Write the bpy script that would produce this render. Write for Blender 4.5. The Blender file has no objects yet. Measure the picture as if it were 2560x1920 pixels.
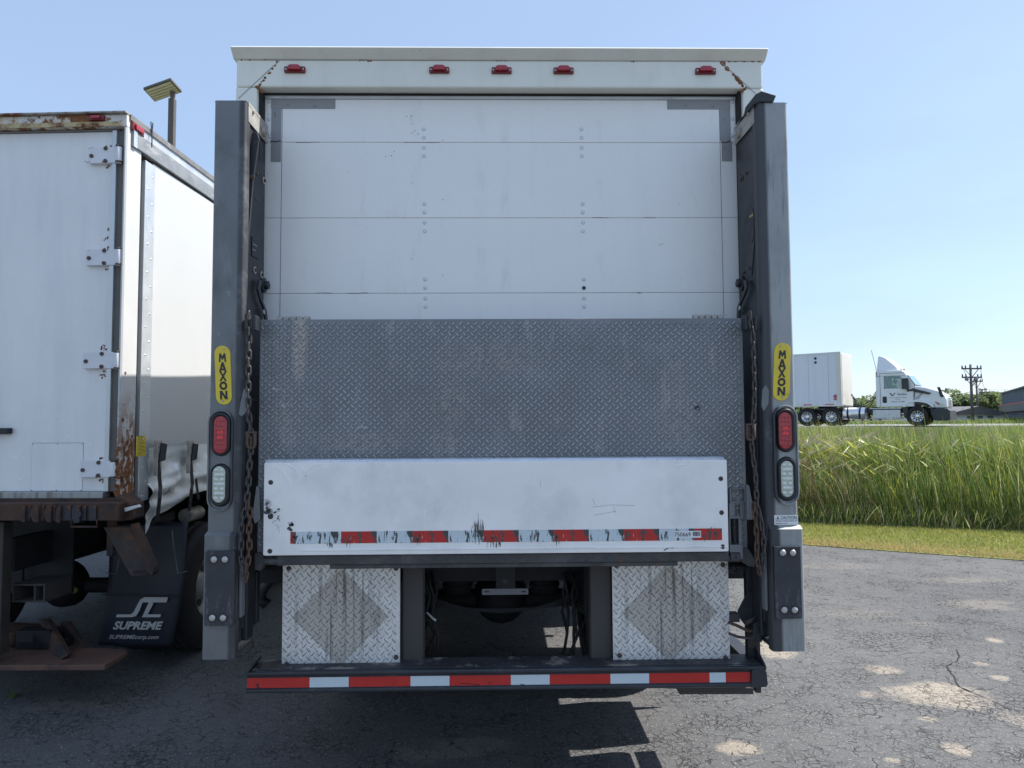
import bpy, math, random
import numpy as np
from mathutils import Vector, Matrix, noise as mnoise
random.seed(7); np.random.seed(7)
R = math.radians
scene = bpy.context.scene
COL = scene.collection

# ------------------------------------------------------------------ camera
CAM = Vector((0.0, 0.0, 1.8)); FPX = 1730.0
yaw, pitch, roll = R(1.0), R(3.0), R(0.32)
_F = Vector((math.sin(yaw)*math.cos(pitch), math.cos(yaw)*math.cos(pitch), math.sin(pitch)))
_R0 = Vector((math.cos(yaw), -math.sin(yaw), 0)); _U0 = _R0.cross(_F)
_R = _R0*math.cos(roll) - _U0*math.sin(roll)
_U = _U0*math.cos(roll) + _R0*math.sin(roll)
cd = bpy.data.cameras.new('camera'); cam = bpy.data.objects.new('camera', cd); COL.objects.link(cam)
cd.sensor_width = 36.0; cd.lens = 36.0*FPX/2560.0; cd.clip_start = 0.05; cd.clip_end = 3000
M = Matrix.Identity(4)
for i in range(3):
    M[i][0] = _R[i]; M[i][1] = _U[i]; M[i][2] = -_F[i]; M[i][3] = CAM[i]
cam.matrix_world = M
scene.camera = cam

# ------------------------------------------------------------------ light
SUN = Vector((1.0, 0.19, 1.28)).normalized()
world = bpy.data.worlds.new("World"); scene.world = world; world.use_nodes = True
wn = world.node_tree; wn.nodes.clear()
sky = wn.nodes.new('ShaderNodeTexSky'); sky.sky_type = 'NISHITA'; sky.sun_disc = False
sky.sun_elevation = math.asin(SUN.z); sky.sun_rotation = math.atan2(SUN.x, SUN.y)
sky.altitude = 200; sky.air_density = 1.0; sky.dust_density = 0.9; sky.ozone_density = 1.5
bg = wn.nodes.new('ShaderNodeBackground'); bg.inputs['Strength'].default_value = 0.15
wo = wn.nodes.new('ShaderNodeOutputWorld')
hz = wn.nodes.new('ShaderNodeMix'); hz.data_type = 'RGBA'; hz.inputs[0].default_value = 0.72     # thin even high haze over the whole dome
hz.inputs[7].default_value = (1.20, 1.58, 2.22, 1); wn.links.new(sky.outputs[0], hz.inputs[6])
stc = wn.nodes.new('ShaderNodeTexCoord'); smp = wn.nodes.new('ShaderNodeMapping'); smp.inputs['Scale'].default_value = (1.2, 1.2, 4.5); wn.links.new(stc.outputs['Generated'], smp.inputs[0])
snz = wn.nodes.new('ShaderNodeTexNoise'); snz.inputs['Scale'].default_value = 1.6; snz.inputs['Detail'].default_value = 5; snz.inputs['Roughness'].default_value = 0.55; wn.links.new(smp.outputs[0], snz.inputs['Vector'])
srg = wn.nodes.new('ShaderNodeMapRange'); srg.inputs[1].default_value = 0.35; srg.inputs[2].default_value = 0.7; srg.inputs[3].default_value = 0.70; srg.inputs[4].default_value = 0.78; wn.links.new(snz.outputs['Fac'], srg.inputs[0]); wn.links.new(srg.outputs[0], hz.inputs[0])
wn.links.new(hz.outputs[2], bg.inputs[0]); wn.links.new(bg.outputs[0], wo.inputs[0])
sd = bpy.data.lights.new('sun', 'SUN'); sd.energy = 3.3; sd.angle = R(0.5); sd.color = (1.0, 0.965, 0.91)
so = bpy.data.objects.new('sun', sd); COL.objects.link(so)
so.rotation_euler = SUN.to_track_quat('Z', 'Y').to_euler(); so.location = (20, 4, 26)
scene.view_settings.view_transform = 'Standard'; scene.view_settings.look = 'None'
scene.view_settings.gamma = 1.0; scene.view_settings.exposure = 1.22
scene.view_settings.use_curve_mapping = False
scene.render.engine = 'CYCLES'
scene.cycles.max_bounces = 6; scene.cycles.transparent_max_bounces = 12
scene.cycles.use_denoising = True

# ------------------------------------------------------------------ pixel rays onto real planes (photo pixels, 2560 wide)
class Space:
    def __init__(s, org=(0, 0, 0), rz=0.0):
        s.org = Vector(org); s.rz = rz; s.inv = Matrix.Rotation(-rz, 3, 'Z')
    def ray(s, px, py):
        d = _F + _R*((px-1280)/FPX) + _U*((960-py)/FPX)
        return s.inv @ (CAM - s.org), s.inv @ d
    def _h(s, px, py, i, c):
        o, d = s.ray(px, py); return o + d*((c-o[i])/d[i])
    def X(s, px, py, c): return s._h(px, py, 0, c)
    def Y(s, px, py, c): return s._h(px, py, 1, c)
    def Z(s, px, py, c): return s._h(px, py, 2, c)
    def rect(s, x0, y0, x1, y1, c):
        a, b = s.Y(x0, (y0+y1)/2, c), s.Y(x1, (y0+y1)/2, c)
        t, u = s.Y((x0+x1)/2, y0, c), s.Y((x0+x1)/2, y1, c)
        return a.x, b.x, u.z, t.z      # x0,x1,zlow,zhigh
W = Space()

# ------------------------------------------------------------------ mesh helpers
ORG = {}
class MB:
    def __init__(s): s.v = []; s.f = []; s.m = []; s.s = []
    def add(s, vs, fs, mi=0, smooth=False):
        b = len(s.v); s.v += [tuple(v) for v in vs]
        for f in fs: s.f.append(tuple(b+i for i in f)); s.m.append(mi); s.s.append(smooth)
        return s
    def box(s, x0, x1, y0, y1, z0, z1, mi=0):
        if x0 > x1: x0, x1 = x1, x0
        if y0 > y1: y0, y1 = y1, y0
        if z0 > z1: z0, z1 = z1, z0
        vs = [(x0,y0,z0),(x1,y0,z0),(x1,y1,z0),(x0,y1,z0),(x0,y0,z1),(x1,y0,z1),(x1,y1,z1),(x0,y1,z1)]
        return s.add(vs, [(0,3,2,1),(4,5,6,7),(0,1,5,4),(1,2,6,5),(2,3,7,6),(3,0,4,7)], mi)
    def prism(s, pts, dirv, mi=0, smooth=False):     # pts 3-D polygon, extruded along dirv
        n = len(pts); d = Vector(dirv); a = [Vector(p) for p in pts]
        nn = Vector((0,0,0))
        for i in range(n): nn += a[i].cross(a[(i+1) % n])
        if nn.dot(d) > 0: a = a[::-1]
        vs = a + [p+d for p in a]
        b = len(s.v); s.v += [tuple(v) for v in vs]
        s.f.append(tuple(b+i for i in range(n))); s.m.append(mi); s.s.append(False)
        s.f.append(tuple(b+n+i for i in reversed(range(n)))); s.m.append(mi); s.s.append(False)
        for i in range(n):
            j = (i+1) % n
            s.f.append((b+j, b+i, b+n+i, b+n+j)); s.m.append(mi); s.s.append(smooth)
        return s
    def tube(s, path, r, n=8, mi=0, closed=False, r2=None):
        P = [Vector(p) for p in path]; k = len(P); rings = []
        up = Vector((0.13, 0.27, 0.95)).normalized()
        b = len(s.v)
        for i, p in enumerate(P):
            if closed: t = P[(i+1) % k] - P[i-1]
            else: t = P[min(i+1, k-1)] - P[max(i-1, 0)]
            t.normalize(); u = up - t*up.dot(t)
            if u.length < 1e-3: u = Vector((1, 0, 0)) - t*t.x
            u.normalize(); w = t.cross(u)
            rr = r if r2 is None else r + (r2-r)*i/(k-1)
            for a in range(n):
                th = 2*math.pi*a/n
                s.v.append(tuple(p + (u*math.cos(th) + w*math.sin(th))*rr))
        for i in range(k if closed else k-1):
            for a in range(n):
                c = (a+1) % n; j = (i+1) % k
                s.f.append((b+i*n+a, b+i*n+c, b+j*n+c, b+j*n+a)); s.m.append(mi); s.s.append(n > 5)
        if not closed:
            s.f.append(tuple(b+a for a in reversed(range(n)))); s.m.append(mi); s.s.append(False)
            s.f.append(tuple(b+(k-1)*n+a for a in range(n))); s.m.append(mi); s.s.append(False)
        return s
    def disc(s, c, ax, r, h, n=16, mi=0):            # short cylinder from c along unit axis ax
        c = Vector(c); return s.tube([c, c+Vector(ax)*h], r, n, mi)
    def dome(s, c, ax, r, h, n=12, mi=0, rings=3):
        c = Vector(c); ax = Vector(ax).normalized()
        u = ax.orthogonal().normalized(); w = ax.cross(u); b = len(s.v)
        for k in range(rings):
            a = k*math.pi/2/rings
            for i in range(n):
                th = 2*math.pi*i/n
                s.v.append(tuple(c + (u*math.cos(th)+w*math.sin(th))*r*math.cos(a) + ax*h*math.sin(a)))
        s.v.append(tuple(c + ax*h)); top = len(s.v)-1
        for k in range(rings-1):
            for i in range(n):
                j = (i+1) % n
                s.f.append((b+k*n+i, b+k*n+j, b+(k+1)*n+j, b+(k+1)*n+i)); s.m.append(mi); s.s.append(True)
        for i in range(n):
            s.f.append((b+(rings-1)*n+i, b+(rings-1)*n+(i+1) % n, top)); s.m.append(mi); s.s.append(True)
        return s
    def build(s, name, mats, parent=None, bevel=0, kind=None, label=None, org=None, seg=2):
        me = bpy.data.meshes.new(name)
        if not isinstance(mats, (list, tuple)): mats = [mats]
        vs = np.array(s.v, dtype=float)
        c = Vector(org) if org is not None else Vector((vs.min(0)+vs.max(0))/2)
        vs = vs - np.array(c)
        me.from_pydata([tuple(v) for v in vs], [], s.f)
        for m in mats: me.materials.append(m)
        me.polygons.foreach_set('material_index', s.m)
        me.polygons.foreach_set('use_smooth', s.s)
        me.update()
        o = bpy.data.objects.new(name, me); COL.objects.link(o)
        if parent is not None:
            o.parent = parent; o.location = c - ORG[parent.name]
        else: o.location = c
        ORG[o.name] = c
        if bevel:
            b = o.modifiers.new('bevel', 'BEVEL'); b.width = bevel; b.segments = seg; b.limit_method = 'ANGLE'
            b.angle_limit = R(40)
        if kind: o['kind'] = kind
        if label: o['label'] = label
        return o

def thing(name, label, cat, org=(0, 0, 0), rz=0.0, local=False, group=None):
    o = bpy.data.objects.new(name, None); COL.objects.link(o)
    o.location = org; o.rotation_euler = (0, 0, rz); o.empty_display_size = 0.3
    ORG[o.name] = Vector((0, 0, 0)) if local else Vector(org)
    o['label'] = label; o['category'] = cat
    if group: o['group'] = group
    return o
def tag(o, label, cat, group=None):
    o['label'] = label; o['category'] = cat
    if group: o['group'] = group
    return o
def inst(src, parent, loc, rot=(0, 0, 0), name=None, scale=None):
    o = src.copy(); COL.objects.link(o); o.parent = parent
    o.location = Vector(loc) - (ORG[parent.name] if parent else Vector((0, 0, 0)))
    o.rotation_euler = rot
    if scale: o.scale = scale
    ORG[o.name] = Vector(loc)
    return o
def stadium(cx, cz, w, h, y, n=8):       # vertical stadium outline in an xz plane (facing -y)
    r = w/2; pts = []
    for i in range(n+1):
        a = math.pi*i/n; pts.append((cx+r*math.cos(a), y, cz+h/2-r+r*math.sin(a)))
    for i in range(n+1):
        a = math.pi+math.pi*i/n; pts.append((cx+r*math.cos(a), y, cz-h/2+r+r*math.sin(a)))
    return pts
def rrect(x0, x1, z0, z1, y, r, n=4):
    pts = []
    for cx, cz, a0 in ((x1-r, z1-r, 0), (x0+r, z1-r, 90), (x0+r, z0+r, 180), (x1-r, z0+r, 270)):
        for i in range(n+1):
            a = R(a0+90*i/n); pts.append((cx+r*math.cos(a), y, cz+r*math.sin(a)))
    return pts

def text_into(mb, body, x, z, y, height, width=None, shear=0.0, offset=0.0, mi=0, right=Vector((1,0,0)), up=Vector((0,0,1)), base=None, spacing=1.0):
    cu = bpy.data.curves.new('t', 'FONT'); cu.body = body; cu.size = 1.0; cu.shear = shear; cu.offset = offset
    cu.fill_mode = 'FRONT'; cu.resolution_u = 3; cu.space_character = spacing
    ob = bpy.data.objects.new('t', cu); COL.objects.link(ob)
    dg = bpy.context.evaluated_depsgraph_get(); dg.update()
    me = bpy.data.meshes.new_from_object(ob.evaluated_get(dg))
    vs = [v.co.copy() for v in me.vertices]; fs = [tuple(p.vertices) for p in me.polygons]
    bpy.data.objects.remove(ob); bpy.data.curves.remove(cu); bpy.data.meshes.remove(me)
    if not vs: return
    x0 = min(v.x for v in vs); x1 = max(v.x for v in vs); y0 = min(v.y for v in vs); y1 = max(v.y for v in vs)
    sy = height/(y1-y0); sx = sy if width is None else width/(x1-x0)
    o = Vector((x, y, z)) if base is None else Vector(base)
    mb.add([o + right*((v.x-x0)*sx) + up*((v.y-y0)*sy) for v in vs], fs, mi)
    return (x1-x0)*sx

# ------------------------------------------------------------------ materials
def link(nt, a, b): nt.links.new(a, b)
def mat(name, col, rough=0.5, metal=0.0, var=0.1, vs=3.0, bump=0.0, bs=60.0, layers=(), spec=0.5, coat=0.0, stretch=(1, 1, 1), trans=0.0, subs=None, detail=4.0, rvar=0.1, alpha=1.0, wavy=None):
    m = bpy.data.materials.new(name); m.use_nodes = True; nt = m.node_tree; nt.nodes.clear()
    out = nt.nodes.new('ShaderNodeOutputMaterial'); b = nt.nodes.new('ShaderNodeBsdfPrincipled')
    link(nt, b.outputs[0], out.inputs[0])
    tc = nt.nodes.new('ShaderNodeTexCoord')
    def noise(scale, st=(1, 1, 1), det=4.0, off=0.0, ro=0.6):
        mp = nt.nodes.new('ShaderNodeMapping'); mp.inputs['Scale'].default_value = st
        mp.inputs['Location'].default_value = (off, off*1.7, off*0.6)
        link(nt, tc.outputs['Object'], mp.inputs[0])
        n = nt.nodes.new('ShaderNodeTexNoise'); n.inputs['Scale'].default_value = scale
        n.inputs['Detail'].default_value = det; n.inputs['Roughness'].default_value = ro
        link(nt, mp.outputs[0], n.inputs['Vector']); return n.outputs['Fac']
    def rng(sock, a, c, lo=0.0, hi=1.0):
        r = nt.nodes.new('ShaderNodeMapRange'); r.inputs[1].default_value = a; r.inputs[2].default_value = c
        r.inputs[3].default_value = lo; r.inputs[4].default_value = hi; link(nt, sock, r.inputs[0]); return r.outputs[0]
    n0 = noise(vs, stretch, detail)
    mx = nt.nodes.new('ShaderNodeMix'); mx.data_type = 'RGBA'
    link(nt, rng(n0, 0.3, 0.7), mx.inputs[0])
    mx.inputs[6].default_value = (*[max(0, c*(1-var)) for c in col], 1); mx.inputs[7].default_value = (*[min(1, c*(1+var)) for c in col], 1)
    cur = mx.outputs[2]; rs = rng(n0, 0.3, 0.7, max(0.02, rough-rvar), min(1, rough+rvar)); ms = None
    for i, L in enumerate(layers):
        c2 = L['c']; nz = noise(L.get('s', 5), L.get('st', (1, 1, 1)), L.get('d', 6.0), off=3.1*(i+1), ro=L.get('ro', 0.65))
        mk = rng(nz, L['a'], L['b'])
        if 'mask' in L:      # ellipses in object xz/xy: (axis pair, cx, cy, rx, ry, softness)
            sp = nt.nodes.new('ShaderNodeSeparateXYZ'); link(nt, tc.outputs['Object'], sp.inputs[0])
            tot = None
            for (ax, cx, cy, rx, ry, sh) in L['mask']:
                vals = []
                for k, (ai, cc, rr) in enumerate(((ax[0], cx, rx), (ax[1], cy, ry))):
                    s1 = nt.nodes.new('ShaderNodeMath'); s1.operation = 'SUBTRACT'; link(nt, sp.outputs['xyz'.index(ai)], s1.inputs[0]); s1.inputs[1].default_value = cc
                    s2 = nt.nodes.new('ShaderNodeMath'); s2.operation = 'DIVIDE'; link(nt, s1.outputs[0], s2.inputs[0]); s2.inputs[1].default_value = rr
                    s3 = nt.nodes.new('ShaderNodeMath'); s3.operation = 'POWER' if sh != 'diamond' else 'ABSOLUTE'; link(nt, s2.outputs[0], s3.inputs[0])
                    if sh != 'diamond':
                        s3.inputs[1].default_value = 2.0
                    vals.append(s3.outputs[0])
                ad = nt.nodes.new('ShaderNodeMath'); ad.operation = 'ADD'; link(nt, vals[0], ad.inputs[0]); link(nt, vals[1], ad.inputs[1])
                if sh == 'diamond': k = rng(ad.outputs[0], 1.03, 0.97)
                else: k = rng(ad.outputs[0], 1.0, 1.0-sh)
                if tot is None: tot = k
                else:
                    mxx = nt.nodes.new('ShaderNodeMath'); mxx.operation = 'MAXIMUM'; link(nt, tot, mxx.inputs[0]); link(nt, k, mxx.inputs[1]); tot = mxx.outputs[0]
            mu = nt.nodes.new('ShaderNodeMath'); mu.operation = 'MULTIPLY'; link(nt, mk, mu.inputs[0]); link(nt, tot, mu.inputs[1]); mk = mu.outputs[0]
        if L.get('amt', 1) != 1:
            mu = nt.nodes.new('ShaderNodeMath'); mu.operation = 'MULTIPLY'; link(nt, mk, mu.inputs[0]); mu.inputs[1].default_value = L['amt']; mk = mu.outputs[0]
        q = nt.nodes.new('ShaderNodeMix'); q.data_type = 'RGBA'; link(nt, mk, q.inputs[0]); link(nt, cur, q.inputs[6])
        if 'c2' in L:
            q2 = nt.nodes.new('ShaderNodeMix'); q2.data_type = 'RGBA'; link(nt, rng(noise(L.get('s', 5)*4, off=9), .35, .65), q2.inputs[0])
            q2.inputs[6].default_value = (*c2, 1); q2.inputs[7].default_value = (*L['c2'], 1); link(nt, q2.outputs[2], q.inputs[7])
        else: q.inputs[7].default_value = (*c2, 1)
        cur = q.outputs[2]
        q = nt.nodes.new('ShaderNodeMix'); link(nt, mk, q.inputs[0]); link(nt, rs, q.inputs[2]); q.inputs[3].default_value = L.get('r', 0.85); rs = q.outputs[0]
        if metal > 0:
            q = nt.nodes.new('ShaderNodeMix'); link(nt, mk, q.inputs[0])
            if ms is None: q.inputs[2].default_value = metal
            else: link(nt, ms, q.inputs[2])
            q.inputs[3].default_value = L.get('m', 0.0); ms = q.outputs[0]
    link(nt, cur, b.inputs['Base Color']); link(nt, rs, b.inputs['Roughness'])
    if ms is None: b.inputs['Metallic'].default_value = metal
    else: link(nt, ms, b.inputs['Metallic'])
    b.inputs['Specular IOR Level'].default_value = spec; b.inputs['Coat Weight'].default_value = coat
    b.inputs['Transmission Weight'].default_value = trans; b.inputs['Alpha'].default_value = alpha
    if bump or wavy:
        bp = nt.nodes.new('ShaderNodeBump'); bp.inputs['Strength'].default_value = min(1, bump*4) if bump else 1; bp.inputs['Distance'].default_value = 0.004
        if bump: link(nt, noise(bs, stretch, 5.0, 5.5), bp.inputs['Height'])
        if wavy:
            bp2 = nt.nodes.new('ShaderNodeBump'); bp2.inputs['Strength'].default_value = 1.0; bp2.inputs['Distance'].default_value = wavy[1]
            link(nt, noise(wavy[0], (1, 1, 1), 2.0, 7.5), bp2.inputs['Height'])
            if bump: link(nt, bp.outputs[0], bp2.inputs['Normal'])
            link(nt, bp2.outputs[0], b.inputs['Normal'])
        else: link(nt, bp.outputs[0], b.inputs['Normal'])
    return m

RUST = (0.16, 0.06, 0.022); RUST2 = (0.30, 0.13, 0.045); DIRT = (0.09, 0.075, 0.06)
m_white = mat('white_paint', (0.80, 0.80, 0.78), 0.42, var=0.03, vs=1.5, layers=[dict(c=(0.45, 0.43, 0.38), s=2.0, a=0.62, b=0.9, st=(6, 6, 0.6), amt=0.35), dict(c=(.2,.14,.09), s=26, a=0.735, b=0.75)])
m_door = mat('door_paint', (0.87, 0.855, 0.83), 0.38, var=0.03, vs=1.2, layers=[dict(c=(0.60, 0.60, 0.57), s=1.6, a=0.5, b=0.9, st=(5, 5, 0.7), amt=0.22), dict(c=(.45, .44, .42), s=14, a=.6, b=.8, st=(1, 1, .3), amt=.25), dict(c=(.05,.05,.05), s=38, a=0.765, b=0.775, d=2)], wavy=(0.9, 0.004))
m_header = mat('header_paint', (0.78, 0.78, 0.70), 0.4, var=0.04, vs=2, layers=[dict(c=(0.5, 0.47, 0.40), s=2.5, a=0.5, b=0.9, st=(4, 4, 1), amt=0.35), dict(c=RUST, c2=RUST2, s=30, a=0.71, b=0.73)])
m_steel = mat('gate_steel', (0.175, 0.185, 0.19), 0.48, 0.25, var=0.18, vs=3.5, bump=0.04, bs=90, layers=[
    dict(c=(0.27, 0.285, 0.29), s=9, a=0.55, b=0.75, st=(1, 1, 0.35), amt=0.5, r=0.5), dict(c=(0.055, 0.058, 0.06), s=3, a=0.52, b=0.72, st=(1, 1, 0.5), amt=0.7), dict(c=(0.4, 0.42, 0.43), s=45, a=0.69, b=0.72, r=0.5, st=(1, 1, .5), amt=.6),
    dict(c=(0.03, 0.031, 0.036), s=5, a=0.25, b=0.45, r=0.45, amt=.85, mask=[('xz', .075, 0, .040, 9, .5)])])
m_steel2 = mat('gate_steel_light', (0.31, 0.32, 0.315), 0.5, 0.2, var=0.16, vs=4, bump=0.05, bs=110, layers=[
    dict(c=(0.34, 0.38, 0.40), s=60, a=0.5, b=0.7, st=(1, 1, 0.12), amt=0.5, r=0.5), dict(c=(0.07, 0.08, 0.1), s=40, a=0.55, b=0.72, st=(1, 1, 0.1), amt=0.6), dict(c=(0.33, 0.22, 0.12), s=14, a=0.7, b=0.76, amt=.6),
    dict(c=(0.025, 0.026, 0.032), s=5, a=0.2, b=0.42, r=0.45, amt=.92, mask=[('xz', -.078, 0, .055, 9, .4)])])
m_black = mat('black_grease', (0.022, 0.024, 0.03), 0.5, var=0.3, vs=6, bump=0.05, bs=80, layers=[dict(c=(0.075, 0.072, 0.068), s=4, a=0.5, b=0.8, amt=0.6, r=.6), dict(c=(.12,.09,.06), s=40, a=.68, b=.75, amt=.6)])
m_inner = mat('runner_steel', (0.024, 0.026, 0.031), 0.42, 0.2, var=0.25, vs=5, bump=0.03, layers=[dict(c=(0.07, 0.068, 0.065), s=3, a=0.5, b=0.8, amt=0.5, r=.55)])
m_cap = mat('cap_metal', (0.42, 0.40, 0.36), 0.5, 0.4, var=0.2, vs=8, layers=[dict(c=(.13, .11, .09), s=12, a=.5, b=.75, amt=.8)])
m_plate = mat('platform_steel', (0.185, 0.195, 0.205), 0.42, 0.35, var=0.16, vs=2.2, bump=0.04, bs=120, layers=[
    dict(c=(0.29, 0.305, 0.32), s=5, a=0.5, b=0.75, amt=0.55, r=0.45, m=.3), dict(c=(0.40, 0.38, 0.35), s=9, a=0.58, b=0.68, amt=0.6, r=.6, st=(1.3, 1, .45)), dict(c=(.5, .54, .58), s=16, a=0.74, b=0.76, r=.5, amt=.8), dict(c=(.2, .1, .06), s=7, a=.7, b=.8, amt=.5),
    dict(c=(0.36, 0.335, 0.31), s=45, a=0.42, b=0.62, amt=.75, mask=[('xz', -.22, .16, .10, .13, .9), ('xz', -.24, -.02, .07, .14, .9), ('xz', -.60, -.02, .25, .06, .9), ('xz', -.95, .14, .05, .16, .9), ('xz', .78, .10, .10, .25, .9), ('xz', -.05, .35, .30, .10, .9)]), dict(c=(0.50, 0.45, 0.40), s=60, a=0.36, b=0.56, amt=.85, mask=[('xz', -.885, .42, .040, .22, .8)])])
m_lip = mat('platform_edge_steel', (0.06, 0.06, 0.065), 0.5, 0.2, var=0.3, vs=6, bump=0.05, layers=[dict(c=(.16, .15, .14), s=8, a=.5, b=.75, amt=.6), dict(c=(.2, .09, .04), s=12, a=.62, b=.72, amt=.6)])
m_flip = mat('worn_aluminium', (0.88, 0.86, 0.84), 0.5, 0.1, var=0.06, vs=3, bump=0.02, bs=160, layers=[
    dict(c=(0.46, 0.45, 0.45), s=3, a=0.52, b=0.78, amt=0.5, r=.6, st=(1, 1, .8)), dict(c=(0.9, 0.9, 0.92), s=50, a=0.66, b=0.72, r=.4, m=.3, amt=.6), dict(c=(.12, .12, .13), s=70, a=.715, b=.74, amt=.9, st=(1, 1, .5)),
    dict(c=(.82,.83,.85), s=90, a=0.6, b=0.7, st=(1, 1, .05), amt=.6),
    dict(c=(.03, .03, .035), s=22, a=.5, b=.56, mask=[('xz', -1.02, .0, .06, .05, .6), ('xz', -.955, -.075, .025, .03, .6)])])
m_bluetop = mat('panel_top_edge', (0.78, 0.82, 0.88), 0.3, 0.6, var=0.1, vs=12, layers=[dict(c=(.2, .2, .22), s=40, a=.66, b=.7, amt=.7)])
def alum(nm, cx, cz, rx, rz, st):
    return mat(nm, (0.76, 0.755, 0.74), 0.38, 0.45, var=0.08, vs=5, bump=0.02, bs=140, layers=[
        dict(c=(0.36, 0.35, 0.33), s=30, a=0.5, b=0.8, amt=.55, r=.55, m=.3),
        dict(c=(0.42, 0.38, 0.32), s=2.5, a=-1, b=0, amt=.7, r=.5, m=.3, mask=[('xz', cx, cz, rx, rz, 'diamond')]),
        dict(c=(0.10, 0.09, 0.085), s=6.0, a=.50, b=.66, st=(9, 1, .35), amt=.8, r=.8, mask=[('xz', cx, cz, rx*1.15, rz*1.35, .7)]),
        dict(c=(0.05, 0.05, 0.05), s=90, a=.6, b=.7, amt=.8, r=.8)])
m_rusty = mat('rusty_steel', (0.065, 0.036, 0.025), 0.85, var=0.3, vs=5, bump=0.12, bs=60, layers=[dict(c=RUST2, c2=RUST, s=7, a=.52, b=.7, amt=.5), dict(c=(.02, .02, .024), s=4, a=.5, b=.62), dict(c=(.16, .12, .09), s=22, a=.62, b=.7, amt=.5)])
m_rustchain = mat('rusty_chain', (0.11, 0.065, 0.045), 0.75, 0.2, var=0.3, vs=30, bump=0.1, bs=200)
m_chain = mat('chain_steel', (0.085, 0.078, 0.074), 0.5, 0.5, var=0.35, vs=30, bump=0.08, bs=200)
m_rustwhite = mat('rusting_white_paint', (0.66, 0.64, 0.60), 0.5, var=0.06, vs=4, bump=0.06, bs=50, layers=[
    dict(c=(.5, .36, .16), s=7, a=.46, b=.62, amt=.7), dict(c=RUST, c2=RUST2, s=9, a=.51, b=.56)])
m_hinge = mat('hinge_paint', (0.70, 0.71, 0.73), 0.45, var=0.05, vs=8, layers=[dict(c=RUST, c2=(.1, .06, .04), s=26, a=.64, b=.67)])
m_rustpost = mat('post_paint_rust_foot', (0.53, 0.53, 0.52), 0.45, var=0.03, vs=3, layers=[
    dict(c=RUST2, c2=RUST, s=26, a=.44, b=.50, mask=[('yz', 0.04, -1.12, 0.35, .62, .9)], st=(1, 1, .45), d=8), dict(c=RUST, s=18, a=.70, b=.72)])
m_tapeR = mat('red_reflective_tape', (0.48, 0.025, 0.02), 0.35, var=0.12, vs=8, layers=[dict(c=(.03, .02, .02), s=14, a=.69, b=.71, st=(.4, 1, 1.6))])
def hexwhite(nm, lay):
    m = mat(nm, (0.60, 0.69, 0.73), 0.35, var=0.04, vs=8, layers=lay)
    nt = m.node_tree; b = [n for n in nt.nodes if n.type == 'BSDF_PRINCIPLED'][0]
    tc = nt.nodes.new('ShaderNodeTexCoord'); vo = nt.nodes.new('ShaderNodeTexVoronoi'); vo.inputs['Scale'].default_value = 150; vo.inputs['Randomness'].default_value = 0.0; vo.feature = 'F1'
    nt.links.new(tc.outputs['Object'], vo.inputs['Vector'])
    r = nt.nodes.new('ShaderNodeMapRange'); r.inputs[1].default_value = .35; r.inputs[2].default_value = .6; r.inputs[3].default_value = 1; r.inputs[4].default_value = .8
    nt.links.new(vo.outputs['Distance'], r.inputs[0])
    lk = b.inputs['Base Color'].links[0]; src = lk.from_socket
    mx = nt.nodes.new('ShaderNodeMix'); mx.data_type = 'RGBA'; mx.blend_type = 'MULTIPLY'; mx.inputs[0].default_value = 1
    nt.links.new(src, mx.inputs[6]); nt.links.new(r.outputs[0], mx.inputs[7]); nt.links.new(mx.outputs[2], b.inputs['Base Color'])
    return m
m_tread = mat('tread_worn_steel', (0.42, 0.43, 0.44), 0.36, 0.45, var=0.2, vs=4, layers=[dict(c=(0.10, 0.11, 0.13), s=7, a=0.55, b=0.7, amt=0.6), dict(c=(0.40, 0.40, 0.38), s=5, a=0.6, b=0.75, amt=0.6, r=.5), dict(c=(0.36, 0.335, 0.31), s=45, a=0.42, b=0.62, amt=.75, mask=[('xz', -.22, .16, .10, .13, .9), ('xz', -.24, -.02, .07, .14, .9), ('xz', -.60, -.02, .25, .06, .9), ('xz', -.95, .14, .05, .16, .9), ('xz', .78, .10, .10, .25, .9), ('xz', -.05, .35, .30, .10, .9)]), dict(c=(0.50, 0.45, 0.40), s=60, a=0.36, b=0.56, amt=.85, mask=[('xz', -.885, .42, .040, .22, .8)])])
m_tread_shade = mat('panel_tread_shade', (.085, .082, .078), .85, var=.3, vs=20)  # colour of the shade drawn round the panel lozenges
m_tread_shade2 = mat('platform_tread_shade', (.06, .065, .07), .8, var=.3, vs=20)  # colour of the shade drawn round the platform lozenges
m_tapeW = hexwhite('white_reflective_tape', [dict(c=(.1, .1, .11), s=30, a=.72, b=.74)])
WORN = [dict(c=(.075, .08, .075), s=11, a=.535, b=.56, st=(2.6, 1, .55), d=8), dict(c=(.6, .6, .6), s=60, a=.66, b=.68, st=(2, 1, .3))]
m_wornR = mat('worn_red_tape', (0.48, 0.025, 0.02), 0.45, var=0.1, vs=8, layers=WORN)
m_wornW = hexwhite('worn_white_tape', WORN)
m_bumper = mat('bumper_black', (0.028, 0.033, 0.042), 0.38, var=0.25, vs=5, bump=0.03, layers=[dict(c=(.12, .12, .12), s=12, a=.6, b=.75, amt=.5, r=.6)])
m_bumptop = mat('bumper_step_worn', (0.045, 0.045, 0.05), 0.6, var=0.3, vs=6, layers=[dict(c=(.30, .27, .24), s=8, a=.56, b=.62, amt=.8)])
m_post = mat('undercoat_post', (0.062, 0.056, 0.053), 0.75, var=0.15, vs=5, bump=0.1, bs=90)
m_under = mat('underbody_dark', (0.013, 0.013, 0.015), 0.7, var=0.4, vs=4, bump=0.08)
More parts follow.
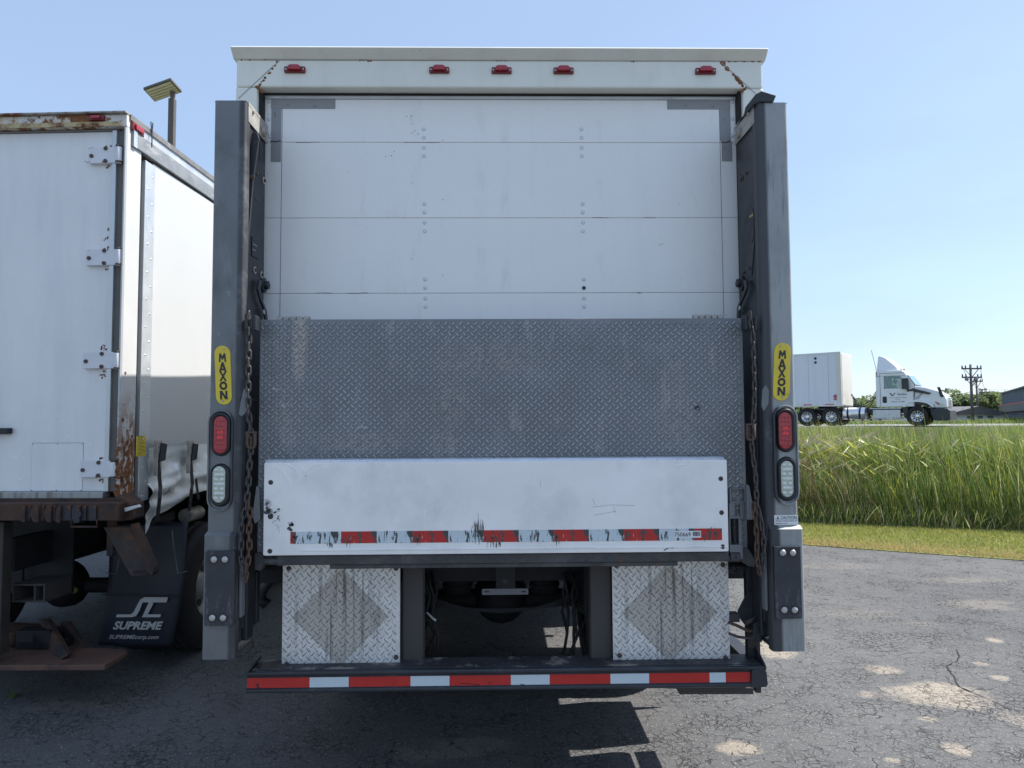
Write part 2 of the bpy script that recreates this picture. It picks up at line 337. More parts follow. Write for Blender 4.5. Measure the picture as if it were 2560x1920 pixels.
m_tyre = mat('tyre_rubber', (0.016, 0.016, 0.018), 0.75, var=0.2, vs=10, bump=0.08, bs=40, layers=[dict(c=(.06,.057,.053), s=4, a=.5, b=.8, amt=.4)])
m_rim = mat('rim_white', (0.4, 0.4, 0.4), 0.4, 0.3, var=0.05)
m_chrome = mat('polished_alloy', (0.75, 0.76, 0.78), 0.22, 0.9, var=0.05)
m_yellow = mat('badge_yellow', (0.72, 0.55, 0.04), 0.35, var=0.08, vs=8, layers=[dict(c=(.12, .09, .03), s=9, a=.62, b=.75, st=(2, 1, .5), amt=.9)])
m_ink = mat('black_ink', (0.02, 0.022, 0.03), 0.4, var=0.1)
m_rubber = mat('black_rubber', (0.014, 0.015, 0.019), 0.45, var=0.2, vs=14, bump=0.04)
m_bumppad = mat('scuffed_black_pad', (0.035, 0.038, 0.045), 0.5, var=0.3, vs=10, bump=0.08, layers=[dict(c=(.17, .18, .19), s=22, a=.56, b=.7, amt=.7, st=(1.6, 1, .5))])
m_redlens = mat('red_lens', (0.36, 0.012, 0.024), 0.2, var=0.15, vs=60, coat=0.6, bump=0.05, bs=70)
m_redlens2 = mat('red_led_centre', (0.85, 0.03, 0.04), 0.25, var=0.05, coat=0.5)
m_darkred = mat('dark_red_plastic', (0.16, 0.01, 0.015), 0.35, var=0.2, vs=30)
m_clearlens = mat('clear_lens', (0.52, 0.56, 0.50), 0.25, 0.3, var=0.15, vs=50, coat=0.8)
m_led = mat('led_cell', (0.62, 0.67, 0.60), 0.2, 0.2, var=0.1, vs=50, coat=0.8)
m_sticker = mat('sticker_white', (0.72, 0.74, 0.74), 0.45, var=0.04)
m_bolt = mat('bolt_bright', (0.48, 0.465, 0.44), 0.45, 0.4, var=0.2, vs=40, layers=[dict(c=(.3,.2,.13), s=60, a=.6, b=.7, amt=.6)])
m_boltrust = mat('bolt_rusty', (0.085, 0.065, 0.055), 0.7, 0.2, var=0.3, vs=60)
m_seal = mat('seal_black', (0.012, 0.012, 0.014), 0.7, var=0.2)
m_greytape = mat('grey_duct_tape', (0.285, 0.285, 0.29), 0.5, var=0.06, vs=5, bump=0.04, bs=30)
m_alustrip = mat('aluminium_strip', (0.58, 0.60, 0.61), 0.38, 0.5, var=0.08, vs=6, layers=[dict(c=(.3, .3, .29), s=6, a=.58, b=.75, amt=.5, st=(2, 2, .3))])
m_greyrail = mat('weathered_grey_rail', (0.24, 0.25, 0.26), 0.55, 0.3, var=0.15, vs=10, layers=[dict(c=(.42, .43, .43), s=22, a=.52, b=.7, st=(1, .2, 1), amt=.7)])
m_curtain = mat('white_curtain', (0.51, 0.515, 0.51), 0.45, var=0.02, vs=1.5, layers=[dict(c=(.6, .6, .57), s=2, a=.55, b=.85, st=(1, 3, .5), amt=.25)], wavy=(1.1, 0.006))
m_vinyl = mat('silver_vinyl', (0.80, 0.82, 0.81), 0.24, 0.15, var=0.05, vs=3, wavy=(3, .006))
m_door2 = mat('neighbour_door_paint', (0.80, 0.80, 0.79), 0.38, var=0.05, vs=1.5, layers=[dict(c=(.5, .53, .57), s=2.0, a=.45, b=.85, st=(4, 4, .4), amt=.35), dict(c=(.88, .9, .92), s=9, a=.70, b=.74, amt=.7), dict(c=(.3, .3, .3), s=30, a=.75, b=.77)], wavy=(1.6, 0.006))
m_trim = mat('brown_grey_trim', (0.20, 0.19, 0.18), 0.5, 0.3, var=0.15, vs=8, layers=[dict(c=(.42, .40, .36), s=8, a=.55, b=.7, st=(3, 1, .4), amt=.5)])
m_flap = mat('mudflap_rubber', (0.010, 0.013, 0.022), 0.5, var=0.25, vs=3, layers=[dict(c=(.05, .05, .05), s=2, a=.6, b=.8, amt=.5)], wavy=(2.5, .004))
m_print = mat('pale_print', (0.40, 0.40, 0.39), 0.55, var=0.1, vs=10)
m_strap = mat('black_strap', (0.018, 0.018, 0.02), 0.7, var=0.2)
m_polebrown = mat('pole_bronze', (0.10, 0.085, 0.07), 0.5, var=0.1)
m_lamp = mat('led_panel', (0.66, 0.63, 0.40), 0.35, var=0.1, vs=10)
m_semi = mat('semi_white', (0.76, 0.78, 0.80), 0.3, var=0.03, vs=1, coat=0.3)
m_semidark = mat('semi_dark_plastic', (0.035, 0.038, 0.045), 0.5, var=0.2, vs=3)
m_glass = mat('tinted_glass', (0.25, 0.42, 0.42), 0.08, var=0.05, alpha=0.45, spec=0.8)
m_screen = mat('windshield_glass', (0.22, 0.38, 0.42), 0.08, var=0.1, alpha=0.8, spec=0.8)
m_trailer = mat('trailer_white', (0.62, 0.66, 0.72), 0.35, var=0.04, vs=.6, layers=[dict(c=(.5, .52, .56), s=1.2, a=.5, b=.8, st=(3, 3, .3), amt=.4)])
m_trailerend = mat('trailer_end_cream', (0.62, 0.60, 0.54), 0.4, var=0.05)
m_wood = mat('pole_wood', (0.13, 0.115, 0.105), 0.85, var=0.2, vs=3, stretch=(4, 4, .4))
m_skin = mat('skin', (0.16, 0.09, 0.06), 0.5, var=0.05)
m_vest = mat('hi_vis_vest', (0.42, 0.75, 0.06), 0.6, var=0.05)
m_hair = mat('dark_hair', (0.015, 0.012, 0.01), 0.6, var=0.1)
# =================================================================== GROUND
def terr(x, y):
    # lot level, then a bank rising to the road plateau
    t = min(1, max(0, (y - 27.0)/8.0)); t = t*t*(3-2*t)
    return -0.03 + 1.41*t
gx = sorted(set([-900, -400, -200, -100, -60] + list(range(-40, 81, 4)) + [100, 140, 200, 400, 900]))
gy = sorted(set([-40, -20, -5] + [4+1.5*i for i in range(26)] + [45, 60, 90, 150, 300, 600, 1400]))
g = MB(); vs = [(x, y, terr(x, y)) for y in gy for x in gx]; nx = len(gx)
g.add(vs, [(j*nx+i, j*nx+i+1, (j+1)*nx+i+1, (j+1)*nx+i) for j in range(len(gy)-1) for i in range(nx-1)], 0, True)
m_soil = mat('meadow_soil', (0.055, 0.065, 0.025), 0.95, var=0.35, vs=0.8, bump=0.2, bs=8)
ground = g.build('ground', m_soil, kind='structure', org=(0, 0, 0))

E1 = W.Z(2010, 1362, 0); E2 = W.Z(2560, 1400, 0)      # asphalt edge
ed = (E2-E1).normalized()
def edge(x): return E1.y + (x-E1.x)*(E2.y-E1.y)/(E2.x-E1.x)
L1 = W.Z(2010, 1309, 0); L2 = W.Z(2560, 1330, 0)
def ledge(x): return L1.y + (x-L1.x)*(L2.y-L1.y)/(L2.x-L1.x)

# asphalt
def asphalt():
    m = bpy.data.materials.new('asphalt'); m.use_nodes = True; nt = m.node_tree; nt.nodes.clear(); L = nt.links.new
    out = nt.nodes.new('ShaderNodeOutputMaterial'); b = nt.nodes.new('ShaderNodeBsdfPrincipled'); L(b.outputs[0], out.inputs[0])
    tc = nt.nodes.new('ShaderNodeTexCoord'); co = tc.outputs['Object']
    def noise(s, d=4, ro=.6, src=co, st=None):
        n = nt.nodes.new('ShaderNodeTexNoise'); n.inputs['Scale'].default_value = s; n.inputs['Detail'].default_value = d; n.inputs['Roughness'].default_value = ro
        if st:
            mp = nt.nodes.new('ShaderNodeMapping'); mp.inputs['Scale'].default_value = st; L(src, mp.inputs[0]); src = mp.outputs[0]
        L(src, n.inputs['Vector']); return n
    def rng(s, a, c, lo=0., hi=1.):
        r = nt.nodes.new('ShaderNodeMapRange'); r.inputs[1].default_value = a; r.inputs[2].default_value = c; r.inputs[3].default_value = lo; r.inputs[4].default_value = hi; L(s, r.inputs[0]); return r.outputs[0]
    def mth(op, a, c):
        n = nt.nodes.new('ShaderNodeMath'); n.operation = op
        for i, v in enumerate((a, c)):
            if isinstance(v, (int, float)): n.inputs[i].default_value = v
            else: L(v, n.inputs[i])
        return n.outputs[0]
    def mix(f, a, c):
        q = nt.nodes.new('ShaderNodeMix'); q.data_type = 'RGBA'
        if isinstance(f, float): q.inputs[0].default_value = f
        else: L(f, q.inputs[0])
        for i, v in ((6, a), (7, c)):
            if isinstance(v, tuple): q.inputs[i].default_value = (*v, 1)
            else: L(v, q.inputs[i])
        return q.outputs[2]
    big = noise(0.55, 5).outputs['Fac']; fine = noise(140, 3, .7).outputs['Fac']; mid = noise(9, 5, .65).outputs['Fac']; spk = noise(75, 2, .5).outputs['Fac']
    # distorted cell cracks at two sizes
    dn = noise(5, 4, .7); ds = nt.nodes.new('ShaderNodeVectorMath'); ds.operation = 'SCALE'; ds.inputs['Scale'].default_value = 0.16; L(dn.outputs['Color'], ds.inputs[0])
    av = nt.nodes.new('ShaderNodeVectorMath'); av.operation = 'ADD'; L(co, av.inputs[0]); L(ds.outputs[0], av.inputs[1])
    def crack(sc, w, st):
        mp = nt.nodes.new('ShaderNodeMapping'); mp.inputs['Scale'].default_value = st; L(av.outputs[0], mp.inputs[0])
        v = nt.nodes.new('ShaderNodeTexVoronoi'); v.feature = 'DISTANCE_TO_EDGE'; v.inputs['Scale'].default_value = sc; L(mp.outputs[0], v.inputs['Vector'])
        return rng(v.outputs['Distance'], w, 0.0)
    c1 = mth('MULTIPLY', crack(9, .06, (1, 1.35, 1)), rng(mid, .42, .62)); c2 = mth('MULTIPLY', crack(19, .085, (1, 1.2, 1)), rng(noise(2.2, 4).outputs['Fac'], .45, .6))
    cr = mth('MAXIMUM', c1, c2)
    base = mix(rng(big, .35, .65), (0.088, 0.088, 0.090), (0.124, 0.123, 0.122))
    base = mix(mth('MULTIPLY', rng(mid, .35, .75), .55), base, (0.145, 0.14, 0.135))
    # pale worn aggregate and sand stains at their real places
    sp = nt.nodes.new('ShaderNodeSeparateXYZ'); L(co, sp.inputs[0])
    wob = rng(noise(5, 7, .75).outputs['Fac'], .25, .75, -.85, .85)
    tot = None
    for (px, py, rx, ry, am) in [(2357, 1738, 128, 27, 1), (2318, 1797, 26, 7, .8), (2205, 1673, 45, 12, .8), (2487, 1600, 24, 6, .9), (2395, 1872, 42, 14, .9), (1851, 1872, 56, 19, .95),
                                 (1930, 1622, 60, 22, .85), (2450, 1511, 110, 12, .32), (2150, 1535, 110, 12, .16), (2080, 1415, 120, 8, .2), (2400, 1450, 130, 7, .25), (2555, 1800, 60, 20, .45), (2170, 1737, 30, 8, .7),
                                 (2500, 1695, 25, 6, .8), (1100, 1880, 110, 26, .35), (1180, 1860, 130, 20, .3), (160, 1765, 110, 12, .3), (2450, 1660, 20, 5, .8), (2230, 1900, 20, 6, .8), (2290, 1560, 50, 5, .25)]:
        p = W.Z(px, py, 0); q = W.Z(px+rx, py, 0); u = W.Z(px, py-ry, 0)
        dx = mth('POWER', mth('DIVIDE', mth('SUBTRACT', sp.outputs[0], p.x), (q-p).length), 2.0)
        dy = mth('POWER', mth('DIVIDE', mth('SUBTRACT', sp.outputs[1], p.y), (u-p).length), 2.0)
        k = rng(mth('ADD', mth('ADD', dx, dy), wob), 1.15, .35, 0, am)
        tot = k if tot is None else mth('MAXIMUM', tot, k)
    sand = mth('MULTIPLY', tot, rng(spk, .30, .52, .35, 1))
    base = mix(sand, base, (0.34, 0.29, 0.23))
    base = mix(rng(fine, .48, .72, 0, .42), base, (0.030, 0.032, 0.036))
    base = mix(mth('MULTIPLY', rng(spk, .61, .68), .6), base, (0.34, 0.32, 0.30))
    base = mix(mth('MULTIPLY', cr, .95), base, (0.012, 0.012, 0.014))
    L(base, b.inputs['Base Color']); b.inputs['Roughness'].default_value = 0.82; b.inputs['Specular IOR Level'].default_value = 0.35
    h = mth('SUBTRACT', mth('ADD', mth('MULTIPLY', fine, .5), mth('MULTIPLY', noise(45, 4, .65).outputs['Fac'], .9)), mth('MULTIPLY', cr, 1.1))
    bp = nt.nodes.new('ShaderNodeBump'); bp.inputs['Strength'].default_value = 0.9; bp.inputs['Distance'].default_value = 0.006; L(h, bp.inputs['Height']); L(bp.outputs[0], b.inputs['Normal'])
    return m
m_asph = asphalt()
a = MB(); n = 60; top = []
for i in range(n+1):
    x = -45 + 75*i/n
    top.append((x, edge(x) + 0.07*math.sin(x*2.3) + random.uniform(-.05, .05), 0))
a.add([(-45, -25, 0)] + [(30, -25, 0)] + top[::-1], [tuple(range(n+3))])
lot = a.build('asphalt_lot', m_asph, kind='structure', org=(0, 0, 0))

# the long crack running to the sandy patch, a thin flat dark strip
m_crack = mat('crack_dark', (0.012, 0.012, 0.013), 0.95, var=.2)
cp = [(2391, 1621), (2397, 1640), (2391, 1652), (2367, 1665), (2371, 1674), (2381, 1687), (2395, 1714), (2425, 1728), (2460, 1742), (2477, 1750)]
pts = []
for i in range(len(cp)-1):
    for t in (0, .33, .66):
        pts.append(W.Z(cp[i][0]*(1-t)+cp[i+1][0]*t + random.uniform(-3, 3), cp[i][1]*(1-t)+cp[i+1][1]*t+random.uniform(-1, 1), 0.004))
c = MB(); vv = []
for i, p in enumerate(pts):
    w = .006*(0.3+1.0*math.sin(math.pi*(i+.3)/len(pts)))*random.uniform(.4, 1.6)
    vv += [p+Vector((-w, 0, 0)), p+Vector((w, .0, 0))]
c.add(vv, [(2*i, 2*i+1, 2*i+3, 2*i+2) for i in range(len(pts)-1)])
for br_ in ([(2367, 1665), (2352, 1662), (2335, 1668)], [(2425, 1728), (2440, 1722), (2470, 1724), (2500, 1716)], [(2477, 1750), (2500, 1760), (2540, 1778)], [(2371, 1674), (2366, 1690), (2372, 1700), (2385, 1712)]):
    vv = []
    for i in range(len(br_)-1):
        for t in (0, .25, .5, .75):
            p = W.Z(br_[i][0]*(1-t)+br_[i+1][0]*t+random.uniform(-3, 3), br_[i][1]*(1-t)+br_[i+1][1]*t+random.uniform(-1.2, 1.2), .004); w = random.uniform(.0012, .0035); vv += [p+Vector((-w, -w, 0)), p+Vector((w, w, 0))]
    c.add(vv, [(2*i, 2*i+1, 2*i+3, 2*i+2) for i in range(len(vv)//2-1)])
c.build('asphalt_crack', m_crack, kind='structure')

# =================================================================== BOX TRUCK (near)
YD, YH, YC, YP, YF, YB = 3.31, 3.24, 2.98, 3.06, 2.99, 3.07
TO = Vector((0, 3.24, 0))
T = thing('box_truck', 'white box truck seen from behind, grey steel lift gate folded up against its roll-up door', 'truck', TO)
hx0, hx1, _, _ = W.rect(590, 150, 1907, 150, YH)
x0, x1 = hx0, hx1
zt = W.Y(1248, 127, YH).z; zhb = W.Y(1248, 219, YH).z
pl0 = W.Y(643, 217, YH).x; pr0 = W.Y(1857, 217, YH).x
print('box', x0, x1, 'top', zt, 'hb', zhb, 'posts', pl0, pr0)
ZF = 1.16
# body shell
b = MB(); b.box(x0+.01, x0+.05, YH+.02, 10.4, ZF, zt-.03); b.build('side_wall', m_white, T)
b = MB(); b.box(x1-.05, x1-.01, YH+.02, 10.4, ZF, zt-.03); b.build('side_wall', m_white, T)
b = MB(); b.box(x0+.01, x1-.01, YH+.03, 10.4, zt-.05, zt-.01); b.build('roof', m_white, T)
b = MB(); b.box(x0+.05, x1-.05, YH+.10, 10.38, ZF-.06, ZF+.04); b.build('box_floor', m_under, T)
b = MB(); b.box(x0+.05, x1-.05, 10.35, 10.4, ZF+.04, zt-.05); b.build('front_wall', m_white, T)
# rear frame
b = MB(); b.box(x0+.002, x1-.002, YH, YH+.10, zhb, zt-.045); hd = b.build('header', m_header, T, bevel=.008)
lip = MB(); ztop = W.Y(1248, 124, YH-.02).z; zl = W.Y(1248, 151, YH).z
lip.prism([(x0-.012, YH-.035, ztop+.004), (x0-.012, YH-.045, ztop-.004), (x0-.012, YH-.002, zl), (x0-.012, YH+.10, zl), (x0-.012, YH+.10, ztop+.004)], (x1-x0+.024, 0, 0))
lo = lip.build('roof_lip', m_header, hd, bevel=.004)
b = MB(); b.box(x0, pl0, YH, YH+.09, ZF-.12, zhb-.001); b.build('rear_post', m_header, T, bevel=.008)
b = MB(); b.box(pr0, x1, YH, YH+.09, ZF-.12, zhb-.001); b.build('rear_post', m_header, T, bevel=.008)
m_rustscab = mat('weld_rust', RUST, .85, var=.4, vs=30, bump=.1, layers=[dict(c=RUST2, s=60, a=.5, b=.6)])
m_weld = mat('weld_seam_grey', (.38, .38, .36), .7, var=.1)
w = MB()
for (pa, pb, nn, r) in [((697, 150), (647, 216), 14, .006), ((1803, 155), (1862, 218), 26, .010), ((643, 217), (657, 232), 7, .009), ((1866, 217), (1850, 232), 6, .008), ((599, 150), (690, 149), 12, .005), ((1810, 154), (1905, 154), 12, .005),
                        ((900, 149.5), (930, 150.5), 7, .007), ((1240, 150.5), (1270, 151), 7, .007), ((1575, 153), (1600, 153), 5, .004)]:
    for i in range(nn):
        t = random.random() if nn > 7 else i/nn
        p = W.Y(pa[0]*(1-t)+pb[0]*t+random.uniform(-2, 2), pa[1]*(1-t)+pb[1]*t+random.uniform(-1, 1), YH-.0005)
        w.dome(p, (0, -1, 0), r*random.uniform(.4, 1.2), .0015, 7, rings=2)
for t in range(9):
    p = W.Y(600+t*9+random.uniform(-3, 3), 148, YH-.002)
w.build('weld_rust', m_rustscab, hd, kind='stuff')
w = MB()
w.tube([W.Y(698, 152, YH-.0005), W.Y(596, 246, YH-.0005)], .0022, 5); w.tube([W.Y(1803, 156, YH-.0005), W.Y(1889, 234, YH-.0005)], .0022, 5)
w.tube([W.Y(x, 151.5+(.002*(x-1248)), YH-.0005) for x in range(610, 1900, 160)], .0018, 5)
w.build('weld_seam', m_weld, hd, kind='stuff')
# marker lights
for (a0, b0, c0, d0) in [(710.5, 164, 762.6, 181), (1073, 165, 1123, 182), (1229, 166, 1279, 183), (1384, 166.6, 1434, 183.6), (1739, 167.7, 1790, 184.6)]:
    X0, X1, Z0, Z1 = W.rect(a0, b0, c0, d0, YH-.01)
    b = MB(); b.prism(rrect(X0, X1, Z0, Z1-.004, YH, .004), (0, -.012, 0)); ml = b.build('marker_light', m_darkred, T, bevel=.002)
    b = MB(); xm = (X0+X1)/2; hw = (X1-X0)*.31
    b.prism([(xm-hw, YH-.012, Z0+.009), (xm-hw, YH-.012, Z1-.007), (xm-hw*.6, YH-.012, Z1), (xm+hw*.6, YH-.012, Z1), (xm+hw, YH-.012, Z1-.007), (xm+hw, YH-.012, Z0+.009)], (0, -.014, 0)); b.build('lens', m_redlens, ml, bevel=.003)
    for s in (-1, 1):
        b = MB(); b.dome((xm+s*(X1-X0)*.41, YH-.012, (Z0+Z1)/2-.001), (0, -1, 0), .0055, .004, 8); b.build('screw', m_bolt, ml)
# roll-up door: panels
door_x0 = W.Y(657, 500, YD).x; door_x1 = W.Y(1846, 500, YD).x
zs = [W.Y(1250, 249, YD).z, W.Y(1250, 356, YD).z, W.Y(1250, 544.5, YD).z, W.Y(1250, 732.5, YD).z, W.Y(1250, 920, YD).z, 1.2]
D = []
for i in range(5):
    b = MB(); b.box(door_x0, door_x1, YD, YD+.03, zs[i+1]+.0008, zs[i]-.0008); D.append(b.build('door_panel', m_door, T, bevel=.0015, seg=1))
b = MB(); b.box(door_x0+.01, door_x1-.01, YD+.031, YD+.05, 1.2, zs[0]+.05); b.build('door_back', m_seal, T)
b = MB(); zz = W.Y(1250, 240, YD).z; b.box(door_x0+.005, door_x1-.005, YD-.006, YD+.03, zs[0], zz); tst = b.build('door_top_strip', m_alustrip, T, bevel=.001)
b = MB(); b.box(pl0+.001, pr0-.001, YD-.010, YD-.0065, zhb-.011, zhb-.0005); b.build('top_seal', m_seal, T)
b = MB(); b.box(pl0+.001, door_x0+.006, YD-.045, YD+.03, 1.1, zhb-.004); b.build('side_seal', m_seal, T)
b = MB(); b.box(door_x1-.006, pr0-.001, YD-.045, YD+.03, 1.1, zhb-.004); b.build('side_seal', m_seal, T)
# vertical strips' lines at door sides
m_gap = mat('door_joint', (.10, .11, .12), .8, var=.1)
for px in ((704, 702), (1797, 1810)):
    b = MB()
    xa = W.Y(px[0], 260, YD).x; xb = W.Y(px[1], 780, YD).x; xm = (xa+xb)/2
    b.box(xm-.0011, xm+.0011, YD-.0008, YD+.002, 1.2, zs[0]-.001); b.build('side_trim_joint', m_gap, T)
# rivets
rv = MB(); rv.dome((0, 0, 0), (0, -1, 0), .0085, .0022, 14, rings=2); rv.add([(math.cos(t*math.pi/7)*.0092, -.0003, math.sin(t*math.pi/7)*.0092) for t in range(14)], [tuple(range(14))], 1)
ys = [323.5, 344.4, 369.5, 390, 510, 531, 556.6, 578.3, 698.5, 719.8, 746.3, 767]
src = None; m_rivet = mat('rivet_paint', (.68, .72, .77), .3, var=.05)
m_rivet_ring = mat('rivet_ring', (.28, .30, .33), .6, var=.1)
for col, (xa, xb) in enumerate(((1059.3, 1063.5), (1453.5, 1460.5))):
    for k, y in enumerate(ys):
        x = xa + (xb-xa)*(y-323)/(767-323); p = W.Y(x, y, YD-.0005)
        pan = D[0 if k < 2 else 1 if k < 4+2 else 2 if k < 10 else 3]
        if col == 1 and k == 9:
            b = MB(); b.tube([p+Vector((0, -.0012, 0)), p+Vector((0, .004, 0))], .0095, 14); b.build('missing_rivet_hole', m_ink, pan); continue
        if src is None: src = rv.build('rivet', [m_rivet, m_rivet_ring], pan, org=(0, 0, 0)); src.location = p - ORG[pan.name]; ORG[src.name] = p
        else: inst(src, pan, p)
for (x, y) in [(672, 254.5), (672, 298), (674, 341), (1831, 255), (1831, 298), (1830, 340)]:
    inst(src, D[0], W.Y(x, y, YD-.0005))
m_gouge0 = mat('joint_dirt', (.13, .11, .09), .8, var=.3, vs=60)
# duct tape strips
for (a0, b0, c0, d0, q) in [(678, 247.6, 838.5, 272.3, 0), (678, 272.8, 703, 404.7, 0), (1667.5, 248.4, 1825.4, 273.6, 0), (1800, 274, 1826, 352, 0), (1804, 353, 1830, 403.4, 0)]:
    X0, X1, Z0, Z1 = W.rect(a0, b0, c0, d0, YD)
    b = MB(); nz = 8; vs = []
    horiz = (X1-X0) > (Z1-Z0)
    b.box(X0, X1, YD-.0018, YD-.0006, Z0, Z1); b.build('tape_strip', m_greytape, D[0])
m = MB()
for (x, y, v) in [(720, 262.5, 0), (788, 265.5, 0), (687, 283, 1), (688, 290, 1), (1714, 264, 0), (1782, 266, 0), (1810, 300, 1), (1812, 370, 1), (1843, 320, 1)]:
    c_ = W.Y(x, y, YD-.002); m.box(c_.x-(.001 if v else .007), c_.x+(.001 if v else .007), YD-.0026, YD-.0019, c_.z-(.007 if v else .001), c_.z+(.007 if v else .001))
m.tube([W.Y(676, 353, YD-.0025), W.Y(690, 354, YD-.003), W.Y(702, 351, YD-.0025)], .002, 5); m.tube([W.Y(1803, 355, YD-.0025), W.Y(1815, 356, YD-.003), W.Y(1826, 352, YD-.0025)], .002, 5)
m.build('tape_staple', m_ink, D[0], kind='stuff')
m = MB(); rs_ = random.Random(77)
for (x, y, n_, s_) in [(1025, 297, 9, 10), (1037, 332, 7, 5), (975, 390, 6, 7), (1330, 485, 2, 3), (1650, 612, 3, 3), (1597, 732, 3, 2), (870, 432, 1, 2), (1694, 425, 1, 2)]:
    for k in range(n_): m.disc(W.Y(x+rs_.gauss(0, s_), y+rs_.gauss(0, s_*.7), YD-.0001), (0, -1, 0), rs_.uniform(.0010, .0026), .0006, 6)
m.build('door_speck', m_ink, D[0], kind='stuff')
m = MB()
for (y, a_, b_) in [(356, 1010, 1100), (356, 740, 800), (544, 1610, 1640), (544, 1480, 1520), (732, 790, 830), (732, 870, 920), (732, 1590, 1605)]:
    m.tube([W.Y(a_+(b_-a_)*t, y+random.uniform(-.6, .9), YD-.0004) for t in (0, .25, .5, .75, 1)], .0009, 4)
m.build('joint_grime', m_gouge0, D[1], kind='stuff')

# ---------------------------------------------------------------- lift gate columns
def column(sx):
    """sx=-1 left, +1 right (outer side)"""
    if sx < 0:
        xo, xi = W.Y(540, 251, YC).x, W.Y(616.4, 251, YC).x; ztp = W.Y(578, 251, YC).z; pm = m_steel
        xo = (xo + W.Y(515, 1200, YC).x)/2; zstep = W.Y(550, 1338, YC).z; zbot = W.Y(540, 1645, YC).z
    else:
        xo, xi = W.Y(1963, 257, YC).x, W.Y(1889, 257, YC).x; ztp = W.Y(1925, 256, YC).z; pm = m_steel2
        xo = (xo + W.Y(1994, 1000, YC).x)/2; zstep = W.Y(1965, 1322, YC).z; zbot = W.Y(1970, 1625, YC).z
    print('column', sx, xo, xi, ztp, zstep, zbot)
    s = 1 if sx < 0 else -1                       # direction from outer to inner
    t = .008; r = .014
    # front plate + outer wall as one bent channel profile, extruded in z
    def prof(xo, xi, yf, yb):
        out = []
        for i in range(5):
            a = R(90*i/4); out.append((xo + s*(r - r*math.cos(a)), yf + r - r*math.sin(a)))
        for i in range(5):
            a = R(90*i/4); out.append((xi - s*(r - r*math.sin(a)), yf + r - r*math.cos(a)))
        out += [(xi, yf+.045), (xi-s*t, yf+.045)]
        for i in range(3): 
            a = R(90*i/2); out.append((xi - s*(t + (r-t) - (r-t)*math.cos(a)), yf + r - (r-t)*math.sin(a)))
        out += [(xo+s*r, yf+t), (xo+s*t, yf+r), (xo+s*t, yb), (xo, yb)]
        return out
    pr = prof(xo, xi, YC, YC+.27)
    m = MB(); m.prism([(p[0], p[1], zstep-.05) for p in pr], (0, 0, ztp-zstep+.05), smooth=False)
    col = m.build('gate_column', pm, T)
    for p in col.data.polygons: pass
    # inner slotted runner plate (face seen from the middle)
    xf = xi - s*.004
    m = MB(); zr = W.X(640, 300, xi).z if sx < 0 else ztp-.02
    m.box(xi-s*.006, xi-s*.10, YC+.062, YC+.27, zbot+.10, ztp-.015)
    run = m.build('gate_runner', m_inner, T, bevel=.004)
    m = MB(); m.box(xo+s*t+s*.001, xi-s*.012, YC+.02, YC+.06, zbot+.05, ztp-.02); m.build('inner_channel', m_black, col)
    # top cap strap
    m = MB()
    m.box(xi-s*.03, xi+s*.004, YC+.02, YC+.275, ztp-.012, ztp+.004)
    m.box(xi-s*.003, xi+s*.003, YC+.022, YC+.272, ztp-.085, ztp-.012)
    cap = m.build('top_cap', m_cap, col, bevel=.002)
    m = MB(); m.disc((xi, YC+.20, ztp-.055), (s, 0, 0), .024, .02, 18); m.disc((xi+s*.02, YC+.20, ztp-.055), (s, 0, 0), .014, .006, 8); m.build('cap_bolt', m_cap, col, bevel=.001)
    m = MB(); m.disc((xi, YC+.07, ztp-.02), (s, 0, 0), .009, .012, 8); m.build('cap_bolt', m_cap, col)
    m = MB(); m.box(xo+s*.002, xi-s*.002, YC+.004, YC+.26, ztp-.006, ztp+.001); m.build('top_plate', m_steel, col)
    # lower sleeve
    if sx < 0: so_, si = W.Y(508.5, 1338, YC-.02).x, W.Y(590, 1338, YC-.02).x
    else: so_, si = W.Y(2009, 1326, YC-.02).x, W.Y(1925, 1326, YC-.02).x
    pr = prof(so_, si, YC-.02, YC+.24)
    m = MB(); m.prism([(p[0], p[1], zbot) for p in pr], (0, 0, zstep-zbot)); sl = m.build('lower_sleeve', pm, T)
    m = MB(); m.prism([(so_+s*.001, YC-.018, zstep), (si-s*.001, YC-.018, zstep), (si-s*.003, YC+.001, zstep+.016), (so_+s*.006, YC+.001, zstep+.016)], (0, .02, 0)); m.build('sleeve_weld', pm, sl, bevel=.002)
    m = MB(); m.box(so_+s*.01, si-s*.009, YC-.012, YC+.20, zbot+.004, zbot+.010); m.build('sleeve_foot', pm, sl)
    # side gusset plate beside the sleeve
    m = MB(); m.box(si+s*.001, si+s*.014, YC+.015, YC+.06, zbot+.16, zstep-.11); m.build('side_gusset', m_steel, sl, bevel=.004)
    # scuffed pad with through bolts
    if sx < 0: px = (513, 1377, 586, 1564); bl = [(534.7, 1398.8), (562, 1398.8), (530.4, 1545), (557.3, 1545)]
    else: px = (1937, 1366, 2003, 1546); bl = [(1957.4, 1382), (1982.4, 1382), (1961, 1525), (1987, 1525)]
    X0, X1, Z0, Z1 = W.rect(*px, YC-.035)
    m = MB(); ps = rrect(X0, X1, Z0, Z1, YC-.0205, .006)
    ps = [(p[0]+random.uniform(-.0015, .0015), p[1], p[2]+random.uniform(-.002, .002)) for p in ps]
    m.prism(ps, (0, -.018, 0)); pad = m.build('bumper_pad', m_bumppad, T, bevel=.004)
    for (bx, by) in bl:
        p = W.Y(bx, by, YC-.039)
        m = MB(); m.disc(p+Vector((0, .0015, 0)), (0, -1, 0), .0205, .0022, 18); ho = m.build('bolt_hole', m_ink, pad)
        m = MB(); m.dome(p+Vector((0, -.001, 0)), (0, -1, 0), .0135, .006, 14); m.build('bolt', m_bolt, pad)
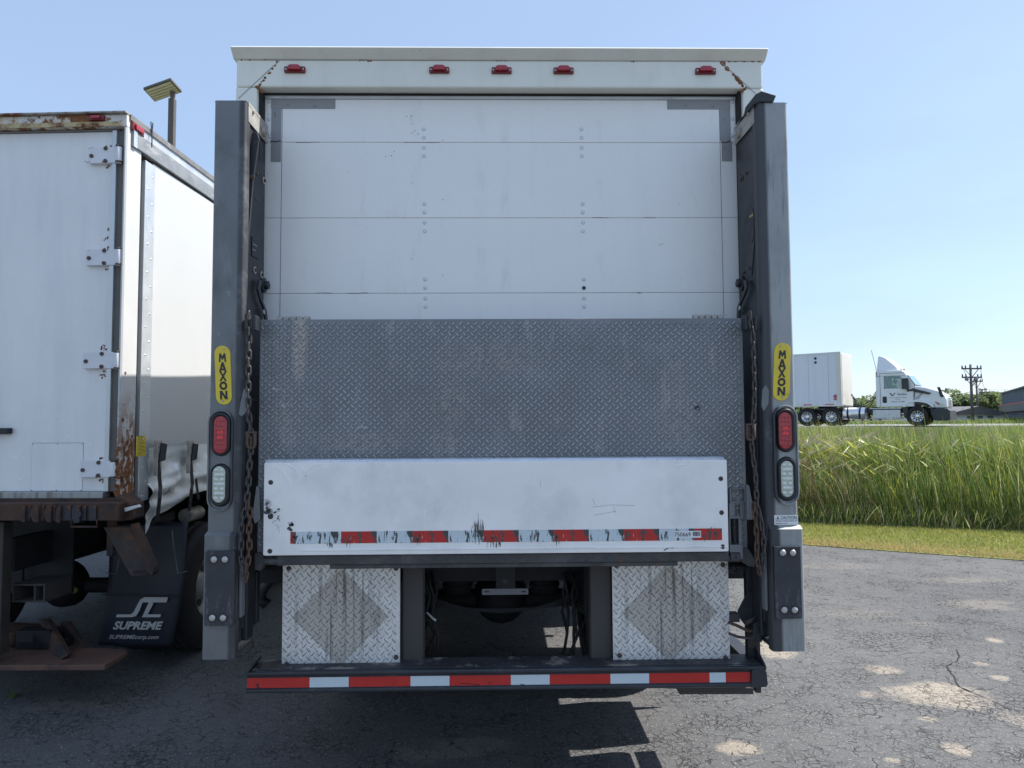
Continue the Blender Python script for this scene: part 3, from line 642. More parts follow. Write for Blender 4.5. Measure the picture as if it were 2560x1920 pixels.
    if sx > 0:
        m = MB(); m.tube([Vector((so_-.002, YC+.10, zstep-.06)), Vector((so_+.018, YC+.12, zstep-.10)), Vector((so_+.026, YC+.12, zstep-.22)), Vector((so_+.026, YC+.12, zstep-.33)), Vector((so_+.004, YC+.11, zstep-.38))], .007, 8); m.build('cable', m_rubber, sl)
    # lamp housing (long rounded cup)
    if sx < 0: hb_ = (518, 1024, 581, 1279); lamps = [((526, 1029, 577, 1141), (533.5, 1040, 567.5, 1134), 'r'), ((523.5, 1158.6, 575.6, 1268), (530.7, 1165, 563, 1257), 'w')]
    else: hb_ = (1935, 1012, 1997, 1263); lamps = [((1941, 1019, 1989, 1131), (1947, 1030, 1980, 1123), 'r'), ((1945, 1141, 1993, 1254), (1952.5, 1152, 1983.6, 1243), 'w')]
    X0, X1, Z0, Z1 = W.rect(*hb_, YC-.012); cx, cz = (X0+X1)/2, (Z0+Z1)/2
    o1 = stadium(cx, cz, X1-X0, Z1-Z0, YC-.014); o2 = stadium(cx, cz, X1-X0-.014, Z1-Z0-.014, YC-.014); n = len(o1)
    m = MB(); vs = o1 + o2 + [(p[0], YC+.03, p[2]) for p in o1] + [(p[0], YC-.004, p[2]) for p in o2]
    fs = []
    for i in range(n):
        j = (i+1) % n
        fs += [(i, j, n+j, n+i), (j, i, 2*n+i, 2*n+j), (n+i, n+j, 3*n+j, 3*n+i)]
    fs.append(tuple(3*n+i for i in range(n))[::-1])
    m.add(vs, fs); hs = m.build('lamp_housing', pm, T, bevel=.002)
    for (ou, le, kind) in lamps:
        X0, X1, Z0, Z1 = W.rect(*ou, YC-.012); cx, cz = (X0+X1)/2, (Z0+Z1)/2
        m = MB(); o1 = stadium(cx, cz, X1-X0, Z1-Z0, YC-.004); o2 = stadium(cx, cz, (X1-X0)*.86, (Z1-Z0)-.012, YC-.020); n = len(o1)
        a0_, a1_, a2_, a3_ = W.rect(*le, YC-.015); lc, lz, lw, lh = (a0_+a1_)/2, (a2_+a3_)/2, (a1_-a0_), (a3_-a2_)
        o3 = stadium(lc, lz, lw+.010, lh+.010, YC-.020); o4 = stadium(lc, lz, lw, lh, YC-.012)
        vs = o1+o2+o3+o4; fs = []
        for i in range(n):
            j = (i+1) % n
            for k in range(3): fs.append((k*n+i, k*n+j, (k+1)*n+j, (k+1)*n+i))
        m.add(vs, [f[::-1] for f in fs], 0, True); gm = m.build('lamp_gasket', m_rubber, hs)
        m = MB(); m.prism(stadium(lc, lz, lw, lh, YC-.010), (0, -.006, 0))
        if kind == 'r':
            ln = m.build('tail_light', m_redlens, hs, bevel=.002)
            m = MB()
            for dz in (-.011, .011):
                for dx in (-.006, .006): m.box(lc+dx-.005, lc+dx+.005, YC-.0175, YC-.0165, lz+dz-.006, lz+dz+.006)
            m.build('led', m_redlens2, hs)
            m = MB()
            for k in range(7):
                for dx in (-.015, 0, .015):
                    if abs(k-3) < 1 and dx == 0: continue
                    m.dome((lc+dx, YC-.0162, lz+(k-3)*lh*.125), (0, -1, 0), .006, .0015, 8, rings=2)
            m.build('lens_pattern', m_redlens, hs, kind='stuff')
        else:
            ln = m.build('reverse_light', m_clearlens, hs, bevel=.002)
            m = MB()
            for k in range(7):
                zc = lz+(k-3)*lh*.128
                for dx in ((-.0125, .0125) if k not in (1, 5, 3) else (-.013, 0, .013)):
                    m.dome((lc+dx, YC-.0162, zc), (0, -1, 0), .0088, .004, 10, rings=2)
            m.build('led', m_led, hs)
    # badge
    if sx < 0: bd = (535.5, 864, 581.5, 1012); scr = [(559.5, 872), (557, 1003)]; lean = -.0065
    else: bd = (1930, 857, 1977.5, 1002); scr = [(1951, 865), (1956, 994)]; lean = .007
    X0, X1, Z0, Z1 = W.rect(*bd, YC); cx, cz = (X0+X1)/2, (Z0+Z1)/2; w_, h_ = (X1-X0)-abs(lean)*1.6, Z1-Z0
    sh = lambda p: (p[0] + lean*(-(cz-p[2])/h_)*2*(-1 if sx > 0 else -1)*-1, p[1], p[2])
    m = MB(); m.prism([sh(p) for p in stadium(cx, cz, w_, h_, YC-.0005)], (0, -.003, 0)); bg_ = m.build('badge', m_yellow, T, bevel=.0008, seg=1)
    # hand drawn heavy capitals, unit cell 1x1
    G = {'M': [[(0, 0), (.22, 0), (.27, .55), (.5, .2), (.73, .55), (.78, 0), (1, 0), (.9, 1), (.7, 1), (.5, .62), (.3, 1), (.1, 1)]],
         'A': [[(0, 0), (.24, 0), (.5, .62), (.5, 1), (.38, 1)], [(1, 0), (.76, 0), (.5, .62), (.5, 1), (.62, 1)], [(.25, .16), (.75, .16), (.68, .34), (.32, .34)]],
         'X': [[(0, 1), (.26, 1), (1, 0), (.74, 0)], [(1, 1), (.74, 1), (0, 0), (.26, 0)]],
         'N': [[(0, 0), (.26, 0), (.26, 1), (0, 1)], [(.74, 0), (1, 0), (1, 1), (.74, 1)], [(.0, 1), (.3, 1), (1, 0), (.7, 0)]]}
    m = MB(); lw_ = w_*.46; lh_ = h_*.145
    for k, ch in enumerate('MAXON'):
        zc = cz + h_*.295 - k*h_*.158; yl = YC-.0046-.0004*(k % 2)
        if ch == 'O':
            o1 = [(cx+lw_*.52*math.cos(a), yl, zc+lh_*.5*math.sin(a)) for a in [2*math.pi*i/20 for i in range(20)]]
            o2 = [(cx+lw_*.26*math.cos(a), yl, zc+lh_*.24*math.sin(a)) for a in [2*math.pi*i/20 for i in range(20)]]
            m.add([sh(p) for p in o1+o2], [(i, (i+1) % 20, 20+(i+1) % 20, 20+i) for i in range(20)])
        else:
            sc = 1.12 if ch in 'AX' else 1.0
            for q, poly in enumerate(G[ch]):
                pz = [sh((cx+(u-.5)*lw_, yl-.0001*q, zc+(v-.5)*lh_*sc)) for (u, v) in poly]
                m.prism(pz, (0, -.0003, 0))
    text_into(m, 'THE LIFTGATE', cx-w_*.14, cz-h_*.425, YC-.0045, .0022, w_*.28); text_into(m, '®', cx+w_*.28, cz-h_*.40, YC-.0045, .006)
    m.build('lettering', m_ink, bg_)
    for (bx, by) in scr:
        m = MB(); m.dome(W.Y(bx, by, YC-.004), (0, -1, 0), .0045, .003, 10); m.build('screw', m_bolt, bg_)
    if sx > 0:
        X0, X1, Z0, Z1 = W.rect(1935.5, 1287.5, 1995, 1312, YC)
        m = MB(); m.box(X0, X1, YC-.0012, YC-.0002, Z0, Z1); st = m.build('caution_sticker', m_sticker, T)
        m = MB(); hh = Z1-Z0; ww = X1-X0
        tx = X0+ww*.10; m.add([(tx, YC-.0018, Z0+hh*.60), (tx+ww*.10, YC-.0018, Z0+hh*.60), (tx+ww*.05, YC-.0018, Z0+hh*.88)], [(0, 1, 2)])
        text_into(m, 'CAUTION', X0+ww*.26, Z0+hh*.61, YC-.0018, hh*.27, ww*.68, offset=.012)
        text_into(m, 'Always stand clear of', X0+ww*.05, Z0+hh*.30, YC-.0018, hh*.19, ww*.88, offset=.008)
        text_into(m, 'platform area.', X0+ww*.05, Z0+hh*.06, YC-.0018, hh*.17, ww*.5, offset=.008)
        m.box(X0+ww*.02, X1-ww*.02, YC-.0018, YC-.0013, Z0+hh*.545, Z0+hh*.56)
        m.build('lettering', m_ink, st)
        # bent flap over the top
        m = MB(); f = [W.Y(p[0], p[1], YC-.01) for p in ((1883, 262), (1889, 235), (1905, 227), (1941, 238), (1934, 255), (1899, 254))]
        m.prism(f, (0, .13, 0)); m.build('top_flap', m_black, T, bevel=.003)
        m = MB(); m.prism([Vector((xi-.004, YC+.05, ztp+.02)), Vector((xi+.004, YC+.05, ztp+.02)), Vector((xi+.004, YC+.27, ztp-.01)), Vector((xi-.004, YC+.27, ztp-.01))], (0, 0, -.05)); m.build('edge_strap', m_cap, col, bevel=.001)
    # details on the inner runner face
    ax = (s, 0, 0)
    def ip(px, py, off=0.0):
        q = W.X(px, py, xi-s*.006+s*off); return q
    rn = MB(); washers = [(636, 675), (653, 687), (658.5, 451.5), (645.5, 436)] if sx < 0 else [(1868.7, 433.5), (1855, 448), (1876, 670), (1861.5, 681)]
    for k, (a_, b_) in enumerate(washers):
        p = ip(a_, b_); m = MB(); m.disc(p, ax, .017 if k != 3 else .009, .004, 16); m.disc(p+Vector(ax)*.004, ax, .008, .006, 8, 1)
        m.build('washer_bolt', [m_cap if sx < 0 else m_chain, m_boltrust], run)
    pp = (658.5, 713) if sx < 0 else (1855, 708)
    p = ip(*pp); m = MB(); m.disc(p, ax, .022, .026, 6); m.disc(p, ax, .036, .008, 18); m.build('latch_bolt', m_black, run, bevel=.002)
    arm = [(647, 700), (643, 725), (650, 752), (659, 775), (662, 800), (660, 830)] if sx < 0 else [(1866, 700), (1869, 722), (1860, 745), (1850, 765), (1849, 800), (1855, 830)]
    m = MB(); q = [ip(a_, b_, .012) for a_, b_ in arm]
    for i in range(len(q)-1):
        pass
    w1 = [v + Vector((0, -.017, 0)) for v in q]; w2 = [v + Vector((0, .017, 0)) for v in q]
    m.prism(w1 + w2[::-1], Vector(ax)*.010); m.build('latch_arm', m_inner, run, bevel=.003)
    p = ip(arm[-3][0], arm[-3][1]+5, .022); m = MB(); m.disc(p, ax, .011, .004, 12); m.build('latch_screw', m_bolt, run)
    # slot and plate recess
    sl_ = [(632, 483), (650, 496), (650, 508), (632, 494)] if sx < 0 else [(1860, 494), (1878, 482), (1878, 492), (1860, 508)]
    m = MB(); m.prism([ip(a_, b_, .0005) for a_, b_ in sl_], Vector(ax)*.001); m.build('slot', m_ink, run)
    if sx < 0:
        m = MB(); m.prism([ip(a_, b_, .0005) for a_, b_ in ((649, 354), (658, 356), (659, 408), (649, 404))], Vector(ax)*.001); m.build('opening', m_ink, run)
        m = MB(); m.prism([ip(a_, b_, .0005) for a_, b_ in ((628.5, 590), (646.5, 602), (646.5, 649), (628.5, 640))], Vector(ax)*.004); pt = m.build('data_plate', m_black, run, bevel=.002)
        m = MB(); m.prism([ip(a_, b_, .005) for a_, b_ in ((632, 608), (643, 615), (643, 617), (632, 610))], Vector(ax)*.0005); m.prism([ip(a_, b_, .005) for a_, b_ in ((632, 622), (640, 627), (640, 628.5), (632, 624))], Vector(ax)*.0005); m.build('data_print', m_print, pt)
        # arm leaning out of the column slot
        m = MB(); f = [(628, 336), (634, 327), (643, 332), (648, 345), (633, 450), (625, 545), (619, 600), (615, 560), (617, 470), (622, 400)]
        m.prism([W.Y(a_, b_, YC+.06) for a_, b_ in f], (0, .012, 0)); la = m.build('leaning_arm', m_black, T, bevel=.003)
        m = MB(); m.disc(W.Y(631, 443, YC+.059), (0, -1, 0), .011, .006, 8); m.disc(W.Y(639, 357, YC+.059), (0, -1, 0), .007, .0008, 8); m.build('arm_bolt', m_boltrust, la)
    else:
        m = MB(); cc = [(1877, 517), (1884, 522), (1887, 540), (1887, 590), (1883, 606), (1875, 608), (1871, 596), (1870, 545), (1872, 525)]
        m.prism([ip(a_, b_, .0005) for a_, b_ in cc], Vector(ax)*.005); pt = m.build('oval_plate', m_rubber, run, bevel=.001)
        m = MB(); m.prism([ip(a_, b_, .0062) for a_, b_ in ((1873, 540), (1883, 533), (1883, 540), (1873, 546))], Vector(ax)*.0006); m.build('plate_print', mat('gold_print', (.35, .27, .1), .6), pt)
        m = MB(); cc = [(1856, 370), (1866, 345), (1880, 330), (1886, 335), (1888, 600), (1880, 690), (1857, 690), (1853, 470), (1862, 440), (1864, 400)]
        m.prism([ip(a_, b_, .0005) for a_, b_ in cc], Vector(ax)*.003); m.build('backing_plate', m_inner, run, bevel=.001)
    # weld bracket by the badge, on the inner edge
    fb = [(603, 1003), (611, 970), (621, 985), (618, 1030), (606, 1042), (598, 1036)] if sx < 0 else [(1904, 975), (1912, 962), (1921, 975), (1920, 1010), (1908, 1030), (1902, 1015)]
    m = MB(); m.prism([W.Y(a_, b_, YC-.001) for a_, b_ in fb], (0, -.008, 0)); m.build('guide_bracket', m_steel, col, bevel=.003)
    # slide tube hanging below
    if sx < 0: X0, X1, Z0, Z1 = W.rect(597, 1300, 625, 1597, YC+.12)
    else: X0, X1, Z0, Z1 = W.rect(1893, 1300, 1924, 1585, YC+.12)
    m = MB(); m.box(X0, X1, YC+.09, YC+.19, Z0, 1.9); m.build('slide_tube', m_black, T, bevel=.006)
    return xi, xo, ztp, zstep, zbot
CL = column(-1); CR = column(1)

# ---------------------------------------------------------------- platform
ztP = W.Y(1250, 797, YP).z
xp0 = (W.Y(652, 800, YP).x + W.Y(640, 1390, YP).x)/2; xp1 = (W.Y(1854, 797, YP).x + W.Y(1872, 1390, YP).x)/2
zpb = W.Y(1250, 1400, YP).z
print('platform', xp0, xp1, ztP, zpb)
m = MB(); m.box(xp0, xp1, YP, YP+.045, zpb, ztP); PL = m.build('platform', m_plate, T, bevel=.003, org=(0, YP, (ztP+zpb)/2))
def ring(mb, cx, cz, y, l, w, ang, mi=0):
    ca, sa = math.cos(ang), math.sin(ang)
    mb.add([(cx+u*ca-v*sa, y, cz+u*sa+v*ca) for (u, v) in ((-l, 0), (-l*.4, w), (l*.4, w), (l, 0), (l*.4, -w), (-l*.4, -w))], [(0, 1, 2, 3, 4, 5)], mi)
def lozenge(mb, cx, cz, y, l, w, h, ang, mi=0):
    ca, sa = math.cos(ang), math.sin(ang)
    P = [(-l, 0, 0), (-l*.35, w, 0), (l*.35, w, 0), (l, 0, 0), (l*.35, -w, 0), (-l*.35, -w, 0), (-l*.5, 0, h), (l*.5, 0, h)]
    vs = [(cx+u*ca-v*sa, y-d, cz+u*sa+v*ca) for (u, v, d) in P]
    mb.add(vs, [(0, 1, 6), (1, 2, 7, 6), (2, 3, 7), (3, 4, 7), (4, 5, 6, 7), (5, 0, 6)], mi, True)
mr = MB(); m = MB(); p_ = .0165; pz_ = .0158; nx_ = int((xp1-xp0)/p_); nz_ = int((ztP-zpb)/pz_)
for i in range(nx_):
    for j in range(nz_):
        cx_ = xp0+.012+i*p_ + random.uniform(-.0006, .0006); cz_ = zpb+.012+j*pz_ + random.uniform(-.0006, .0006)
        if cz_ > ztP-.012 or cx_ > xp1-.012: continue
        if (i+j) % 2: continue
        lozenge(m, cx_, cz_, YP-.0001, .0135*random.uniform(.85, 1.05), .0028, .0034*random.uniform(.6, 1.1), R(48 if i % 2 else -48))
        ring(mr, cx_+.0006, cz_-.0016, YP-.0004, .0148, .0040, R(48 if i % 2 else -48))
m.build('tread_pattern', m_tread, PL, kind='stuff', org=(0, YP, (ztP+zpb)/2))
mr.build('tread_shade', m_tread_shade2, PL, kind='stuff', org=(0, YP, (ztP+zpb)/2))  # contact shade around each lozenge, painted as flat dark outlines
# top edge rail bits and hinges
for (a0, b0, c0, d0) in [(692, 790, 776, 800), (1731, 786, 1808, 797)]:
    X0, X1, Z0, Z1 = W.rect(a0, b0, c0, d0, YP+.03); h = MB()
    for k in range(5):
        xa = X0+(X1-X0)*k/5; h.tube([(xa+.002, YP+.035, Z1-.010), (xa+(X1-X0)/5-.003, YP+.035, Z1-.010)], .0085 if k % 2 else .010, 8)
        h.box(xa+.004, xa+(X1-X0)/5-.006, YP+.02, YP+.044, ztP-.002, Z1-.010)
    h.build('top_hinge', m_cap, T, bevel=.001)
# paint scrape and hole marks
m_scr = mat('bare_scrape', (.36, .42, .47), .5, .3)
m = MB()
for (cx_, cy_, n_, r_, mm) in [(692, 975, 10, 7, 0), (708, 1012, 8, 6, 0), (905, 1067, 6, 7, 0)]:
    for k in range(n_):
        q = W.Y(cx_+random.gauss(0, r_), cy_+random.gauss(0, r_*.6), YP-.0006); l = random.uniform(.003, .010); a_ = random.uniform(-.6, .6)
        m.add([(q.x-l, q.y, q.z-l*a_), (q.x, q.y, q.z-l*.45), (q.x+l, q.y, q.z+l*a_), (q.x, q.y, q.z+l*.4)], [(0, 1, 2, 3)])
m.build('scrape', m_scr, PL, kind='stuff')
m = MB(); q = [(1737, 1025), (1737, 1017), (1742, 1014), (1748, 1014), (1751, 1019), (1749, 1026), (1746, 1025), (1746, 1020), (1742, 1020), (1740, 1025)]
m.prism([W.Y(a_, b_, YP-.0022) for a_, b_ in q], (0, .002, 0)); m.disc(W.Y(1752, 1026, YP-.001), (0, -1, 0), .0025, .001, 6); m.build('black_mark', m_ink, PL, kind='stuff')

# flip-over aluminium extension
fl0, fr0 = (W.Y(661, 1157, YF).x + W.Y(657, 1390, YF).x)/2, (W.Y(1815, 1154, YF).x+W.Y(1824, 1378, YF).x)/2
zft = W.Y(1240, 1153, YF).z; zfb = W.Y(1240, 1384, YF).z
m = MB(); m.prism(rrect(fl0, fr0, zfb, zft, YF, .006), (0, .05, 0)); FP = m.build('flip_panel', m_flip, T, bevel=.002, org=(0, YF, (zft+zfb)/2))
m = MB(); m.prism([(fl0+.003, YF+.0015, zft-.001), (fl0+.003, YF+.014, zft+.010), (fl0+.003, YF+.048, zft+.014), (fl0+.003, YF+.048, zft-.001)], (fr0-fl0-.012, 0, 0)); m.build('panel_top_edge', m_bluetop, FP)
m = MB(); m.box(fl0+.16, fr0-.002, YF-.003, YF+.002, zfb+.018, zfb+.024); m.build('rolled_bead', m_flip, FP, bevel=.001)
tz1, tz0 = (W.Y(1240, 1325.5, YF).z, W.Y(1240, 1355, YF).z)
seg = [(726, 740, 'R'), (740, 853, 'W'), (853, 942, 'R'), (942, 1032, 'W'), (1032, 1121, 'R'), (1121, 1209, 'W'), (1209, 1297, 'R'), (1297, 1385, 'W'), (1385, 1472, 'R'), (1472, 1560, 'W'), (1560, 1648, 'R'), (1648, 1736, 'W'), (1736, 1805, 'R')]
for a_, b_, k in seg:
    xa, xb = W.Y(a_, 1340, YF).x, W.Y(b_, 1340, YF).x
    m = MB(); m.box(xa+.0004, xb-.0004, YF-.0016, YF-.0004, tz0, tz1); m.build('reflective_tape', m_wornR if k == 'R' else m_wornW, FP)
X0, X1, Z0, Z1 = W.rect(1684.7, 1327, 1752, 1344, YF)
m = MB(); m.box(X0, X1, YF-.003, YF-.0018, Z0, Z1); st = m.build('number_sticker', m_sticker, FP)
m = MB(); text_into(m, '750669', X0+.002, Z0+.005, YF-.0034, (Z1-Z0)*.62, (X1-X0)*.60, offset=.01)
xx = X0+(X1-X0)*.70
while xx < X1-.003:
    w_ = random.choice([.0008, .0014, .0022]); m.box(xx, xx+w_, YF-.0035, YF-.0031, Z0+.007, Z1-.004); xx += w_+random.choice([.0009, .0015])
m.build('lettering', m_ink, st)
for (a_, b_) in [(676.8, 1206), (675.6, 1292), (674.5, 1378), (1802, 1196.7), (1804, 1281.5), (1807, 1366.7)]:
    p = W.Y(a_, b_, YF-.0005); m = MB(); m.dome(p, (0, -1, 0), .0105, .003, 14, rings=2); m.disc(p+Vector((0, -.0028, 0)), (0, -1, 0), .004, .0012, 6, 1); m.build('panel_screw', [m_boltrust, m_ink], FP)
# gouges that cut through tape and paint
m_gouge = mat('scraped_dark', (.09, .095, .085), .7, var=.3, vs=60)
m_blk = mat('black_tar_spot', (.012, .012, .014), .5)
m = MB()
def streak(mb, px, py, n, sx_, up, dn, wmax, mi=0):
    for k in range(n):
        x = px+random.gauss(0, sx_); t = py-abs(random.gauss(0, up)); bt = py+abs(random.gauss(0, dn)); w = random.uniform(.3, wmax)
        pa, pb = W.Y(x, t, YF-.0022), W.Y(x+random.uniform(-2, 2), bt, YF-.0022); hw = w*.0008
        mb.add([(pa.x, pa.y, pa.z), (pa.x-hw, pa.y, (pa.z*2+pb.z)/3), (pb.x-hw*.6, pb.y, (pb.z*2+pa.z)/3), (pb.x, pb.y, pb.z), (pb.x+hw, pb.y, (pb.z+pa.z)/2), (pa.x+hw, pa.y, (pa.z*3+pb.z)/4)], [(0, 1, 2, 3, 4, 5)], mi)
streak(m, 1195, 1330, 34, 8, 24, 12, 2.2); streak(m, 1192, 1342, 22, 9, 10, 10, 3)
for (x, y, n_, s_) in [(774, 1345, 12, 4), (812, 1340, 9, 3), (866, 1352, 16, 8), (890, 1345, 10, 6), (825, 1362, 8, 5), (1045, 1350, 16, 5), (1240, 1355, 18, 9), (1232, 1345, 10, 5), (985, 1345, 6, 3), (962, 1338, 5, 3), (1335, 1342, 14, 4), (1388, 1345, 10, 4), (1570, 1335, 10, 4), (1612, 1335, 12, 6), (1665, 1338, 10, 3), (1765, 1338, 10, 8), (1792, 1336, 10, 6)]:
    streak(m, x, y, n_, s_, 9, 9, 3.2)
m.build('gouge', m_gouge, FP, kind='stuff')
m = MB()
for (x, y, n_, r_) in [(677, 1292, 12, 4), (688, 1284, 7, 4), (697, 1275, 5, 3), (696, 1297, 6, 4), (728, 1312, 16, 5), (722, 1320, 8, 4), (728, 1326, 6, 4), (735, 1345, 12, 6)]:
    for k in range(n_):
        q = W.Y(x+random.gauss(0, r_*.6), y+random.gauss(0, r_*.6), YF-.0028); r = random.uniform(.0012, .0048)
        m.add([(q.x+r*math.cos(t*1.05)*random.uniform(.5, 1.3), q.y, q.z+r*math.sin(t*1.05)*random.uniform(.5, 1.3)) for t in range(6)], [(0, 1, 2, 3, 4, 5)])
m.build('tar_spot', m_blk, FP, kind='stuff')
# fine wipe scratches, bright
m_bright = mat('bright_scratch', (.97, .97, .98), .5, .1)
m = MB()
def arc(mb, pts, r=.0019):
    mb.tube([W.Y(a_, b_, YF-.0002) for a_, b_ in pts], r, 4)
arc(m, [(672, 1181), (690, 1168), (708, 1178), (722, 1200), (727, 1214)]); arc(m, [(748, 1157), (756, 1174), (766, 1182), (774, 1172), (790, 1162), (808, 1160)]); arc(m, [(714, 1160), (735, 1168), (748, 1187), (750, 1206)])
arc(m, [(682, 1162), (684, 1172)]); arc(m, [(1688, 1165), (1700, 1162), (1715, 1162)]); arc(m, [(1060, 1275), (1062, 1290)]); arc(m, [(742, 1195), (752, 1230), (760, 1262)], .0006)
m.build('bright_scratch', m_bright, FP, kind='stuff')
m = MB()
for pts in ([(1478, 1268), (1530, 1262), (1586, 1264)], [(1485, 1288), (1540, 1278)], [(1533, 1264), (1539, 1284)], [(1481, 1246), (1488, 1262)], [(1350, 1200), (1352, 1218)]): arc(m, pts, .0005)
m.tube([W.Y(a_, b_, YF-.0012) for a_, b_ in ((1660, 1376), (1672, 1369), (1684, 1370))], .002, 5)
m.build('dark_scratch', m_gouge, FP, kind='stuff')
# lower lip, bar and hinge barrels
X0, X1, Z0, Z1 = W.rect(693, 1384, 1822, 1408, YP-.045)
m = MB(); m.box(X0, X1, YP-.05, YP-.0005, Z0, Z1); lp = m.build('platform_lip', m_lip, T, bevel=.004, org=(0, YP-.05, Z0))
m = MB()
for i in range(int((X1-X0)/.031)):
    lozenge(m, X0+.02+i*.031, (Z0+Z1)/2+(.006 if i % 2 else -.006), YP-.0501, .017, .0045, .0025, R(35 if i % 2 else -35))
m.build('lip_tread', m_lip, lp, kind='stuff', org=(0, YP-.05, Z0))
X0, X1, Z0, Z1 = W.rect(825, 1407, 1694, 1418, YP-.035)
m = MB(); m.box(X0, X1, YP-.04, YP+.02, Z0, Z1-.001); m.build('lower_bar', m_lip, T, bevel=.002)
for (xa, xb, yy, r) in [(660, 694, 1402, .017), (694, 710, 1402, .022), (1824, 1848, 1392, .022), (1810, 1824, 1395, .015)]:
    a_, b_ = W.Y(xa, yy, YP-.03), W.Y(xb, yy, YP-.03); m = MB(); m.tube([a_, b_], r, 14); m.build('hinge_barrel', m_lip, T, bevel=.001)
m = MB(); m.disc(W.Y(1840, 1393, YP-.052), (0, -1, 0), .008, .001, 10); m.build('barrel_hole', m_ink, T)
for fp in ([(636, 1385), (645, 1380), (660, 1392), (660, 1410), (650, 1428), (636, 1426)], [(1852, 1370), (1872, 1372), (1889, 1400), (1888, 1418), (1872, 1416), (1850, 1402)]):
    m = MB(); m.prism([W.Y(a_, b_, YP-.02) for a_, b_ in fp], (0, .06, 0)); m.build('hinge_lug', m_lip, T, bevel=.004)
# latch on the right with its spring
fr = lambda x0_, y0_, x1_, y1_, ya, yb, nm, mt, par=None, bv=.003: (lambda q: (lambda mm: mm.box(q[0], q[1], ya, yb, q[2], q[3]).build(nm, mt, par or T, bevel=bv))(MB()))(W.rect(x0_, y0_, x1_, y1_, ya))
ltc = fr(1824.5, 1362, 1858, 1398, YP-.035, YP-.001, 'latch_block', m_plate)
for q in [(1824, 1221, 1828.5, 1254), (1861, 1221, 1865, 1254), (1828.5, 1220, 1861, 1223.5), (1825, 1253, 1865, 1258), (1823, 1258, 1838, 1290), (1851, 1258, 1866, 1290), (1838, 1258, 1851, 1262), (1823, 1290, 1868, 1297), (1823.5, 1297, 1827, 1362), (1847, 1297, 1855, 1362)]:
    fr(*q, YP-.022, YP-.001, 'latch_frame', m_plate, ltc, .002)
m = MB(); q = W.rect(1827, 1297, 1847, 1362, YP-.004); m.box(q[0], q[1], YP-.004, YP-.0005, q[2], q[3]); m.build('latch_pocket', m_ink, ltc)
a_, b_ = W.Y(1835, 1298, YP-.016), W.Y(1836, 1338, YP-.016); m = MB(); path = []
for i in range(121):
    t = i/120; th = t*2*math.pi*11; c_ = a_.lerp(b_, t); path.append(c_+Vector((math.cos(th)*.011, math.sin(th)*.011, 0)))
m.tube(path, .0016, 5); m.build('spring', m_chain, ltc)
m = MB(); m.tube([W.Y(1835, 1296, YP-.016), W.Y(1837, 1359, YP-.016)], .006, 10); m.build('spring_rod', m_lip, ltc)

# ---------------------------------------------------------------- chains
def link_mesh(L=.027, w=.0085, r=.0042):
    m = MB(); path = []
    for i in range(7):
        a_ = math.pi*i/6; path.append((w*math.cos(a_), 0, L/2+w*math.sin(a_)))
    for i in range(7):
        a_ = math.pi+math.pi*i/6; path.append((w*math.cos(a_), 0, -L/2+w*math.sin(a_)))
    m.tube(path, r, 7, closed=True); return m
lk_src = {}
def chain(pts, mt, key, yb=2.955, pitch=.0335, sc=1.0, name='chain'):
    P = [W.Y(a_, b_, yb) for a_, b_ in pts]; out = []
    seglen = [(P[i+1]-P[i]).length for i in range(len(P)-1)]; tot = sum(seglen); n = int(tot/(pitch*sc)); root = None
    for k in range(n+1):
        d = k*pitch*sc; i = 0
        while i < len(seglen)-1 and d > seglen[i]: d -= seglen[i]; i += 1
        p = P[i].lerp(P[i+1], min(1, d/seglen[i])); t = (P[i+1]-P[i]).normalized()
        out.append((p, t))
    for k, (p, t) in enumerate(out):
        tw = (R(20) if k % 2 else R(100)) + random.uniform(-.15, .15)
        q = Vector((0, 0, -1)).rotation_difference(t); rot = (q.to_matrix() @ Matrix.Rotation(tw, 3, 'Z')).to_euler()
        if root is None:
            m = MB()
            for v in [0]: pass
            base = link_mesh(); root = base.build(name, mt, T, org=(0, 0, 0)); root.location = p-ORG[T.name]; root.rotation_euler = rot; ORG[root.name] = p
            # following links hang as sub-parts of the first; keep the first unrotated for simple parenting
            root.rotation_euler = (0, 0, tw); Rm = Matrix.Rotation(tw, 3, 'Z').inverted(); rp = p
            if key not in lk_src: lk_src[key] = root.data
            else: root.data = lk_src[key]
        else:
            o = bpy.data.objects.new('link', root.data); COL.objects.link(o); o.parent = root
            o.location = Rm @ (p-rp); o.rotation_euler = (Rm @ rot.to_matrix()).to_euler(); o.scale = (sc, sc, sc)
chain([(623, 790), (623, 836), (621, 930), (621, 1023), (629, 1095), (627, 1135), (623, 1172), (621, 1221), (616, 1266), (607, 1300), (603, 1330), (604, 1400), (612, 1450)], m_chain, 'a')
chain([(622, 1262), (626, 1290), (622, 1330), (624, 1370), (619, 1410), (613, 1446)], m_rustchain, 'b')
chain([(1874, 790), (1882, 836), (1884, 892), (1886, 948), (1886, 1004), (1884, 1042), (1878, 1079), (1880, 1116), (1884, 1154), (1889.5, 1191), (1891, 1228), (1893, 1266), (1903, 1300), (1909, 1350), (1910, 1400), (1905, 1432)], m_chain, 'a')
chain([(1884, 1268), (1889, 1300), (1892, 1345), (1892, 1390), (1899, 1432)], m_rustchain, 'b')
for (x, y) in [(628, 1102), (1877, 1082)]:
    m = MB(); p = W.Y(x, y, 2.95); path = []
    for i in range(9): a_ = math.pi+math.pi*i/8; path.append((p.x+.016*math.cos(a_), p.y, p.z-.015+.016*math.sin(a_)))
    path = [(p.x-.016, p.y, p.z+.035)] + path + [(p.x+.016, p.y, p.z+.035)]
    m.tube(path, .0065, 8); m.tube([(p.x-.024, p.y, p.z+.035), (p.x+.024, p.y, p.z+.035)], .005, 8); m.build('shackle', m_rustchain, T)
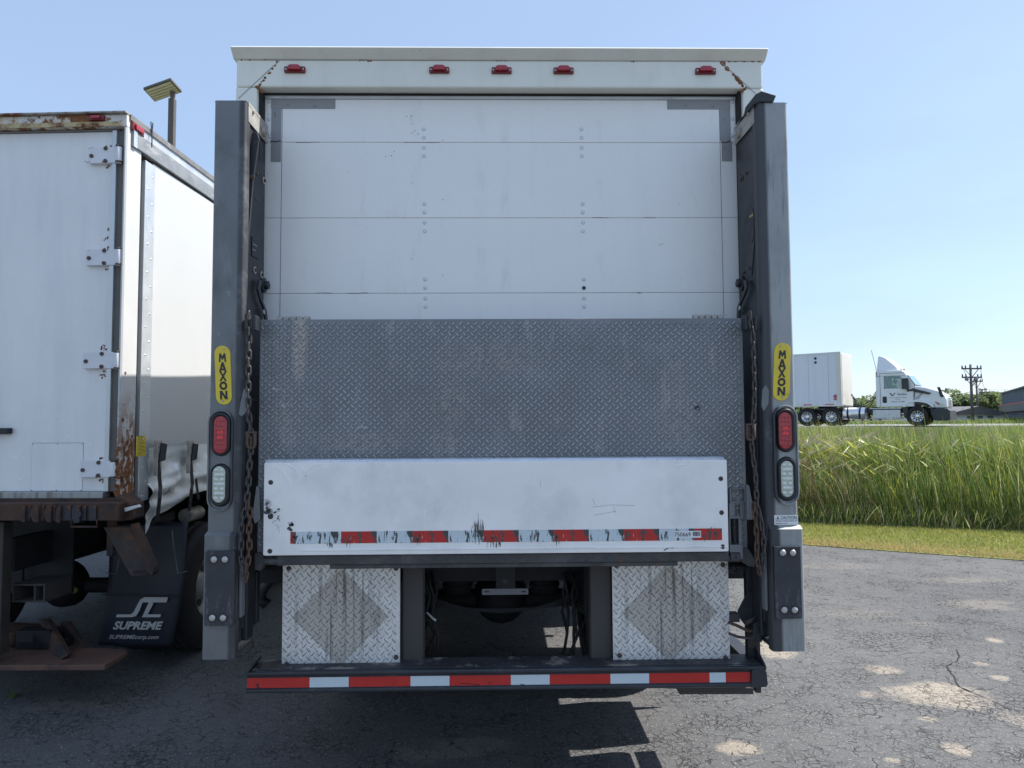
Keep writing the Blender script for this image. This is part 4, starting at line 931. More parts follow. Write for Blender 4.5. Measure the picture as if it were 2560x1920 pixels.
for pts in ([(610, 785), (618, 783), (620, 826), (611, 824)], [(632, 786), (640, 788), (640, 826), (633, 826)], [(1862, 786), (1869, 786), (1869, 826), (1862, 824)], [(1886, 786), (1893, 790), (1893, 826), (1887, 826)]):
    m = MB(); m.prism([W.Y(a_, b_, 2.95) for a_, b_ in pts], (0, .05, 0)); m.build('chain_bracket', m_inner, T, bevel=.004)
for pts in ([(640, 1215), (648, 1220), (650, 1300), (636, 1310), (630, 1290)], [(1866, 1210), (1874, 1215), (1884, 1270), (1882, 1300), (1868, 1300)]):
    m = MB(); m.prism([W.Y(a_, b_, 3.0) for a_, b_ in pts], (0, .02, 0)); m.build('side_plate', m_steel, T, bevel=.004)

# ---------------------------------------------------------------- aluminium panels, posts, bumper
YA = 3.16
for (pp, dc, bolts, nm) in [((705.5, 1410, 1000, 1673), (851, 1543, 121), [(717, 1660), (990, 1643), (990, 1421), (722, 1421)], 'al'), ((1531.5, 1400, 1823, 1661), (1674, 1532, 121), [(1549, 1638.6), (1814, 1644), (1541, 1414), (1807, 1412)], 'ar')]:
    X0, X1, Z0, Z1 = W.rect(*pp, YA); cx, cz = (X0+X1)/2, (Z0+Z1)/2; c0 = W.Y(dc[0], dc[1], YA); rr = (W.Y(dc[0]+dc[2], dc[1], YA)-c0).x
    ma = alum('dirty_tread_aluminium', c0.x-cx, c0.z-cz, rr, rr, 0)
    Z1 += .03
    m = MB(); m.box(X0, X1, YA, YA+.006, Z0, Z1); pn = m.build('tread_panel', ma, T, bevel=.001, org=(cx, YA, cz))
    mr = MB(); m = MB(); p_ = .0173; pz_ = .0184
    for i in range(int((X1-X0)/p_)+1):
        for j in range(int((Z1-Z0)/pz_)+1):
            if (i+j) % 2: continue
            ax_, az = X0+.014+i*p_, Z0+.014+j*pz_
            if ax_ > X1-.012 or az > Z1-.012: continue
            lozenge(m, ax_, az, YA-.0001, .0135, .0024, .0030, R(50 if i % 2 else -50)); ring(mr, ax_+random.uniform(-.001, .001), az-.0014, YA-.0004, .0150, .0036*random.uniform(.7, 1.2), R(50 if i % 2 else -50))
    m.build('tread_pattern', ma, pn, kind='stuff', org=(cx, YA, cz))
    mr.build('tread_shade', m_tread_shade, pn, kind='stuff')  # flat dark shapes painting the shade beside the raised tread
    # impressed outline of a removed placard: a shallow raised rim
    m = MB(); k = .93*rr; cr = .16*rr; path = []
    for q in range(4):
        a0_ = R(90*q); tip = Vector((c0.x+math.cos(a0_)*k, YA-.0008, c0.z+math.sin(a0_)*k))
        for t in (-1, -.4, .4, 1):
            side = Vector((-math.sin(a0_), 0, math.cos(a0_)))*t*cr - Vector((math.cos(a0_), 0, math.sin(a0_)))*(cr*abs(t)*.9)
            path.append(tip+side)
    m.tube(path, .0016, 5, closed=True); m.build('placard_outline', ma, pn, org=(cx, YA, cz))
    for (a_, b_) in bolts:
        p = W.Y(a_, b_, YA-.0005); m = MB(); m.dome(p, (0, -1, 0), .0115, .004, 12, rings=2); m.build('panel_bolt', m_boltrust, pn)
    m = MB(); rs_ = random.Random(3)
    for k in range(9):
        a_ = rs_.uniform(0, 6.28); q = rr*rs_.uniform(.2, .85); m.disc((c0.x+q*math.cos(a_)*.9, YA-.0002, c0.z+q*math.sin(a_)*.9), (0, -1, 0), .0035, .0006, 8)
    m.build('screw_hole', m_boltrust, pn, kind='stuff')
for (a0_, a1_, y0_, y1_) in [(1005.5, 1058, 1400, 1672), (1476.5, 1529, 1400, 1665)]:
    X0, X1, Z0, Z1 = W.rect(a0_, y0_, a1_, y1_, 3.19); m = MB(); m.box(X0, X1, 3.19, 3.27, Z0, Z1); m.build('bumper_post', m_post, T, bevel=.006)
bx0, bx1 = W.Y(614, 1712, YB).x, W.Y(1912, 1695, YB).x
zbt = W.Y(1266, 1672.5, YB).z; zbb = W.Y(1266, 1728, YB).z
m = MB()
pr = [(YB+.012, zbb), (YB, zbb+.006), (YB, zbb+.018), (YB+.012, zbb+.024), (YB+.012, zbt-.022), (YB, zbt-.016), (YB, zbt-.004), (YB+.006, zbt), (YB+.15, zbt), (YB+.15, zbt-.006), (YB+.02, zbt-.006), (YB+.02, zbb+.006), (YB+.15, zbb+.006), (YB+.15, zbb)]
m.prism([(bx0, y, z) for y, z in pr], (bx1-bx0, 0, 0)); BM = m.build('rear_bumper', m_bumper, T, bevel=.003)
m = MB(); m.box(bx0+.02, bx1-.01, YB+.02, YB+.148, zbt+.0005, zbt+.003); m.build('bumper_step', m_bumptop, BM)
m = MB()
for i in range(60):
    xx = bx0+.05+(bx1-bx0-.1)*i/59
    m.disc((xx, YB+.045+.03*(i % 2), zbt+.003), (0, 0, 1), .006, .002, 8)
m.build('step_studs', m_bumptop, BM, kind='stuff')
segs = [(617.5, 773.8, 'R'), (773.8, 871.8, 'W'), (871.8, 1026.2, 'R'), (1026.2, 1123.9, 'W'), (1123.9, 1277, 'R'), (1277, 1374.3, 'W'), (1374.3, 1526, 'R'), (1526, 1623, 'W'), (1623, 1774, 'R'), (1774, 1814.5, 'W'), (1814.5, 1876, 'R')]
zt0 = W.Y(1246, 1718, YB+.012).z; zt1 = W.Y(1246, 1687.5, YB+.012).z
for a_, b_, k in segs:
    xa, xb = W.Y(a_, 1703, YB+.01).x, W.Y(b_, 1703, YB+.01).x
    m = MB(); m.box(xa+.0003, xb-.0003, YB+.0095, YB+.0115, zt0, zt1); m.build('reflective_tape', m_tapeR if k == 'R' else m_tapeW, BM)
m = MB()
for (x, y) in [(644, 1712), (645, 1719)]: m.disc(W.Y(x, y, YB+.0092), (0, -1, 0), .006, .0006, 8)
for pts in ([(1150, 1708), (1165, 1709), (1180, 1710), (1198, 1712)], [(980, 1713), (985, 1706)], [(1300, 1710), (1312, 1712)], [(1400, 1716), (1430, 1712), (1445, 1713)], [(800, 1724), (815, 1725)], [(1222, 1711), (1222, 1705), (1228, 1706)]):
    m.tube([W.Y(a_, b_, YB+.0092) for a_, b_ in pts], .0012, 4)
m.build('tape_tear', m_ink, BM, kind='stuff')
# bumper ends
q = [(1878, 1664), (1893, 1655), (1912, 1668), (1918, 1680), (1920, 1716), (1912, 1719), (1876, 1720)]
m = MB(); m.prism([W.Y(a_, b_, YB-.002) for a_, b_ in [(1880, 1676), (1906, 1672), (1917, 1680), (1920, 1712), (1916, 1718), (1878, 1720)]], (0, .012, 0)); m.build('bumper_end', m_bumper, BM, bevel=.002)
m = MB(); m.prism([(bx1, YB, zbt-.02), (bx1, YB, zbt), (bx1, YB+.10, zbt+.045), (bx1, YB+.16, zbt+.045), (bx1, YB+.16, zbt-.06)], (.008, 0, 0)); m.build('end_plate', m_bumper, BM, bevel=.001)
m = MB(); m.prism([W.Y(a_, b_, YB) for a_, b_ in ((613, 1682), (613, 1677), (629, 1663), (631, 1667), (618, 1683))], (0, .12, 0)); m.build('end_tab', m_bumper, BM, bevel=.001)
q = W.rect(1694, 1722, 1884, 1738, 3.2)
m = MB(); m.prism([W.Y(a_, b_, 3.2) for a_, b_ in ((1664, 1722), (1692, 1722), (1700, 1737), (1720, 1736), (1884, 1736), (1884, 1720), (1664, 1715))], (0, .04, 0)); m.build('under_bumper_bar', m_post, T, bevel=.002)
fr(1886, 1400, 1900, 1733, 3.22, 3.28, 'side_leg', m_bumper)
fr(1868, 1416, 1886, 1653, 3.18, 3.22, 'rear_leg', m_black)
m = MB(); m.prism([W.Y(a_, b_, 3.17) for a_, b_ in ((1870, 1478), (1890, 1478), (1890, 1560), (1862, 1562), (1845, 1540), (1845, 1527))], (0, .008, 0)); m.build('gusset', m_black, T, bevel=.002)
fr(1820, 1416, 1892, 1427, 3.2, 3.25, 'cross_bar', m_black)
for (pts, r, mt) in [([(1822, 1556), (1840, 1563), (1870, 1577), (1890, 1578), (1905, 1575)], .007, m_rustchain), ([(1822, 1583), (1845, 1592), (1875, 1596), (1900, 1594), (1922, 1586), (1924, 1575)], .006, m_chain), ([(1822, 1420), (1826, 1428), (1836, 1432), (1839, 1425), (1834, 1412)], .006, m_rubber), ([(1862, 1556), (1880, 1548), (1890, 1540)], .004, m_chain), ([(1862, 1562), (1878, 1554), (1892, 1548)], .004, m_chain), ([(1880, 1575), (1888, 1565), (1898, 1560), (1900, 1540)], .006, m_rubber), ([(1880, 1585), (1888, 1600), (1900, 1602), (1905, 1585), (1903, 1560)], .009, m_black)]:
    m = MB(); m.tube([W.Y(a_, b_, 3.12) for a_, b_ in pts], r, 8); m.build('hydraulic_hose', mt, T)
m = MB(); m.prism([W.Y(a_, b_, 3.1) for a_, b_ in ((1884, 1560), (1905, 1552), (1908, 1590), (1898, 1604), (1884, 1592))], (0, .05, 0)); m.build('valve_block', m_black, T, bevel=.004)
fr(1826, 1535, 1850, 1556, 3.15, 3.2, 'hose_bracket', m_post)
# left side hardware below the sleeve
for (pts, r) in [([(628, 1430), (629, 1500), (627, 1590)], .006), ([(633, 1560), (634, 1600), (632, 1620)], .005)]:
    m = MB(); m.tube([W.Y(a_, b_, 3.15) for a_, b_ in pts], r, 8); m.build('hydraulic_hose', m_chain, T)
fr(636, 1430, 642, 1560, 3.18, 3.22, 'rear_leg', m_black)
# licence plate bracket
YL = 3.32
q = W.rect(1240, 1405, 1288, 1471, YL); m = MB(); m.box(q[0], q[1], YL, YL+.004, q[2], q[3]); pb = m.build('plate_bracket', m_under, T, bevel=.001)
q = W.rect(1205, 1472, 1321, 1487, YL-.005); m = MB(); m.prism(rrect(q[0], q[1], q[2], q[3], YL-.004, .005), (0, .003, 0)); m.build('plate_bar', mat('bracket_bar', (.16, .17, .19), .5, .3), pb)
m = MB(); m.disc(W.Y(1263, 1453, YL-.0006), (0, -1, 0), .012, .0008, 12)
for x in (1217, 1309): m.prism(rrect(*[W.rect(x-6, 1477, x+6, 1481, YL-.005)[k] for k in (0, 1, 2, 3)], YL-.0048, .003), (0, -.0006, 0))
m.build('bracket_hole', m_ink, pb, kind='stuff')
# ---------------------------------------------------------------- underbody
for sx in (-1, 1):
    m = MB(); m.box(sx*.40, sx*.47, 3.35, 10.2, .86, 1.10); m.build('frame_rail', m_under, T)
for y in (3.75, 4.4, 6.3, 8.0):
    m = MB(); m.box(-.40, .40, y, y+.06, .95, 1.08); m.build('cross_member', m_under, T)
ya = 5.15; m = MB(); m.tube([(-1.02, ya, .5), (1.02, ya, .5)], .065, 12); ax_o = m.build('rear_axle', m_under, T)
m = MB(); m.dome((0, ya, .52), (0, -1, 0), .20, .19, 16, rings=4); m.dome((0, ya, .52), (0, 1, 0), .20, .19, 16, rings=4); m.build('differential', m_under, ax_o)
for sx in (-1, 1):
    m = MB(); m.disc((sx*.30, ya-.30, .62), (0, 0, 1), .095, .11, 16); m.disc((sx*.30, ya-.30, .66), (0, 0, 1), .105, .02, 16); m.build('brake_chamber', m_under, ax_o)
    m = MB(); pts = [(sx*.52, ya-.75+.15*i, .62-.10*math.sin(math.pi*i/10)) for i in range(11)]; m.tube(pts, .035, 6); m.build('leaf_spring', m_under, T)
def tyre_mesh(R_=.5, w=.24, rim=.29, n=36):
    m = MB(); pr = [(rim, -w*.42), (rim+.03, -w*.5), (R_*.86, -w*.52), (R_*.965, -w*.46), (R_, -w*.38), (R_, -w*.14), (R_-.014, -w*.12), (R_-.014, -w*.09), (R_, -w*.07), (R_, w*.07), (R_-.014, w*.09), (R_-.014, w*.12), (R_, w*.14), (R_, w*.38), (R_*.965, w*.46), (R_*.86, w*.52), (rim+.03, w*.5), (rim, w*.42)]
    k = len(pr); vs = []
    for i in range(n):
        a_ = 2*math.pi*i/n
        for (r, x) in pr: vs.append((x, r*math.cos(a_), r*math.sin(a_)))
    fs = [(i*k+j, i*k+j+1, ((i+1) % n)*k+j+1, ((i+1) % n)*k+j) for i in range(n) for j in range(k-1)]
    m.add(vs, fs, 0, True); return m
def rim_mesh(rim=.29, out=1, holes=8, mi=0):
    m = MB(); n = 32; pr = [(rim+.012, .10), (rim-.01, .105), (rim-.02, .06), (rim*.72, -.02), (rim*.42, .0), (rim*.38, .05), (rim*.15, .06)]
    k = len(pr); vs = []
    for i in range(n):
        a_ = 2*math.pi*i/n
        for (r, x) in pr: vs.append((out*x, r*math.cos(a_), r*math.sin(a_)))
    m.add(vs, [(i*k+j, i*k+j+1, ((i+1) % n)*k+j+1, ((i+1) % n)*k+j) for i in range(n) for j in range(k-1)], 0, True)
    m.add([vs[i*k+k-1] for i in range(n)], [tuple(range(n))])
    for h in range(holes):
        a_ = 2*math.pi*h/holes; m.disc((out*.012, rim*.60*math.cos(a_), rim*.60*math.sin(a_)), (out, 0, 0), rim*.12, .012, 12, 1)
    return m
T_src = [None, None]
for sx in (-1, 1):
    for dx in (.72, 1.04):
        p = Vector((sx*dx, ya, .5))
        if T_src[0] is None:
            T_src[0] = tyre_mesh().build('wheel', m_tyre, T, org=(0, 0, 0)); wh = T_src[0]; wh.location = p-ORG[T.name]; ORG[wh.name] = p
        else: wh = inst(T_src[0], T, p)
        if dx > 1:
            r_ = rim_mesh(out=sx).build('rim', [m_rim, m_ink], wh, org=(0, 0, 0)); r_.location = (0, 0, 0)
    m = MB(); m.prism([Vector(v) for v in ((sx*.60, 4.45, .25), (sx*1.2, 4.45, .25), (sx*1.22, 4.45, 1.05), (sx*.58, 4.45, 1.05))], (0, .012, 0)); m.build('mud_flap', m_rubber, T)
m = MB(); m.box(-.38, .38, 7.6, 9.9, .35, .95); m.build('added_engine_mass', m_under, T, bevel=.08)  # unseen engine mass, added to darken the ground under the box
m = MB(); m.tube([(-.25, 5.6, .62), (-.25, 8.6, .60)], .11, 12); m.build('silencer', m_under, T)
# hanging cables
rs_ = random.Random(5)
for k in range(14):
    x = rs_.choice([-.42, -.38, -.35, .33, .37, .42])+rs_.uniform(-.03, .03); m = MB(); pts = [(x+rs_.uniform(-.03, .03), 3.45+rs_.uniform(-.04, .04), 1.05-.10*i) for i in range(5)]
    m.tube(pts, .008, 6); m.build('hanging_cable', m_under, T)
for k in range(4):
    m = MB(); m.tube([(-.42+.084*i, 3.6, .86-.05*math.sin(math.pi*i/10)*(k+1)*.5+.02*k) for i in range(11)], .006, 5); m.build('brake_line', m_under, T)
m = MB(); p = W.Y(1082, 1546, 3.4); m.tube([p+Vector((-.03, 0, .03)), p, p+Vector((.015, 0, -.01))], .005, 6); m.build('bright_clip', m_sticker, T)
# side box and guard at the near right of the chassis (throws the notched shadow)
m = MB(); m.box(1.00, 1.27, 4.02, 4.60, .56, 1.02); m.build('side_tool_box', m_black, T, bevel=.01)
m = MB(); m.box(.98, 1.10, 3.40, 3.92, .50, 1.03); m.build('hydraulic_tank', mat('tank_dark_green', (.012, .022, .02), .5, var=.2), T, bevel=.03)
m = MB(); m.box(1.20, 1.27, 3.50, 3.93, .56, .62); m.build('side_guard', m_black, T)
m = MB(); m.box(1.0, 1.27, 6.25, 9.6, .55, 1.05); m.build('fuel_tank', m_under, T, bevel=.05)
m = MB(); m.box(-1.27, -1.0, 6.25, 9.6, .55, 1.05); m.build('fuel_tank', m_under, T, bevel=.05)
for (y_) in (3.5, 4.1, 4.9, 6.0, 7.5, 9.0):
    m = MB(); m.box(-1.22, 1.22, y_, y_+.05, ZF-.16, ZF-.06); m.build('floor_bearer', m_under, T)
# cab and front axle ahead of the cargo box
m = MB(); m.prism([(-1.15, 10.55, .75), (-1.15, 10.55, 2.75), (-1.15, 12.0, 2.75), (-1.15, 12.6, 1.75), (-1.15, 13.6, 1.55), (-1.15, 13.7, .6), (-1.15, 12.0, .6)], (2.3, 0, 0)); m.build('cab', m_white, T, bevel=.06)
m = MB(); m.prism([(-1.0, 12.06, 2.66), (1.0, 12.06, 2.66), (1.0, 12.59, 1.80), (-1.0, 12.59, 1.80)], (0, .03, .02)); m.build('windshield', m_screen, T)
for sx in (-1, 1): inst(T_src[0], T, (sx*.98, 12.6, .5))
# white curved skirt showing at left between sleeve and tread panel
q = [W.Y(a_, b_, 3.85) for a_, b_ in ((640, 1395), (690, 1400), (688, 1415), (676, 1435), (662, 1452), (654, 1458), (646, 1440))]
m = MB(); m.prism(q, (0, .5, 0)); m.build('side_skirt', m_white, T, bevel=.01)
m = MB(); m.tube([W.Y(a_, b_, 3.83) for a_, b_ in ((695, 1412), (690, 1430), (668, 1455), (652, 1482), (655, 1500), (668, 1512))], .03, 10); m.build('splash_guard', m_rubber, T)
# =================================================================== NEIGHBOUR TRUCK (left)
N0 = Vector((W.Y(309, 700, 4.40).x, 4.40, 0)); NA = R(-3.0)
N = Space(N0, NA)
B2 = thing('box_truck', 'rust-stained white box truck with curtain side, parked at the left, hinged rear door', 'truck', N0, NA, local=True)
def nbox(rc, y0, y1, nm, mt, par=None, bevel=.003, ztop=None, x0=None, **k):
    q = N.rect(*rc, y0); m = MB(); m.box(q[0] if x0 is None else x0, q[1], y0, y1, q[2], q[3] if ztop is None else ztop); return m.build(nm, mt, par or B2, bevel=bevel, **k)
zr = N.Y(309, 281, 0).z; zh = N.Y(300, 316, 0).z; zsill = N.Y(280, 1246, 0).z; XL = -2.5
print('neighbour', N0, zr, zh, zsill)
LN = 5.6
m = MB(); m.box(XL, -.01, .05, LN, zr-.05, zr-.012); m.build('roof', m_white, B2)
m = MB(); m.box(XL, XL+.04, .05, LN, zsill, zr-.05); m.build('side_wall', m_white, B2)
m = MB(); m.box(XL+.04, -.06, LN-.05, LN, zsill, zr-.05); m.build('front_wall', m_white, B2)
m = MB(); m.box(XL+.04, -.06, .10, LN-.05, zsill-.08, zsill+.02); m.build('box_floor', m_under, B2)
m = MB(); m.box(XL, .0, -.004, .10, zh, zr-.012); hd2 = m.build('header', m_rustwhite, B2, bevel=.006)
m = MB(); m.box(XL, .004, -.03, .12, zr-.014, zr); m.build('roof_flashing', mat('flashing', (.30, .29, .27), .6, .3, var=.3, vs=9, layers=[dict(c=RUST, s=8, a=.5, b=.6)]), hd2, bevel=.004)
q = N.rect(0, 307, 300, 317, -.01); m = MB(); m.box(XL, -.03, -.012, -.004, zh, zh+.028); m.build('header_lower_flange', mat('yellowed_flange', (.5, .40, .22), .6, var=.15, vs=5, layers=[dict(c=RUST, s=10, a=.5, b=.62)]), hd2)
zd1 = N.Y(150, 333, .05).z; zd0 = N.Y(150, 1228, .05).z
xdr = (N.Y(287, 331, .05).x+N.Y(266, 1228, .05).x)/2
m = MB(); m.box(XL+.12, xdr, .045, .09, zd0, zd1); dr = m.build('rear_door', m_door2, B2, bevel=.003, org=(xdr, .045, zd0))
# frame round the door
m = MB(); m.box(XL, -.07, .03, .08, zd1+.001, zh-.002); m.build('door_frame_top', m_trim, B2, bevel=.004)
m = MB(); m.box(XL, -.10, -.002, .08, zsill, zd0-.001); m.build('door_sill', mat('sill_metal', (.36, .37, .36), .5, .3, var=.1, vs=5, layers=[dict(c=(.14, .10, .06), s=7, a=.48, b=.66, st=(2.5, 1, .5), amt=.8)]), B2, bevel=.004)
x3 = N.Y(302, 700, .0).x
m = MB(); m.box(xdr+.001, xdr+.03, .02, .08, zd0, zd1); m.build('door_edge_strip', m_alustrip, B2, bevel=.003)
m = MB(); m.box(xdr+.031, x3-.012, .035, .08, zd0, zd1+.001); m.build('door_gasket', mat('gasket_brown', (.13, .12, .11), .6, var=.2), B2)
# corner post
p1 = N.X(346, 700, 0)
print('post depth', p1.y, 'xdr', xdr, x3)
m = MB(); zpb2 = N.Y(300, 1240, 0).z
m.prism([(x3, 0.06, zpb2), (x3, -.001, zpb2), (x3+.012, -.004, zpb2), (-.012, -.004, zpb2), (0, .008, zpb2), (0, p1.y, zpb2), (-.06, p1.y, zpb2), (-.06, .06, zpb2)], (0, 0, zh-zpb2-.001)); post = m.build('corner_post', m_rustpost, B2, bevel=.004)
# rust at the post foot as corroded geometry flakes
m = MB(); rs_ = random.Random(9)
for k in range(70):
    m.disc((0.0005, rs_.uniform(0.02, max(.05, p1.y-.02)), zpb2+abs(rs_.gauss(0, .28))), (1, 0, 0), rs_.uniform(.004, .016), .0015, 6)
for k in range(26):
    m.disc((rs_.uniform(x3, 0), -.004, zpb2+abs(rs_.gauss(0, .16))), (0, -1, 0), rs_.uniform(.004, .014), .0015, 6)
m.build('rust_scale', m_rustscab, post, kind='stuff')
m = MB(); m.prism([N.Y(a_, b_, -.02) for a_, b_ in ((285, 1240), (300, 1238), (318, 1250), (330, 1262), (330, 1300), (288, 1305))], (0, .14, 0)); m.build('crushed_foot', m_rusty, B2, bevel=.01)
# hinges
def hinge(x0_, y0_, x1_, y1_):
    q = N.rect(x0_, y0_, x1_, y1_, .03); m = MB(); xk = q[1]-.045
    m.box(q[0], xk, .012, .044, q[2], q[3]); h = m.build('hinge', m_hinge, B2, bevel=.003)
    m = MB(); zc = (q[2]+q[3])/2; m.box(xk, q[1]-.02, .006, .04, q[2]+.002, q[3]-.002); m.tube([(q[1]-.02, .005, q[2]-.006), (q[1]-.02, .005, q[3]+.006)], .019, 12); m.build('knuckle', m_hinge, h, bevel=.002)
    m = MB(); w_ = q[1]-q[0]; hh = q[3]-q[2]
    for u, v in ((.09, .45), (.50, .90), (.50, .12)):
        m = MB(); m.disc((q[0]+w_*u, .012, q[2]+hh*v), (0, -1, 0), .013, .006, 8); m.build('hinge_bolt', m_boltrust, h)
    for v in (q[2]-.004, q[3]-.006):
        m = MB(); m.tube([(q[1]-.02, .005, v), (q[1]-.02, .005, v+.012)], .021, 8); m.build('pin_collar', m_boltrust, h)
    m = MB()
    for k in range(9): m.disc((q[0]+w_*random.choice([.03, .5, .5, .9])+random.gauss(0, .012), .0121, random.choice([q[2]+.006, q[3]-.006])+random.gauss(0, .003)), (0, -1, 0), random.uniform(.002, .006), .0008, 6)
    m.build('rust_chip', m_rustscab, h, kind='stuff'); m = MB()
    m = MB(); 
    for k in range(5): m.disc((q[0]+w_*.5+random.gauss(0, .014), .0445-.0008, q[3-(k % 2)]+(.022 if k % 2 == 0 else -.022)*random.uniform(.3, 1)), (0, -1, 0), random.uniform(.003, .008), .001, 6)
    m.build('chipped_rust', m_rustscab, dr, kind='stuff')
for h in [(226, 370, 311, 410), (219, 624.5, 311, 664.5), (211, 881, 307, 922), (203.5, 1152, 298, 1193)]: hinge(*h)
# lights
for rc, ax_ in (((222, 288.5, 260, 300.5), 'y'),):
    q = N.rect(*rc, -.02); m = MB(); m.prism(rrect(q[0], q[1], q[2], q[3], -.005, .006), (0, -.02, 0)); ml = m.build('marker_light', m_darkred, B2, bevel=.003)
    m = MB(); m.prism(rrect(q[0]+.02, q[1]-.02, q[2]+.007, q[3]-.005, -.025, .006), (0, -.012, 0)); m.build('lens', m_redlens, ml, bevel=.004)
a_ = N.X(305, 291, .005); b_ = N.X(326, 300, .005); m = MB(); m.box(.003, .02, .03, .16, zr-.10, zr-.045); ml = m.build('marker_light', m_darkred, B2, bevel=.004); m = MB(); m.box(.02, .034, .05, .14, zr-.09, zr-.055); m.build('lens', m_redlens, ml, bevel=.006)
# black door handle at left and access panel outline
q = N.rect(-40, 1070, 28, 1085, .03); m = MB(); m.box(q[0], q[1], .0, .044, q[2], q[3]); m.build('door_handle', m_rubber, B2, bevel=.006)
q = N.rect(79, 1108, 207, 1227, .044)
m = MB(); m.box(q[0], q[1], .0425, .0448, q[2]-.0, q[3]); ap = m.build('access_panel', m_door2, dr, bevel=.001)
m = MB(); t_ = .0016
for bb in ((q[0]-t_, q[1]+t_, q[3], q[3]+t_*1.5), (q[0]-t_, q[0], q[2], q[3]), (q[1], q[1]+t_, q[2], q[3])): m.box(bb[0], bb[1], .0443, .0449, bb[2], bb[3])
for u in (0, .5, 1):
    for v in (.03, 1):
        m.disc((q[0]+(q[1]-q[0])*u+(.006 if u == 0 else -.006 if u == 1 else 0), .0424, q[2]+(q[3]-q[2])*v-.006), (0, -1, 0), .0035, .001, 6)
m.build('panel_outline', m_gap, dr, kind='stuff')
m = MB()
for pts in ([(97, 1105), (150, 1104)][:0] or [(116, 1112), (124, 1120), (140, 1125), (155, 1122), (164, 1113), (167, 1109)], [(166, 1104), (171, 1098), (174, 1092)], [(104, 1102), (118, 1104)], [(222, 1117), (228, 1114), (226, 1104)], [(140, 1044), (155, 1040), (156, 1057)], [(94, 1030), (98, 1037), (103, 1033)], [(90, 1050), (105, 1049)], [(42, 1195), (55, 1200), (64, 1193), (60, 1205)], [(20, 1140), (45, 1148), (60, 1130)]):
    m.tube([N.Y(a_, b_, .0447) for a_, b_ in pts], .0018, 5)
m.build('polish_scratch', m_bright, dr, kind='stuff')
m = MB(); rs_ = random.Random(2)
for (x, y) in [(273, 574), (265, 596), (258, 866), (258, 938), (255, 1200)]:
    for k in range(7): m.disc(N.Y(x+rs_.gauss(0, 3), y+rs_.gauss(0, 3), .0444), (0, -1, 0), rs_.uniform(.003, .007), .0008, 6)
m.build('chipped_paint', m_rustscab, dr, kind='stuff')
# side: rail, roof edge, curtain
zrl0 = N.X(334, 366, .01).z; zrl1 = N.X(327, 321, .01).z
print('rail', zrl0, zrl1, zr)
m = MB(); m.box(-.05, .001, p1.y+.001, LN, zrl1, zr-.014); m.build('roof_rail', m_alustrip, B2, bevel=.003)
m = MB(); m.box(-.02, .016, .045, LN, zrl0, zrl1-.002); rl = m.build('curtain_rail', m_greyrail, B2, bevel=.004)
m = MB(); m.box(.0165, .020, .045, .085, zrl0-.004, zrl1+.004); m.build('rail_end_cap', m_alustrip, rl, bevel=.001)
m = MB(); m.box(.001, .012, .02, LN, zr-.04, zr-.004); m.build('drip_edge', m_trim, B2)
m = MB(); zc_ = zr-.03
for i in range(2): m.tube([(.016+.002*i, .24+.02*i, zrl1+.14), (.02, .25, zrl1+.06), (.018, .255, zrl1-.03)], .004, 5)
m.build('frayed_cord', m_strap, B2)
c0_ = N.X(356, 700, -.005).y; c1_ = N.X(381, 700, -.005).y
zc0 = N.X(345, 1254, -.005).z
print('curtain pole', c0_, c1_, zc0)
m = MB(); m.box(-.03, .0, c0_, c1_, zc0, zrl0-.03); cp_ = m.build('curtain_pole', m_alustrip, B2, bevel=.003, org=(0, c0_, zc0))
m = MB(); n_ = 24
for k in range(n_):
    z_ = zc0+.03+(zrl0-.15-zc0)*k/(n_-1); m.dome((0, c0_+(c1_-c0_)*(.72 if k % 2 else .35), z_), (1, 0, 0), .007, .004, 7, rings=2)
m.build('rivets', m_chrome, cp_, kind='stuff')
q0 = N.X(343, 1090, .0005); q1 = N.X(357, 1140, .0005)
m = MB(); m.box(.0002, .0012, q0.y-.01, q0.y+.10, q1.z, q0.z); ws = m.build('warning_sticker', m_yellow, B2)
m = MB(); hh = q0.z-q1.z
for k in range(14):
    z_ = q0.z-hh*(k+.6)/14.5; m.box(.0013, .0016, q0.y+.005, q0.y+(.09 if k % 3 else .07), z_-hh*.014, z_+hh*(.022 if k == 0 else .008))
m.build('lettering', m_ink, ws)
# curtain cloth
ys0 = c1_-.02; nY, nZ = 90, 60; zt_ = zrl0-.015
seam = N.X(400, 1117, 0).z; zbF = N.X(420, 1285, 0).z
print('seam', seam, 'bottom', zbF)
def cloth(mb, z1, z0, ny, nz, folds, mi=0):
    vs = []
    for j in range(nz+1):
        for i in range(ny+1):
            y = ys0+(LN-.1-ys0)*(i/ny)**1.3; t = j/nz; zb_ = z0(y); z = z1*(1-t)+zb_*t
            x = -.004 + (folds(y, z, t) if folds else .003*math.sin(y*3+z*1.2))
            vs.append((x, y, z))
    mb.add(vs, [(j*(ny+1)+i, (j+1)*(ny+1)+i, (j+1)*(ny+1)+i+1, j*(ny+1)+i+1) for j in range(nz) for i in range(ny)], mi, True)
m = MB(); cloth(m, zt_, lambda y: seam, 60, 30, None); cu = m.build('side_curtain', m_curtain, B2, org=(0, ys0, seam))
def fold(y, z, t):
    a_ = mnoise.noise(Vector((y*1.6, z*3.4, 3.3))); b_ = mnoise.noise(Vector((y*2.6+z*4, z*9-y*1.5, 8.1))); c_ = mnoise.noise(Vector((y*6-z*9, z*14+y*3, 1.1)))
    return (.07*a_+.05*b_+.014*c_)*min(1, t*2.5)+.03*t
def hem(y):
    base = zbF + .10*max(0, 1-(y-ys0)/.10)*-1 + .16*min(1, max(0, (y-ys0)/1.0)) + .012*math.sin(y*9)
    return base
